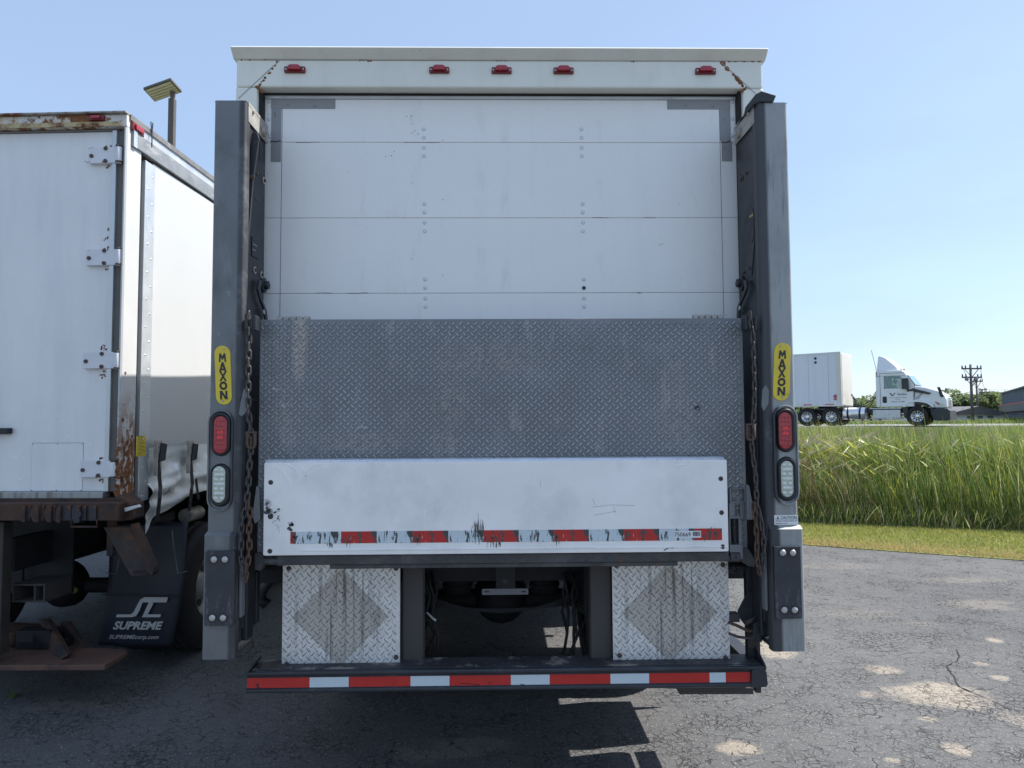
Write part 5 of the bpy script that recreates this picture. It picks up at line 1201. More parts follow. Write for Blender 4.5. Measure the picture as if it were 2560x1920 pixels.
m = MB(); cloth(m, seam-.0005, hem, 150, 40, fold); sk = m.build('curtain_skirt', m_vinyl, B2, org=(0, ys0, seam))
m = MB(); rs_ = random.Random(4)
for k in range(12):
    p = N.X(407+k*1.6, 1238-k*1.1+rs_.uniform(-2, 2), .06); m.tube([p, p+Vector((0, rs_.uniform(.01, .03), rs_.uniform(-.02, .03)))], .0018, 4)
m.build('scribbled_mark', m_ink, sk, kind='stuff')
# straps with buckles
for (xt, yt, ybot) in [(392, 1122, 1290), (473, 1120, 1264)]:
    p = N.X(xt, yt+22, .035); pb_ = N.X(xt-6, ybot, .06)
    m = MB(); path = [p+Vector((.012, 0, -.03)), p+Vector((.03, 0, -.20)), pb_+Vector((.035, 0, .12)), pb_+Vector((.02, 0, -.04))]
    ww = .022
    v_ = []
    for q in path: v_ += [q+Vector((0, -ww, 0)), q+Vector((0, ww, 0))]
    m.add(v_, [(2*i, 2*i+1, 2*i+3, 2*i+2) for i in range(3)]); m.add([q+Vector((-.003, 0, 0)) for q in v_], [(2*i+1, 2*i, 2*i+2, 2*i+3) for i in range(3)])
    if xt > 400: m.prism([path[1]+Vector((.012, .01, .03)), path[1]+Vector((.012, .06, -.13)), path[1]+Vector((.012, .09, -.12)), path[1]+Vector((.012, .04, .04))], (-.003, 0, 0))
    st = m.build('tie_strap', m_strap, B2)
    m = MB(); m.box(p.x, p.x+.012, p.y-.045, p.y+.045, p.z-.12, p.z+.12); m.box(p.x+.012, p.x+.03, p.y-.045, p.y-.035, p.z-.12, p.z+.11); bk = m.build('buckle', m_cap, st, bevel=.004)
    m = MB(); m.prism([(p.x+.013, p.y-.01, p.z-.03), (p.x+.035, p.y+.03, p.z-.02), (p.x+.035, p.y+.05, p.z+.09), (p.x+.013, p.y+.02, p.z+.10)], (.01, 0, 0)); m.disc((p.x+.012, p.y, p.z-.09), (1, 0, 0), .012, .003, 10); m.disc((p.x+.012, p.y-.01, p.z+.07), (1, 0, 0), .010, .003, 10); m.build('buckle_lever', m_ink, st, bevel=.003)
# rear beam with lift-arm lugs
nbox((0, 1246, 300, 1257, ), -.01, .10, 'rear_beam_top', m_rusty, x0=XL)
bm = nbox((0, 1258, 297, 1302), -.10, .0, 'rear_beam', m_rusty, x0=XL, bevel=.006)
q = N.rect(297, 1256, 345, 1305, .0); m = MB(); m.prism([(q[0], .0, q[2]-.0), (q[0], .0, q[3]), (q[1]-.04, .0, q[3]), (q[1]-.04, .0, q[2]+.05)], (0, .05, 0)); m.build('beam_return', m_rusty, B2, bevel=.004)
m_darkpaint = mat('dark_blue_black_steel', (.022, .026, .036), .55, var=.3, layers=[dict(c=RUST, s=14, a=.5, b=.6)])
for i, (xa, xb, rd, mt) in enumerate([(47, 62, 1, m_rusty), (63, 76, 0, m_darkpaint), (76, 96, 1, m_rusty), (97, 110, 0, m_rusty), (110, 127, 1, m_rusty), (128, 138, 0, m_darkpaint), (138, 150, 2, m_rusty), (152, 177, 0, m_darkpaint), (178, 198, 2, m_darkpaint), (199, 215, 0, m_darkpaint), (222, 240, 0, m_darkpaint)]):
    yb_ = 1306 if rd else 1303
    if rd == 1: pts = [(xb, 1263), (xa+8, 1264), (xa+3, 1269), (xa, 1277), (xa, 1290), (xa+3, 1300), (xa+8, yb_), (xb, yb_)]
    elif rd == 2: pts = [(xb, 1263), (xa+10, 1264), (xa+1, 1272), (xa, yb_-2), (xa+8, yb_+3), (xb, yb_)]
    else: pts = [(xb, 1264), (xa, 1264), (xa, yb_-1), (xb, yb_-1)]
    m = MB(); f_ = -.13 if rd else -.112
    m.prism([N.Y(a_, b_, f_) for a_, b_ in pts], (0, .03 if rd else .011, 0)); m.build('lift_arm_lug', mt, B2, bevel=.003)
m = MB(); q = [N.Y(a_, b_, -.135) for a_, b_ in ((178, 1300), (178, 1317), (242, 1317), (242, 1300))]; m.tube(q, .006, 5); m.build('bail', m_rusty, B2)
m = MB(); m.disc(N.Y(195, 1285, -.131), (0, -1, 0), .022, .002, 12); m.build('pin_hole', m_ink, B2)
m = MB(); m.prism([N.Y(a_, b_, -.06) for a_, b_ in ((310, 1270), (343, 1262), (348, 1268), (312, 1280))], (0, .03, 0)); m.build('torn_strip', m_alustrip, B2, bevel=.002)
# hanging rusty bracket
f_ = .05
m = MB(); m.prism([N.Y(a_, b_, f_) for a_, b_ in ((258, 1318), (325, 1318), (366, 1420), (366, 1430), (327, 1440))], (0, .012, 0)); br = m.build('hanging_bracket', mat('bracket_brown', (.05, .035, .03), .7, var=.3, layers=[dict(c=(.14, .07, .04), s=7, a=.5, b=.65)]), B2, bevel=.003)
m = MB(); m.prism([N.Y(a_, b_, f_-.05) for a_, b_ in ((325, 1312), (332, 1310), (384, 1420), (384, 1431), (378, 1440), (366, 1440))], (0, .07, 0)); m.prism([N.Y(a_, b_, f_-.05) for a_, b_ in ((326, 1432), (372, 1430), (378, 1440), (328, 1441))], (0, .07, 0)); m.build('bracket_flange', m_rusty, br, bevel=.002)
m = MB()
for (a_, b_) in ((295, 1358), (322, 1358), (323, 1411), (349, 1410)): m.disc(N.Y(a_, b_, f_-.0005), (0, -1, 0), .022, .001, 14)
m.build('bracket_hole', m_ink, br)
m = MB(); m.box(-.13, -.09, .10, .14, N.Y(364, 1390, .1).z, zsill-.10); m.build('bracket_stay', m_rusty, B2)
m = MB(); q = N.rect(375, 1283, 420, 1312, .35); m.prism([N.X(a_, b_, -.12) for a_, b_ in ((366, 1300), (430, 1278), (430, 1300), (366, 1316))], (.02, 0, 0)); m.build('perforated_rail', m_under, B2)
for k in range(4):
    m = MB(); c_ = N.X(388+k*9, 1296-k*3.5, -.099); m.disc(c_, (1, 0, 0), .012, .001, 8); m.build('rail_hole', m_ink, B2)
m = MB(); c_ = N.X(462, 1290, -.14); m.tube([c_, c_+Vector((0, .22, 0))], .055, 16); m.build('air_can', m_cap, B2)
# mud flap
FY = .62
fl = [(273, 1306), (473, 1306), (470, 1400), (455, 1490), (427.5, 1614.5), (400, 1614), (350, 1613), (300, 1614), (240, 1610), (262, 1490), (272, 1400)]
P_ = [N.Y(a_, b_, FY) for a_, b_ in fl]
m = MB(); nu, nv = 16, 24; vs = []
tl, tr, bl_, br_ = N.Y(273, 1306, FY), N.Y(473, 1306, FY), N.Y(241, 1612, FY), N.Y(427.5, 1615, FY)
for j in range(nv+1):
    t = j/nv
    for i in range(nu+1):
        u = i/nu; p = tl.lerp(tr, u).lerp(bl_.lerp(br_, u), t); bow = math.sin(math.pi*t)*.04
        vs.append((p.x+.05*math.sin(math.pi*t*.9), p.y-.03*math.sin(2.5*t)+.02*math.sin(u*4+t*2), p.z+.004*math.sin(u*9)*(t > .98)))
m.add(vs, [(j*(nu+1)+i, (j+1)*(nu+1)+i, (j+1)*(nu+1)+i+1, j*(nu+1)+i+1) for j in range(nv) for i in range(nu)], 0, True)
MF = m.build('mud_flap', m_flap, B2); so_m = MF.modifiers.new('thickness', 'SOLIDIFY'); so_m.thickness = .008; so_m.offset = 1
YLt = FY-.075
m = MB()
def quad(pts): m.prism([N.Y(a_, b_, YLt) for a_, b_ in pts], (0, .001, 0))
quad([(361, 1493), (420, 1493), (416, 1506), (384, 1506), (376, 1511), (360, 1543), (355, 1543), (372, 1506), (356, 1506), (348, 1528), (340, 1540), (330, 1543), (290, 1543), (292, 1536), (326, 1536), (334, 1530), (350, 1499)])
quad([(369, 1536), (403, 1536), (400, 1543), (360, 1543), (376, 1511), (384, 1508)])
for body, x0_, y0_, x1_, y1_, sh_, of in (('SUPREME', 282, 1553, 408, 1574, .35, .035), ('SUPREMEcorp.com', 272, 1587, 397, 1600, .35, .012)):
    a_, b_, d_ = N.Y(x0_, y1_, YLt), N.Y(x1_, y1_, YLt), N.Y(x0_, y0_, YLt)
    text_into(m, body, a_.x, a_.z, YLt, d_.z-a_.z, b_.x-a_.x, shear=sh_, offset=of)
m.build('lettering', m_print, MF)
m = MB(); m.tube([N.Y(a_, b_, FY-.085) for a_, b_ in ((257, 1486), (320, 1489), (390, 1491), (458, 1492))], .004, 6); m.build('flap_bar', m_under, MF)
m_wire = mat('wire_steel', (.14, .14, .15), .5, .5)
m = MB(); m.tube([N.Y(a_, b_, FY-.10) for a_, b_ in ((430, 1326), (433, 1360), (445, 1434), (468, 1428))], .004, 6); m.tube([N.Y(a_, b_, FY-.10) for a_, b_ in ((300, 1390), (291, 1435), (268, 1432))], .004, 6); m.build('flap_stay', m_wire, MF)
# wheels, axle and chassis
wy = 1.30
src_w = None
for xx in (-.13, -.46, -1.96, -2.28):
    p = Vector((xx, wy, .495))
    if src_w is None: src_w = tyre_mesh(.495, .25, .245).build('wheel', m_tyre, B2, org=(0, 0, 0)); src_w.location = p; ORG[src_w.name] = p; wh = src_w
    else: wh = inst(src_w, B2, p)
    if xx in (-.13, -2.28):
        r_ = rim_mesh(.245, out=1 if xx > -1 else -1).build('rim', [m_rim, m_ink], wh, org=(0, 0, 0)); r_.location = (0, 0, 0)
m = MB(); m.tube([(-2.2, wy, .485), (-.3, wy, .485)], .06, 10); ax2 = m.build('rear_axle', m_under, B2)
m = MB(); m.dome((-1.2, wy, .5), (0, -1, 0), .19, .2, 16, rings=4); m.build('differential', m_under, ax2)
p = N.Y(190, 1474, wy-.22); m = MB(); m.disc(p, (0, -1, 0), .026, .02, 14); m.build('yellow_cap', mat('dull_yellow', (.12, .10, .02), .6), ax2, bevel=.004)
for xx in (-.8, -1.62):
    m = MB(); m.box(xx-.035, xx+.035, .15, LN, .84, 1.05); m.build('frame_rail', m_under, B2)
for k, (xx, dz) in enumerate(((-.95, 1.0), (-1.25, .95), (-1.5, .97))):
    m = MB(); m.tube([(xx, .45+.1*k, dz), (xx+.02, .45+.1*k, dz-.42)], .012, 6); m.build('hanging_rod', m_under, B2)
for y_ in (.5, 1.9, 3.5, 5.0):
    m = MB(); m.box(XL+.05, -.07, y_, y_+.05, zsill-.18, zsill-.08); m.build('floor_bearer', m_under, B2)
for x0_, x1_ in ((-.62, -.08), (XL+.05, XL+.5)):
    m = MB(); m.box(x0_, x1_, 2.1, 5.3, .42, 1.08); m.build('added_side_box', m_under, B2, bevel=.05)  # unseen boxes added along both sides to block light underneath
m = MB(); m.box(-1.9, -.7, 3.6, 5.4, .35, 1.0); m.build('added_engine_mass', m_under, B2, bevel=.1)  # unseen bulk added to stop light coming through from the front
m = MB(); m.prism([(-2.4, .5, .62), (-.62, .5, .62), (-.62, .5, 1.12), (-2.4, .5, 1.12)], (0, .02, 0)); m.build('added_shade_plate', m_under, B2)  # dark plate added to keep the view under the truck black
for xx in (-.2, -2.2): inst(src_w, B2, (xx, 5.0, .495))  # extra unseen wheels, added to darken the ground underneath
m = MB(); m.prism([(-2.3, LN+.15, .7), (-2.3, LN+.15, 2.6), (-2.3, LN+1.5, 2.6), (-2.3, LN+2.1, 1.6), (-2.3, LN+3.0, 1.4), (-2.3, LN+3.1, .55)], (2.1, 0, 0)); m.build('cab', m_white, B2, bevel=.06)
for xx in (-.35, -2.15): inst(src_w, B2, (xx, LN+2.0, .495))
# hitch receiver
q = N.rect(30, 1460, 112, 1506, .15); m = MB(); t_ = .012
for bb in ((q[0], q[1], q[3]-t_, q[3]), (q[0], q[1], q[2], q[2]+t_), (q[0], q[0]+t_, q[2]+t_, q[3]-t_), (q[1]-t_, q[1], q[2]+t_, q[3]-t_), (q[0]+(q[1]-q[0])*.66, q[0]+(q[1]-q[0])*.66+t_, q[2]+t_, q[3]-t_)): m.box(bb[0], bb[1], .15, .4, bb[2], bb[3])
m.build('hitch_receiver', m_post, B2, bevel=.002)
# tail post at far left
q = N.rect(-60, 1305, 12, 1640, -.02); m = MB(); m.box(q[0], q[1]-.02, -.02, .06, q[2], q[3]); m.build('lift_gate_leg', mat('leg_brown', (.05, .042, .036), .8, var=.4, vs=9), B2, bevel=.005)
# folded rusty liftgate step
zz_ = .30
pl_ = [N.Z(a_, b_, zz_) for a_, b_ in ((-60, 1664), (262, 1662), (304, 1638), (319, 1627), (312, 1622), (190, 1617), (120, 1584), (-60, 1584))]
m_step = mat('step_plate_rust', (.13, .07, .05), .75, var=.2, vs=4, bump=.05, layers=[dict(c=(.05, .035, .03), s=5, a=.5, b=.7), dict(c=(.28, .22, .18), s=25, a=.68, b=.72)])
m = MB(); m.prism(pl_, (0, 0, -.035)); fs = m.build('folded_step', m_step, B2, bevel=.006)
m = MB()
for (pa, pb, h1, h2) in (((100, 1610), (150, 1650), .16, .03), ((12, 1612), (90, 1600), .14, .10), ((150, 1600), (190, 1618), .12, .02)):
    A_, B_ = N.Z(pa[0], pa[1], zz_), N.Z(pb[0], pb[1], zz_); m.prism([A_, A_+Vector((0, 0, h1)), A_+Vector((.05, 0, h1)), B_+Vector((.05, 0, h2)), B_], (0, .04, 0))
m.build('step_rib', m_rusty, fs, bevel=.004)
m = MB(); c_ = N.Z(32, 1618, zz_); m.dome(c_+Vector((0, 0, .05)), (0, -1, 0), .05, .05, 12); m.tube([c_+Vector((-.15, 0, .06)), c_+Vector((.12, 0, .05))], .025, 8); m.build('step_roller', m_rusty, fs)
m = MB(); 
for k in range(8): m.box(c_.x+.05+random.uniform(0, .25), c_.x+.1+random.uniform(0, .3), c_.y-.05, c_.y+.06, zz_, zz_+random.uniform(.04, .13))
m.build('step_linkage', m_under, fs, bevel=.006)
# =================================================================== PARKING LOT LIGHT
pb = W.Y(428, 400, 17.0)
PLt = thing('lot_lamp', 'tall bronze pole lamp with square flat light panel behind the left truck', 'street lamp', (pb.x, 17.0, 0))
zpt = W.Y(428, 248, 17.0).z
m = MB(); m.box(pb.x-.072, pb.x+.072, 16.93, 17.07, 0, zpt); m.build('pole', m_polebrown, PLt, bevel=.01)
m = MB(); m.box(pb.x-.11, pb.x+.11, 16.89, 17.11, 0, .12); m.build('base_plate', m_polebrown, PLt, bevel=.01)
m = MB(); m.box(pb.x-.04, pb.x+.05, 16.96, 17.04, zpt+.001, zpt+.30); m.build('arm', m_polebrown, PLt)
zl_ = W.Y(406, 229, 17.0).z; c = [W.Z(a_, b_, zl_) for a_, b_ in ((358, 226), (387, 257), (454.5, 233), (426.6, 202))]
nrm = (c[1]-c[0]).cross(c[3]-c[0]).normalized()
if nrm.z > 0: nrm = -nrm
ctr = sum(c, Vector())/4
m = MB(); m.prism([p - nrm*.02 for p in c], -nrm*.06); hd_ = m.build('lamp_head', m_polebrown, PLt, bevel=.01)
m = MB(); ins = [ctr + (p-ctr)*.90 for p in c]
for k in range(5):
    t0, t1 = (k+.14)/5, (k+.86)/5
    m.prism([ins[0].lerp(ins[1], t0), ins[0].lerp(ins[1], t1), ins[3].lerp(ins[2], t1), ins[3].lerp(ins[2], t0)], -nrm*.03)
m.build('light_strip', m_lamp, hd_, bevel=.004)

# =================================================================== ROAD PLATEAU
m_road = mat('pale_road', (.27, .265, .25), .9, var=.08, vs=1.5, bump=.03)
def zt_at(y): return terr(0, y)+.004
m = MB(); xs = [-80, -40, 0, 30, 60, 100, 200]
vs = [(x, 35.6, zt_at(36)) for x in xs]+[(x, 46.5, zt_at(47)) for x in xs]; n_ = len(xs)
m.add(vs, [(i, i+1, n_+i+1, n_+i) for i in range(n_-1)]); m.build('road', m_road, kind='structure')
m = MB(); m.box(-80, 200, 35.75, 35.88, zt_at(40)+.004, zt_at(40)+.006); m.build('road_edge_line', mat('road_paint', (.75, .75, .72), .7), kind='structure')

# =================================================================== SEMI
ZR = terr(0, 40)+.005
TH = R(-40); fa = W.Y(2302, 1040, 36.2); so2 = Vector((fa.x, 36.2, ZR))
TR = thing('semi_tractor', 'white day-cab road tractor with dark bumper and roof fairing on the far road', 'truck', so2, TH, local=True)
# local: x forward, y to its left, origin under the front axle
def hull(mb, prof, w, taper=1.0, mi=0):
    """prof: side outline (x,z); w half width"""
    mb.prism([(x, -w, z) for x, z in prof], (0, 2*w, 0), mi)
m = MB(); m.box(-1.86, -1.80, -1.16, 1.16, 1.02, 2.86)
for s in (-1, 1):
    y0_ = s*1.16; th = -s*.05
    m.prism([(x, y0_, z) for x, z in [(-1.80, 1.02), (-.10, 1.02), (-.10, 1.97), (-1.80, 1.97)]], (0, th, 0))
    m.prism([(x, y0_, z) for x, z in [(-1.80, 1.972), (-1.48, 1.972), (-1.48, 2.618), (-1.80, 2.618)]], (0, th, 0))
    m.prism([(x, y0_, z) for x, z in [(-.50, 1.972), (-.10, 1.972), (-.10, 2.12), (-.40, 2.618), (-.70, 2.618), (-.60, 2.50)]], (0, th, 0))
m.build('cab', m_semi, TR)
m = MB(); hull(m, [(-1.86, 2.62), (-1.86, 2.86), (-1.78, 2.93), (-.72, 2.93), (-.52, 2.84), (-.42, 2.68), (-.40, 2.62)], 1.16); m.build('cab_roof', m_semi, TR, bevel=.04, seg=3)
m = MB(); m.box(-1.78, -.12, -1.10, 1.10, 1.05, 1.12); m.box(-1.35, -.95, -.75, -.25, 1.12, 1.62); m.box(-1.42, -1.32, -.75, -.25, 1.62, 2.2); m.box(-.45, -.12, -1.10, 1.10, 1.12, 1.98); m.box(-.62, -.46, -.66, -.62, 1.7, 1.95); m.build('cab_interior', m_semidark, TR)
m = MB(); hull(m, [(-.10, 1.0), (-.10, 2.10), (.45, 1.98), (.95, 1.80), (1.22, 1.58), (1.32, 1.35), (1.33, .92), (.78, .92), (.74, 1.06), (.50, 1.22), (0, 1.30), (-.10, 1.28)], 1.06); m.build('hood', m_semi, TR, bevel=.07, seg=3)
for s in (-1, 1):
    m = MB(); m.prism([(x, s*1.06, z) for x, z in [(-.62, .98), (-.60, 1.20), (-.38, 1.32), (0, 1.37), (.42, 1.32), (.70, 1.15), (.80, .95), (.68, .95), (.52, 1.12), (.3, 1.20), (0, 1.24), (-.35, 1.18), (-.5, .98)]], (0, s*.13, 0)); m.build('fender', m_semi, TR, bevel=.02)
m = MB(); hull(m, [(.74, .30), (.62, .62), (.74, .90), (1.36, .90), (1.46, .78), (1.46, .42), (1.36, .27), (.9, .27)], 1.17); m.build('front_bumper', m_semidark, TR, bevel=.05)
m = MB(); hull(m, [(-.58, .42), (-.66, .9), (-.52, 1.16), (-.3, 1.30), (0, 1.34), (.4, 1.28), (.62, 1.10), (.72, .9), (.60, .6), (.62, .95), (.3, 1.1), (-.1, 1.12), (-.4, .95), (-.5, .5)], 1.1); m.build('wheel_arch', m_semidark, TR)
m = MB(); ft = [(-1.84, 2.93), (-1.80, 3.74), (-1.70, 3.77), (-1.43, 3.64), (-1.15, 3.38), (-.92, 3.15), (-.78, 2.93)]; n_ = len(ft); vs = []
for s in (-1, 1): vs += [(x, s*(1.06-.30*(z-2.93)/.73), z) for x, z in ft]
m.add(vs, [tuple(range(n_)), tuple(range(n_, 2*n_))[::-1]]+[((i+1) % n_, i, n_+i, n_+(i+1) % n_) for i in range(n_)], 0); m.build('roof_fairing', m_semi, TR, bevel=.04, seg=3)
for s in (-1, 1):
    m = MB(); m.prism([(x, s*1.163, z) for x, z in [(-1.42, 1.98), (-1.48, 2.10), (-1.48, 2.52), (-1.40, 2.62), (-.72, 2.62), (-.60, 2.50), (-.50, 2.10), (-.60, 1.96)]], (0, s*.004, 0)); m.build('side_window', m_glass, TR)
    m = MB()
    m.tube([(-1.66, s*1.166, 1.04), (-1.66, s*1.166, 2.78)], .008, 4); m.tube([(-.13, s*1.166, 1.04), (-.13, s*1.166, 1.95)], .008, 4); m.tube([(-1.66, s*1.166, 2.78), (-.6, s*1.166, 2.78)], .008, 4); m.build('door_seam', m_semidark, TR)
# hollow look through the windows: dark cab interior block just inside, cut back
m = MB(); m.box(-1.30, -.70, -1.1615, -1.1612, 2.48, 2.60); m.build('sun_visor', m_ink, TR)
m = MB(); m.prism([(-.40, -1.0, 2.66), (-.40, 1.0, 2.66), (-.075, 1.0, 2.14), (-.075, -1.0, 2.14)], (.03, 0, .015)); m.build('windshield', m_screen, TR)
m = MB(); m.prism([(x, -1.168, z) for x, z in [(-.40, 1.86), (-.10, 1.96), (.05, 1.90), (.66, 1.70), (.58, 1.62), (.02, 1.74), (-.10, 1.80), (-.45, 1.78)]], (0, .12, 0)); m.build('side_vent', m_semidark, TR, bevel=.01)
for (x0_, x1_, z0_, z1_, y_) in [(-.62, -.30, 1.93, 2.48, -1.36)]:
    m = MB(); m.box(x0_, x1_, y_, y_+.14, z0_, z1_); m.tube([(-.25, -1.12, 1.85), (-.4, -1.3, 1.9)], .04, 6); m.build('door_mirror', m_semidark, TR, bevel=.04)
m = MB(); m.prism([(.93, -1.16, 1.98), (1.06, -1.16, 1.98), (1.22, -1.12, 1.48), (1.06, -1.10, 1.46)], (0, .05, 0)); m.build('hood_mirror', m_semidark, TR, bevel=.02)
m = MB(); m.disc((1.05, .9, 1.9), (1, 0, 0), .10, .06, 12); m.tube([(1.0, .9, 1.55), (1.06, .9, 1.85)], .02, 5); m.build('hood_mirror', m_semidark, TR)
m = MB(); m.prism([(.80, -1.075, 1.28), (1.26, -1.04, 1.12), (1.34, -1.02, 1.0), (1.12, -1.075, 1.03), (.98, -1.075, 1.12)], (0, -.02, 0)); hl = m.build('headlight', m_clearlens, TR, bevel=.01)
m = MB(); m.prism([(.80, -1.098, 1.27), (.98, -1.098, 1.17), (1.04, -1.098, 1.07), (.92, -1.098, 1.10)], (0, -.006, 0)); m.build('turn_signal', m_redlens, hl)
m = MB()
for k in range(7): m.box(1.30, 1.36, -.62, .62, 1.0+.08*k, 1.03+.08*k)
m.build('grille', m_chrome, TR)
m = MB()
for x in (-.72, -.58): m.box(x, x+.07, -1.0, -.9, 2.90, 2.98)
m.build('roof_marker', m_redlens, TR)
m = MB(); m.tube([(-1.80, -1.18, 2.6), (-1.83, -1.18, 3.1), (-2.02, -1.18, 4.05)], .012, 5); m.build('antenna', m_ink, TR)
m = MB(); m.disc((-1.45, -1.168, 1.40), (0, -1, 0), .09, .01, 12); m.prism(rrect(-1.56, -1.36, 1.22, 1.56, -1.166, .05), (0, -.006, 0)); m.build('door_handle', m_ink, TR)
m = MB(); Vx = Vector((1, 0, 0)); Vz = Vector((0, 0, 1))
m.prism([(-1.24, -1.168, 1.74), (-1.17, -1.168, 1.74), (-1.09, -1.168, 1.62), (-.99, -1.168, 1.74), (-.94, -1.168, 1.74), (-1.06, -1.168, 1.58), (-1.13, -1.168, 1.58)], (0, .002, 0))
for body, x_, z_, h_, w_ in (('Veritiv', -.88, 1.60, .13, .46), ('SOLUTIONS MADE TO ORDER', -1.26, 1.47, .035, .82), ('COMPANY', -1.0, 1.39, .03, .3), ('USDOT 251803', -1.18, 1.25, .055, .66)):
    text_into(m, body, 0, 0, 0, h_, w_, base=(x_, -1.168, z_), right=Vx, up=Vz, offset=.012)
m.build('door_lettering', mat('grey_print', (.08, .09, .11), .6), TR)
# chassis
m = MB()
for s in (-1, 1): m.box(-6.0, .9, s*.36, s*.45, .70, .95)
m.build('frame_rail', m_semidark, TR)
m = MB(); m.tube([(-3.55, -.86, .68), (-2.45, -.86, .68)], .33, 18); ft_ = m.build('fuel_tank', m_chrome, TR, bevel=.02)
m = MB()
for x in (-3.35, -2.75): m.tube([(x, -.86, .68), (x+.10, -.86, .68)], .335, 18)
m.build('tank_band', m_ink, ft_)
m = MB(); m.box(-2.05, -.75, -1.15, -.75, .42, .86); m.box(-2.2, -.70, -1.19, -.8, .90, .95); m.box(-2.2, -.70, -1.19, -.85, .36, .41); m.build('side_step', m_alustrip, TR, bevel=.02)
m = MB(); m.prism([(x, -1.05, z) for x, z in ((-5.1, .98), (-4.0, .98), (-3.86, .9), (-3.8, .4), (-3.86, .35), (-3.98, .85), (-5.1, .92))], (0, 2.1, 0)); m.build('rear_fender', m_semidark, TR)
m = MB(); m.tube([(-5.0, 0, 1.06), (-4.2, 0, 1.06)], .45, 12); m.build('fifth_wheel', m_semidark, TR)
for k in range(3):
    m = MB(); pts = []
    for i in range(13):
        t = i/12; pts.append((-3.25+1.45*t, -.3-.1*k, 1.75+(.55-.15*k)*t*t-1.05*math.sin(math.pi*t)*(.75+.15*k)*(1-t*.35)))
    m.tube(pts, .022, 6); m.build('air_line', m_ink, TR)
ts = None
for (x, s, dy) in [(0, -1, .98), (0, 1, .98), (-4.15, -1, .98), (-4.15, 1, .98), (-5.45, -1, .98), (-5.45, 1, .98)]:
    p = Vector((x, s*dy, .51))
    if ts is None: 
        me_ = tyre_mesh(.51, .28, .29); ts = me_.build('wheel', m_tyre, TR, org=(0, 0, 0)); ts.location = p; ts.rotation_euler = (0, 0, R(90)); ORG[ts.name] = p; wh = ts
    else: wh = inst(ts, TR, p, (0, 0, R(90)))
    r_ = rim_mesh(.29, out=1, holes=10).build('rim', [m_chrome, m_ink], wh, org=(0, 0, 0)); r_.location = (0, 0, 0)
    r_.rotation_euler = (0, 0, R(180) if s < 0 else 0); r_.scale = (1 if x == 0 else .9, 1, 1)
# driver
DR = thing('person', 'driver in a bright green safety top at the wheel of the white road tractor', 'person', so2, TH, local=True)
def skin_body(name, verts, edges, radii, mt, par, root=0):
    me = bpy.data.meshes.new(name); me.from_pydata(verts, edges, []); o = bpy.data.objects.new(name, me); COL.objects.link(o); o.parent = par
    me.materials.append(mt); ORG[o.name] = Vector((0, 0, 0))
    o.modifiers.new('skin', 'SKIN'); 
    lay = me.skin_vertices[0] if me.skin_vertices else None
    if lay:
        for i, r in enumerate(radii): lay.data[i].radius = r; lay.data[i].use_root = (i == root)
    sb = o.modifiers.new('sub', 'SUBSURF'); sb.levels = 2; sb.render_levels = 2
    return o
dx, dy, dz = -1.12, -.50, 1.60
V_ = [(0, 0, 0), (0, 0, .28), (.02, 0, .50), (.04, 0, .60), (0, -.19, .50), (.10, -.25, .30), (.36, -.20, .34), (0, .19, .50), (.10, .25, .30), (.36, .16, .34), (.2, -.1, .0), (.5, -.13, .02), (.2, .1, .0), (.5, .13, .02), (.52, -.14, -.38), (.52, .14, -.38)]
V_ = [(dx+a_, dy+b_, dz+c_) for a_, b_, c_ in V_]
skin_body('body', V_, [(0, 1), (1, 2), (2, 3), (2, 4), (4, 5), (5, 6), (2, 7), (7, 8), (8, 9), (0, 10), (10, 11), (0, 12), (12, 13), (11, 14), (13, 15)], [(.16, .13), (.16, .13), (.13, .11), (.055, .055), (.07, .07), (.05, .05), (.035, .035), (.07, .07), (.05, .05), (.035, .035), (.09, .09), (.07, .07), (.09, .09), (.07, .07), (.05, .05), (.05, .05)], m_vest, DR)
m = MB(); h0 = Vector((dx+.06, dy, dz+.76)); 
for k in range(7):
    pass
def ellipsoid(mb, c, rx, ry, rz, mi=0, n=14, k=9, z0=-1.0):
    vs = []; 
    for j in range(k+1):
        ph = -math.pi/2+math.pi*j/k
        for i in range(n): vs.append((c[0]+rx*math.cos(ph)*math.cos(2*math.pi*i/n), c[1]+ry*math.cos(ph)*math.sin(2*math.pi*i/n), c[2]+rz*math.sin(ph)))
    mb.add(vs, [(j*n+i, j*n+(i+1) % n, (j+1)*n+(i+1) % n, (j+1)*n+i) for j in range(k) for i in range(n)], mi, True)
ellipsoid(m, h0, .095, .075, .12); ellipsoid(m, h0+Vector((.10, 0, -.01)), .02, .014, .025); ellipsoid(m, h0+Vector((0, -.075, 0)), .02, .01, .03); ellipsoid(m, h0+Vector((.07, 0, -.06)), .035, .04, .03)
for s in (-1, 1): ellipsoid(m, h0+Vector((.085, s*.03, .025)), .012, .014, .01, 1)
m.build('head', [m_skin, m_ink], DR)
m = MB(); ellipsoid(m, h0+Vector((-.02, 0, .04)), .10, .084, .10); m.build('hair', m_hair, DR)
for s in (-1, 1):
    m = MB(); hp = Vector((dx+.40, dy+s*.18-.02, dz+.34)); ellipsoid(m, hp, .045, .03, .025)
    for k in range(4): m.tube([hp+Vector((.03, -.022+.015*k, .01)), hp+Vector((.075, -.022+.015*k, .0)), hp+Vector((.07, -.022+.015*k, -.04))], .008, 5)
    m.tube([hp+Vector((.0, -s*.03, .01)), hp+Vector((.04, -s*.045, -.01))], .009, 5); m.build('hand', m_skin, DR)
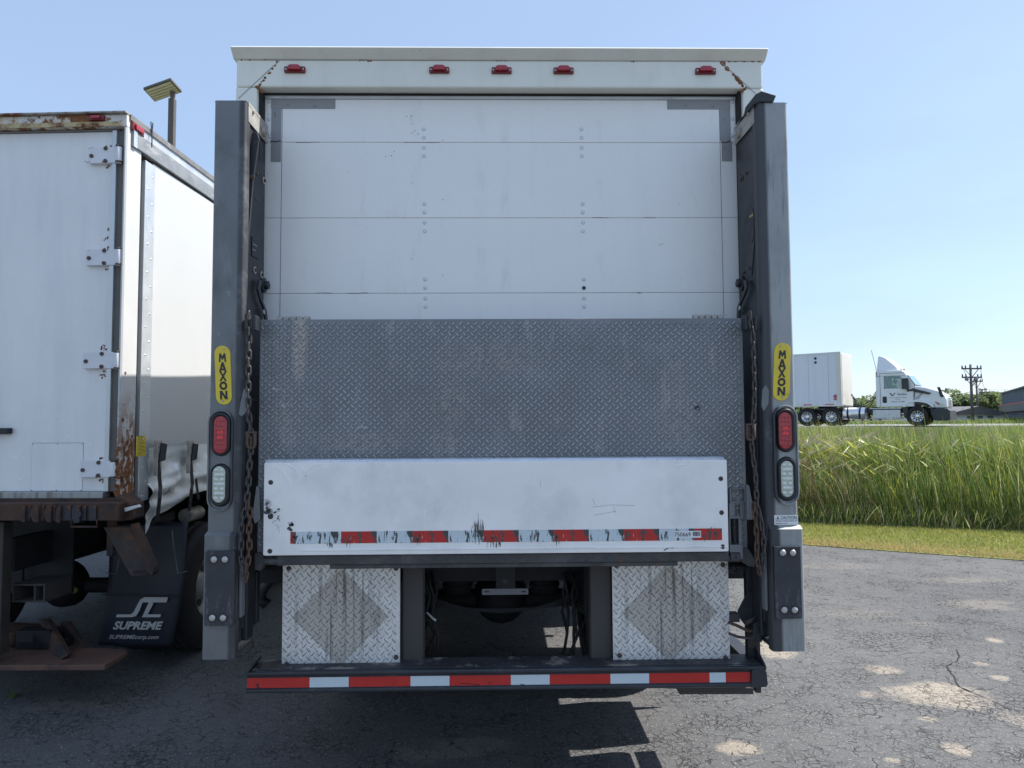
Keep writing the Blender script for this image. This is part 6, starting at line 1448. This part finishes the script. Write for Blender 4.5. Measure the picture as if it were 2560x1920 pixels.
# trailer
TL = thing('semi_trailer', 'long plain white box trailer behind the road tractor', 'trailer', so2, TH, local=True)
m = MB(); m.box(-15.5, -3.55, -1.28, 1.28, 1.10, 4.06); tb = m.build('cargo_box', m_trailer, TL, bevel=.05, seg=3)
m = MB(); m.box(-3.56, -3.53, -1.10, 1.10, 1.15, 3.98); m.build('front_panel', m_trailerend, TL, bevel=.01)
m = MB(); m.box(-3.80, -3.54, -1.292, -1.20, 1.12, 3.98); m.build('corner_post', m_trailerend, TL, bevel=.03)
m = MB(); m.box(-15.5, -3.53, -1.295, -1.27, 3.98, 4.08); m.box(-15.5, -3.53, -1.30, -1.27, 1.08, 1.26); m.build('side_rail', m_alustrip, TL, bevel=.01)
for k in range(9):
    m = MB(); m.box(-4.4-1.15*k, -3.95-1.15*k, -1.306, -1.301, 1.16, 1.21); m.build('reflector', m_tapeR, TL)
for z in (3.55, 3.78):
    m = MB(); m.disc((-4.85, -1.281, z), (0, -1, 0), .075, .01, 12); m.build('vent', m_ink, TL)
m = MB(); m.disc((-3.85, -1.281, 1.62), (0, -1, 0), .12, .004, 14); m.box(-3.97, -3.73, -1.285, -1.281, 1.42, 1.5); m.build('maker_mark', mat('faded_maroon', (.35, .10, .14), .6), TL)
for x in range(11):
    m = MB(); m.box(-4.2-1.05*x, -4.19-1.05*x, -1.2815, -1.279, 1.27, 3.97); m.build('panel_joint', m_gap, TL)
for (x) in (-13.0, -14.3):
    for s in (-1, 1):
        wh = inst(ts, TL, (x, s*.98, .51), (0, 0, R(90)))
m = MB()
for s in (-.6, .6): m.box(-6.3, -6.2, s-.05, s+.05, .35, 1.08); m.box(-6.4, -6.1, s-.12, s+.12, .32, .35)
m.build('landing_gear', m_semidark, TL)

# =================================================================== UTILITY POLES
def upole(px, ptop, Y, cross, label, thick=.15, tf=False):
    t = W.Y(px, ptop, Y); zb = terr(0, Y)
    U = thing('utility_pole', label, 'utility pole', (t.x, Y, zb), group='utility poles beyond the road')
    m = MB(); m.tube([(t.x, Y, zb-.3), (t.x, Y, t.z)], thick*1.15, 10, r2=thick*.8); m.build('pole', m_wood, U)
    for (dz, hw) in cross:
        m = MB(); m.box(t.x-hw, t.x+hw, Y-.16, Y-.06, t.z-dz-.06, t.z-dz+.06); ca = m.build('cross_arm', m_wood, U)
        m = MB()
        for k in (-.95, -.6, .6, .95): m.tube([(t.x+k*hw, Y-.11, t.z-dz+.06), (t.x+k*hw, Y-.11, t.z-dz+.26)], .05, 6)
        m.build('insulator', m_semidark, ca)
        m = MB(); m.tube([(t.x-hw*.7, Y-.11, t.z-dz-.04), (t.x, Y-.11, t.z-dz-.7)], .03, 4); m.tube([(t.x+hw*.7, Y-.11, t.z-dz-.04), (t.x, Y-.11, t.z-dz-.7)], .03, 4); m.build('brace', m_wood, U)
    if tf:
        for s in (-1, 1):
            m = MB(); m.tube([(t.x+s*.62, Y-.1, t.z-3.5), (t.x+s*.62, Y-.1, t.z-2.6)], .27, 12); m.box(t.x+s*.2, t.x+s*.4, Y-.15, Y-.05, t.z-3.1, t.z-3.0); m.build('transformer', mat('transformer_grey', (.16, .17, .18), .5) if s < 0 else bpy.data.materials['transformer_grey'], U, bevel=.03)
    return t
UA = upole(2426, 911, 55, [(.35, .67*1.2), (1.75*.6, .67*1.2)], 'nearest and tallest utility pole, two cross-arms and a pair of grey transformers', .11)
for s in (-1, 1):
    U = bpy.data.objects['utility_pole']
    m = MB(); c_ = W.Y(2426+s*11.5, 947, 55); m.tube([c_+Vector((0, -.1, -.16)), c_+Vector((0, -.1, .16))], .13, 12); m.build('transformer', mat('transformer_grey', (.24, .25, .26), .5), U, bevel=.02)
UB = upole(2441, 952, 75, [(.06, .5*1.2)], 'middle utility pole with one short cross-arm, just right of the tallest', .11)
UC = upole(2455, 972, 95, [(.15, .55), (.55*.9, .55)], 'farthest and smallest of the utility poles, nearest the grey building', .12)
m = MB()
def wire(a_, b_, sag):
    m.tube([(a_[0]+(b_[0]-a_[0])*i/10, a_[1]+(b_[1]-a_[1])*i/10, a_[2]+(b_[2]-a_[2])*i/10-sag*math.sin(math.pi*i/10)) for i in range(11)], .018, 4)
for s in (-1, 1):
    wire((UA.x+s*.76, 54.9, UA.z-.1), (UB.x+s*.56, 74.9, UB.z+.1), .4); wire((UB.x+s*.56, 74.9, UB.z+.1), (UC.x+s*.5, 94.9, UC.z), .4)
e = W.Y(2520, 974, 95); wire((UC.x, 95, UC.z), (e.x, 95, e.z), .1); e = W.Y(2376, 984, 60); wire((UA.x, 55, UA.z-2.2), (e.x-6, 60, e.z-.6), .3)
tag(m.build('power_line', m_ink), 'thin overhead wires strung between the utility poles', 'power line')

# =================================================================== BUILDINGS FAR RIGHT
pA = W.Y(2503, 985, 76); pB = W.Y(2600, 955, 52)
zb = terr(0, 60); dirv = Vector((pB.x-pA.x, pB.y-pA.y, 0)); ln = dirv.length; ang = math.atan2(dirv.y, dirv.x)
BG = thing('metal_building', 'grey corrugated metal building with red trim line at the far right edge', 'building', (pA.x, pA.y, zb), ang, local=True)
m_corr = mat('grey_blue_cladding', (.20, .235, .28), .5, .2, var=.05, vs=.6)
hh = pA.z-zb; print('building', pA, ln, hh)
m = MB()
L_ = 34.0; y_in = 1 if True else -1
m.box(0, L_, .05, 12, 0, hh-.02); wl = m.build('wall', m_corr, BG)
m = MB()
for k in range(100):
    x_ = .17+k*.34
    if x_ < L_: m.box(x_-.03, x_+.03, .012, .05, .02, hh-.05)
m.build('cladding_rib', m_corr, BG, kind='stuff')
m = MB(); m.box(-.15, L_+.15, -.12, 12.2, hh-.02, hh+.12); m.build('roof', mat('roof_dark_grey', (.09, .095, .105), .5, .3), BG, bevel=.02)
m = MB(); m.prism([(-.25, -.02, .95), (-.25, -.22, 1.0), (-.25, -.22, 1.75), (-.25, -.02, 1.85)], (L_+.5, 0, 0)); m.build('canopy', mat('canopy_charcoal', (.07, .075, .085), .5), BG)
m = MB(); m.box(-.27, L_+.27, -.25, -.225, 1.70, 1.80); m.build('red_trim', mat('trim_red', (.5, .05, .03), .5), BG)
for k in range(2):
    m = MB(); m.tube([(1.2+k*1.6, 2, hh+.1), (1.2+k*1.6, 2, hh+.75)], .12, 8); m.build('roof_vent', m_semidark, BG)
# low white building, dark gable roof
p0, p1_ = W.Y(2380, 1050, 66), W.Y(2508, 1050, 66); zb = terr(0, 66); ze = W.Y(2440, 1036, 66).z; zp = W.Y(2440, 1015, 66).z
HB = thing('low_building', 'low white building with a dark gable roof behind the utility poles', 'building', (p0.x, 66, zb))
m = MB(); m.box(p0.x, p1_.x, 66, 74, zb-.2, ze); m.build('wall', mat('white_siding', (.82, .83, .84), .5, var=.05, vs=1), HB)
xm = (p0.x+p1_.x)/2; m = MB(); m.prism([(p0.x-.3, 65.7, ze-.02), (p1_.x+.3, 65.7, ze-.02), (p1_.x+.3, 65.7, ze+.12), (xm, 65.7, zp), (p0.x-.3, 65.7, ze+.12)], (0, 8.6, 0)); m.build('roof', mat('shingle_dark', (.15, .145, .145), .8, var=.1), HB)
for k in range(3):
    xx = p0.x+(p1_.x-p0.x)*(.3+.2*k); m = MB(); m.box(xx, xx+.5, 65.96, 65.995, zb+.35, ze-.15); wf = m.build('window', m_semidark, HB)
    m = MB(); m.box(xx+.05, xx+.45, 65.95, 65.962, zb+.4, ze-.2); m.build('pane', m_screen, wf)

# =================================================================== DISTANT TREES
def leafmat(nm, c, tr=.35, ro=.34):
    m_ = bpy.data.materials.new(nm); m_.use_nodes = True; nt = m_.node_tree; nt.nodes.clear(); out = nt.nodes.new('ShaderNodeOutputMaterial')
    d = nt.nodes.new('ShaderNodeBsdfPrincipled'); d.inputs['Base Color'].default_value = (*c, 1); d.inputs['Roughness'].default_value = ro; d.inputs['Specular IOR Level'].default_value = .5
    t = nt.nodes.new('ShaderNodeBsdfTranslucent'); t.inputs[0].default_value = (min(1, c[0]*1.3), min(1, c[1]*1.4), c[2], 1); mx = nt.nodes.new('ShaderNodeMixShader'); mx.inputs[0].default_value = tr
    nt.links.new(d.outputs[0], mx.inputs[1]); nt.links.new(t.outputs[0], mx.inputs[2]); nt.links.new(mx.outputs[0], out.inputs[0]); return m_
greens = [leafmat('leaf_%s' % n, c, .45, .6) for n, c in (('mid', (.17, .21, .11)), ('dark', (.12, .16, .09)), ('light', (.24, .27, .14)), ('olive', (.22, .22, .13)))]
m_bark = mat('bark', (.08, .065, .05), .9, var=.2)
def crown_mesh(seed, rx, rz, n=2600, s=.30):
    rg = np.random.RandomState(seed); lobes = [(rg.uniform(-.6, .6)*rx, rg.uniform(-.6, .6)*rx, rg.uniform(-.45, .55)*rz, rg.uniform(.35, .62)) for _ in range(9)]
    m = MB()
    for k in range(n):
        lx, ly, lz, lr = lobes[rg.randint(9)]; d = rg.normal(size=3); d /= np.linalg.norm(d); r = rg.uniform(.55, 1.06)**.6
        c_ = np.array((lx+d[0]*lr*rx*r, ly+d[1]*lr*rx*r, lz+d[2]*lr*rz*r)); a_ = rg.normal(size=3); a_ /= np.linalg.norm(a_); b_ = np.cross(a_, rg.normal(size=3)); b_ /= np.linalg.norm(b_)
        q = s*rg.uniform(.5, 1.2); mi = rg.choice(4, p=[.4, .3, .2, .1])
        m.add([c_-a_*q, c_+b_*q*.6, c_+a_*q, c_-b_*q*.6], [(0, 1, 2, 3)], int(mi))
    return m
protos = []
tpos = []
rg = random.Random(11)
xs_ = []
for px in list(range(2110, 2215, 22)): tpos.append((px, 996+rg.uniform(-4, 6), rg.uniform(105, 135)))
for px in list(range(2368, 2520, 15)): tpos.append((px, 986+rg.uniform(-5, 12), rg.uniform(95, 130)))
for px in list(range(2535, 2700, 40)): tpos.append((px, 990+rg.uniform(-4, 8), rg.uniform(110, 130)))
words = ['broad', 'round-topped', 'ragged', 'low', 'dense', 'feathery', 'lopsided']
ordw = ['leftmost', 'second from the left', 'third from the left', 'fourth from the left', 'fifth from the left', 'sixth from the left', 'seventh from the left', 'eighth from the left', 'ninth from the left', 'tenth from the left', 'rightmost']
cnt = {}
for i, (px, py, Y) in enumerate(tpos):
    t = W.Y(px, py, Y); zb = terr(0, Y); H = max(3.5, t.z-zb+.6)
    if 2368 <= px < 2525: lab = 'leafy tree of the row behind the low white building'; gp = 'trees behind the low white building'
    elif px < 2215 and px >= 2110: lab = 'leafy tree of those between trailer and tractor cab'; gp = 'trees between trailer and cab'
    elif px >= 2525: lab = 'leafy tree behind the grey metal building'; gp = 'trees behind the metal building'
    else: lab = 'far leafy tree in the row hidden behind the near box truck'; gp = 'trees behind the near truck'
    cnt[gp] = cnt.get(gp, -1)+1; lab = lab.replace('leafy tree', ordw[cnt[gp]] + ' leafy tree', 1)
    U = thing('tree', lab, 'tree', (t.x, Y, zb), rg.uniform(0, 6.28), local=True, group=gp)
    if i < 3:
        cm = crown_mesh(i+1, 3.2, 2.4); cr_ = cm.build('crown', greens, U, org=(0, 0, 0)); 
        tk = MB(); tk.tube([(0, 0, 0), (.1, .05, .4), (0, 0, .9)], .055, 8, r2=.02)
        for a_ in range(4): tk.tube([(0.02, 0, .4+.08*a_), (.20*math.cos(a_*1.7), .20*math.sin(a_*1.7), .62+.08*a_)], .018, 5, r2=.006)
        tr_ = tk.build('trunk', m_bark, U, org=(0, 0, 0)); protos.append((cr_, tr_))
    else:
        cr_ = inst(protos[i % 3][0], U, (0, 0, 0)); tr_ = inst(protos[i % 3][1], U, (0, 0, 0))
    sc = H/5.4
    cr_.location = (0, 0, H*.58); cr_.scale = (sc*1.15, sc*1.15, sc*.9); tr_.location = (0, 0, 0); tr_.scale = (H*.9, H*.9, H*.8)
# far wood line closing the horizon
m = MB(); rg2 = np.random.RandomState(5)
for k in range(20000):
    x = rg2.uniform(-260, 420); y = 230+rg2.normal()*8; z = 1.4+rg2.uniform(0, 1)**.7*(6.3+1.6*math.sin(x*.09)+1.2*math.sin(x*.23+1)); a_ = rg2.normal(size=3); a_ /= np.linalg.norm(a_); b_ = np.cross(a_, rg2.normal(size=3)); b_ /= np.linalg.norm(b_); q = rg2.uniform(.6, 1.5); c_ = np.array((x, y, z))
    m.add([c_-a_*q, c_+b_*q*.7, c_+a_*q, c_-b_*q*.7], [(0, 1, 2, 3)], int(rg2.choice(3)))
tag(m.build('far_woods', greens[:3], kind='stuff'), 'hazy line of woods far beyond the road', 'woods')

# =================================================================== GRASS AND REEDS (numpy ribbons)
def ribbons(name, base, h, w, lean, mats, matidx, segs=3, curl=.35, label=None, cat=None):
    n = len(base); base = np.asarray(base); rg = np.random.RandomState(3)
    ang = rg.uniform(-.9, .9, n); side = np.stack([np.cos(ang), np.sin(ang), np.zeros(n)], 1)
    V = np.zeros((n, 2*segs+1, 3))
    for s_ in range(segs+1):
        t = s_/segs; c = base + np.stack([lean[:, 0]*h*(t**1.0*(1-curl)+t**2.2*curl), lean[:, 1]*h*t**1.6, h*(t-.10*t*t)], 1)
        if s_ == segs: V[:, 2*segs] = c
        else:
            ww = (w*(1-.55*t))[:, None]/2; V[:, 2*s_] = c-side*ww; V[:, 2*s_+1] = c+side*ww
    k = 2*segs+1; off = (np.arange(n)*k)[:, None]; fl = []
    quads = np.concatenate([off+np.array([2*i, 2*i+1, 2*i+3, 2*i+2]) for i in range(segs-1)], 1).reshape(n, segs-1, 4)
    tri = off+np.array([2*(segs-1), 2*(segs-1)+1, 2*segs])
    per = 4*(segs-1)+3; loops = np.concatenate([quads.reshape(n, -1), tri], 1).ravel()
    tot = np.tile(np.array([4]*(segs-1)+[3]), n); start = np.concatenate([[0], np.cumsum(tot)[:-1]])
    me = bpy.data.meshes.new(name); me.vertices.add(n*k); me.vertices.foreach_set('co', V.ravel()); me.loops.add(len(loops)); me.loops.foreach_set('vertex_index', loops.astype(np.int32))
    me.polygons.add(len(tot)); me.polygons.foreach_set('loop_start', start.astype(np.int32)); me.polygons.foreach_set('loop_total', tot.astype(np.int32))
    for m_ in mats: me.materials.append(m_)
    me.polygons.foreach_set('material_index', np.repeat(matidx, segs).astype(np.int32)); me.update(calc_edges=True); me.validate()
    o = bpy.data.objects.new(name, me); COL.objects.link(o); o['kind'] = 'stuff'
    if label: tag(o, label, cat)
    return o
rm = [leafmat('reed_green', (.155, .198, .06), .45), leafmat('reed_deep', (.075, .125, .038), .45), leafmat('reed_yellow', (.42, .38, .06), .45), leafmat('reed_straw', (.58, .52, .38)), leafmat('reed_light', (.30, .36, .13), .45), leafmat('reed_brown', (.24, .17, .11))]
rg = np.random.RandomState(21)
def field(n, ymin, ymax, umin, umax, p=1.0):
    y = ymin+(ymax-ymin)*rg.uniform(0, 1, n)**p; u = rg.uniform(umin, umax, n); x = u*y; off = np.array([ledge(a_) for a_ in x])-11.9
    return x, y+off*np.clip(1-(y-12)/10, 0, 1)
x1_, y1_ = field(48000, 12.0, 16.5, .34, .98, 1.3); x2_, y2_ = field(60000, 16, 31.0, .34, .98); x3_, y3_ = field(14000, 12.3, 33, -.75, .34, 1.3)
X_ = np.concatenate([x1_, x2_, x3_]); Y_ = np.concatenate([y1_, y2_, y3_])
Zb = np.array([terr(0, b_) for b_ in Y_]); top = 1.80-.0150*Y_
n_ = len(X_); patch = np.array([mnoise.noise(Vector((a_*.35, b_*.3, 0))) for a_, b_ in zip(X_, Y_)])
H_ = np.clip(top-Zb+rg.normal(0, .20, n_)-.07+.16*patch, .12, 3)
wob_ = np.array([.55+.6*mnoise.noise(Vector((a_*.9, 4.0, 0)))+.3*mnoise.noise(Vector((a_*2.7, 9.0, 0))) for a_ in X_]); front = Y_ < np.array([ledge(a_) for a_ in X_])+.35+wob_; H_ = np.where(front, H_*rg.uniform(.12, .85, n_), H_)
lean = np.stack([rg.normal(-.17, .15, n_), rg.normal(-.02, .10, n_)], 1)
left = (X_/Y_ < .52)
mi = rg.choice(6, n_, p=[.36, .25, .06, .07, .21, .05]); ly = rg.uniform(0, 1, n_); mi = np.where(left & (ly < .16), 2, mi); mi = np.where(left & (ly > .90), 3, mi); mi = np.where((patch > .25) & (ly > .55) & (ly < .72), 2, mi); mi = np.where((patch < -.12) & (ly < .3), 5, mi); mi = np.where((patch < .0) & (ly > .3) & (ly < .6), 1, mi)
ribbons('reed_bed', np.stack([X_, Y_, Zb], 1), H_, rg.uniform(.005, .015, n_)*(1+.05*(Y_-12)), lean, rm, mi, segs=4, label='tall dense bed of green and yellowing reeds between the lawn and the road', cat='reeds')
# broad drooping leaves and feathery seed heads
n_ = 4200; xb, yb = field(n_, 12.1, 22, .36, .9, 1.6); left = xb/yb < .56; keep = left | (rg.uniform(0, 1, n_) < .35); xb, yb = xb[keep], yb[keep]; n_ = len(xb)
zb_ = np.clip(1.75-.0133*yb-.25-abs(rg.normal(0, .42, n_)), .2, 2); ln_ = np.stack([rg.choice([-1, 1], n_)*rg.uniform(.7, 2.4, n_), rg.normal(0, .6, n_)], 1)
ribbons('reed_leaves', np.stack([xb, yb, zb_], 1), rg.uniform(.10, .22, n_), rg.uniform(.02, .038, n_), ln_, rm, rg.choice([0, 2, 3, 4], n_, p=[.3, .25, .2, .25]), segs=3, label='broad yellow-green blades drooping from the near side of the reed bed', cat='reeds')
m_plume = leafmat('plume', (.50, .42, .36), .5)
m = MB(); rp = random.Random(8)
pl_px = [(2030, 1095), (2080, 1105), (2065, 1120), (2150, 1150), (2175, 1165), (2000+30, 1150), (2190, 1095), (2240, 1095), (2415, 1182), (2110, 1085), (2012, 1110), (2225, 1130), (2320, 1158), (2140, 1110), (2035, 1180), (2300, 1100), (2360, 1110), (2500, 1085), (2470, 1120), (2090, 1140)]
for (px, py) in pl_px + [(px+rp.uniform(-60, 60), py+rp.uniform(-25, 15)) for px, py in pl_px*3]:
    c_ = W.Y(px, py, rp.uniform(12.2, 14)); L = rp.uniform(.16, .30)
    m.tube([c_, c_+Vector((.12, 0, -.25)), c_+Vector((.30, .05, -.9))], .005, 4)
    for k in range(26):
        t = rp.random(); b_ = c_+Vector((-L*t, 0, -.05*t*t)); d = Vector((-.05-.05*rp.random(), rp.gauss(0, .02), -.03-.06*rp.random()))
        m.add([b_, b_+d+Vector((0, 0, .010)), b_+d*1.3, b_+d-Vector((0, 0, .008))], [(0, 1, 2, 3)])
for (pts, fx) in (([(2170, 1163), (2195, 1180), (2232, 1215), (2265, 1290), (2285, 1330)], 0), ([(2428, 1183), (2395, 1195), (2350, 1210), (2322, 1240), (2308, 1290)], 1)):
    P3 = [W.Y(a_, b_, 11.9) for a_, b_ in pts]; m.tube(P3, .007, 5)
    for k in range(13):
        i = rp.randint(1, 3); b_ = P3[i].lerp(P3[i+1], rp.random()) if i < 4 else P3[i]; d = Vector((rp.uniform(-.30, -.12) if k % 2 else rp.uniform(.06, .2), rp.uniform(-.05, .05), rp.uniform(-.05, .22)))
        n2 = Vector((0, 0, .013)); m.add([b_, b_+d*.4+n2, b_+d, b_+d*.4-n2], [(0, 1, 2, 3)], 1)
o = m.build('seed_plumes', [m_plume, rm[2]], kind='stuff'); tag(o, 'purplish feathery seed heads nodding over the reed bed', 'reeds')
# undergrowth at reed foot
n_ = 16000; ux = rg.uniform(3.6, 15, n_); uy = np.array([ledge(a_) for a_ in ux])+rg.uniform(-.12, .8, n_)
ribbons('foot_grass', np.stack([ux, uy, np.full(n_, -.02)], 1), rg.uniform(.12, .48, n_), rg.uniform(.008, .018, n_), np.stack([rg.normal(0, .35, n_), rg.normal(-.1, .3, n_)], 1), rm, rg.choice(6, n_, p=[.3, .3, .06, .14, .14, .06]), segs=3, label='tangled short growth along the foot of the reeds', cat='grass')
n_ = 9000; ux = rg.uniform(24, 60, n_); uy = rg.uniform(49, 62, n_)
ribbons('verge_grass', np.stack([ux, uy, np.full(n_, 1.37)], 1), rg.uniform(.1, .28, n_)+.35*np.clip((ux-38)/8, 0, 1), rg.uniform(.03, .07, n_), np.stack([rg.normal(-.2, .3, n_), rg.normal(0, .3, n_)], 1), rm, rg.choice(6, n_, p=[.4, .25, .05, .05, .22, .03]), segs=2, label='long grass on the verge beyond the road', cat='grass')
# mown lawn
m_lawn = mat('lawn_soil', (.17, .19, .05), .95, var=.3, vs=3, bump=.2, bs=30)
m = MB(); xs = [-40+i*1.0 for i in range(72)]; vs = [(x, edge(x)+.03*math.sin(x*5)-.05, .008) for x in xs]+[(x, edge(x)+.25, .02) for x in xs]+[(x, ledge(x)+.8, .0) for x in xs]; n_ = len(xs)
m.add(vs, [(j*n_+i, j*n_+i+1, (j+1)*n_+i+1, (j+1)*n_+i) for j in range(2) for i in range(n_-1)], 0, True); m.build('lawn', m_lawn, kind='structure', org=(0, 0, 0))
lm = [leafmat('lawn_green', (.23, .25, .06), .35, .7), leafmat('lawn_light', (.33, .33, .09), .35, .7), leafmat('lawn_dry', (.42, .30, .15), .35, .7), leafmat('lawn_deep', (.16, .19, .05), .35, .7)]
n_ = 130000; ux = np.concatenate([rg.uniform(3.2, 14.5, 90000), rg.uniform(-7, 3.2, 40000)]); e0 = np.array([edge(a_) for a_ in ux]); e1 = np.array([ledge(a_) for a_ in ux]); f_ = rg.uniform(0, 1, n_)**1.1; uy = e0-.04+(e1-e0+.3)*f_+rg.normal(0, .03, n_)
mi = np.where(rg.uniform(0, 1, n_) < np.clip(.95-f_*2.6, .10, .95), 2, rg.choice([0, 1, 3], n_, p=[.45, .4, .15]))
ribbons('lawn_grass', np.stack([ux, uy, np.full(n_, .008)], 1), rg.uniform(.025, .065, n_), rg.uniform(.006, .012, n_), np.stack([rg.normal(0, .5, n_), rg.normal(0, .5, n_)], 1), lm, mi, segs=2, label='mown grass strip beside the asphalt, browned along its edge', cat='grass')
# little weed sprouting from the asphalt, and loose stones
p = W.Z(34, 1745, 0); n_ = 26
ribbons('weed', np.stack([np.full(n_, p.x), np.full(n_, p.y), np.full(n_, .0)], 1)+rg.normal(0, .01, (n_, 3))*np.array([1, 1, 0]), rg.uniform(.03, .07, n_), rg.uniform(.004, .008, n_), rg.normal(0, 1.2, (n_, 2)), rm[:2], rg.choice(2, n_), segs=3, label='small weed sprouting through the asphalt at bottom left', cat='weed')
m = MB(); rp = random.Random(12); m_stone = mat('pale_stone', (.36, .34, .31), .8, var=.2, vs=20)
for k in range(520):
    px, py = rp.uniform(0, 2560), rp.uniform(1480, 1915); c_ = W.Z(px, py, .001); r = rp.uniform(.0015, .005)
    if c_.y > 9: continue
    m.dome(c_, (0, 0, 1), r, r*.8, 5, rings=1)
tag(m.build('loose_stones', m_stone, kind='stuff'), 'scattered loose grit on the asphalt', 'gravel')
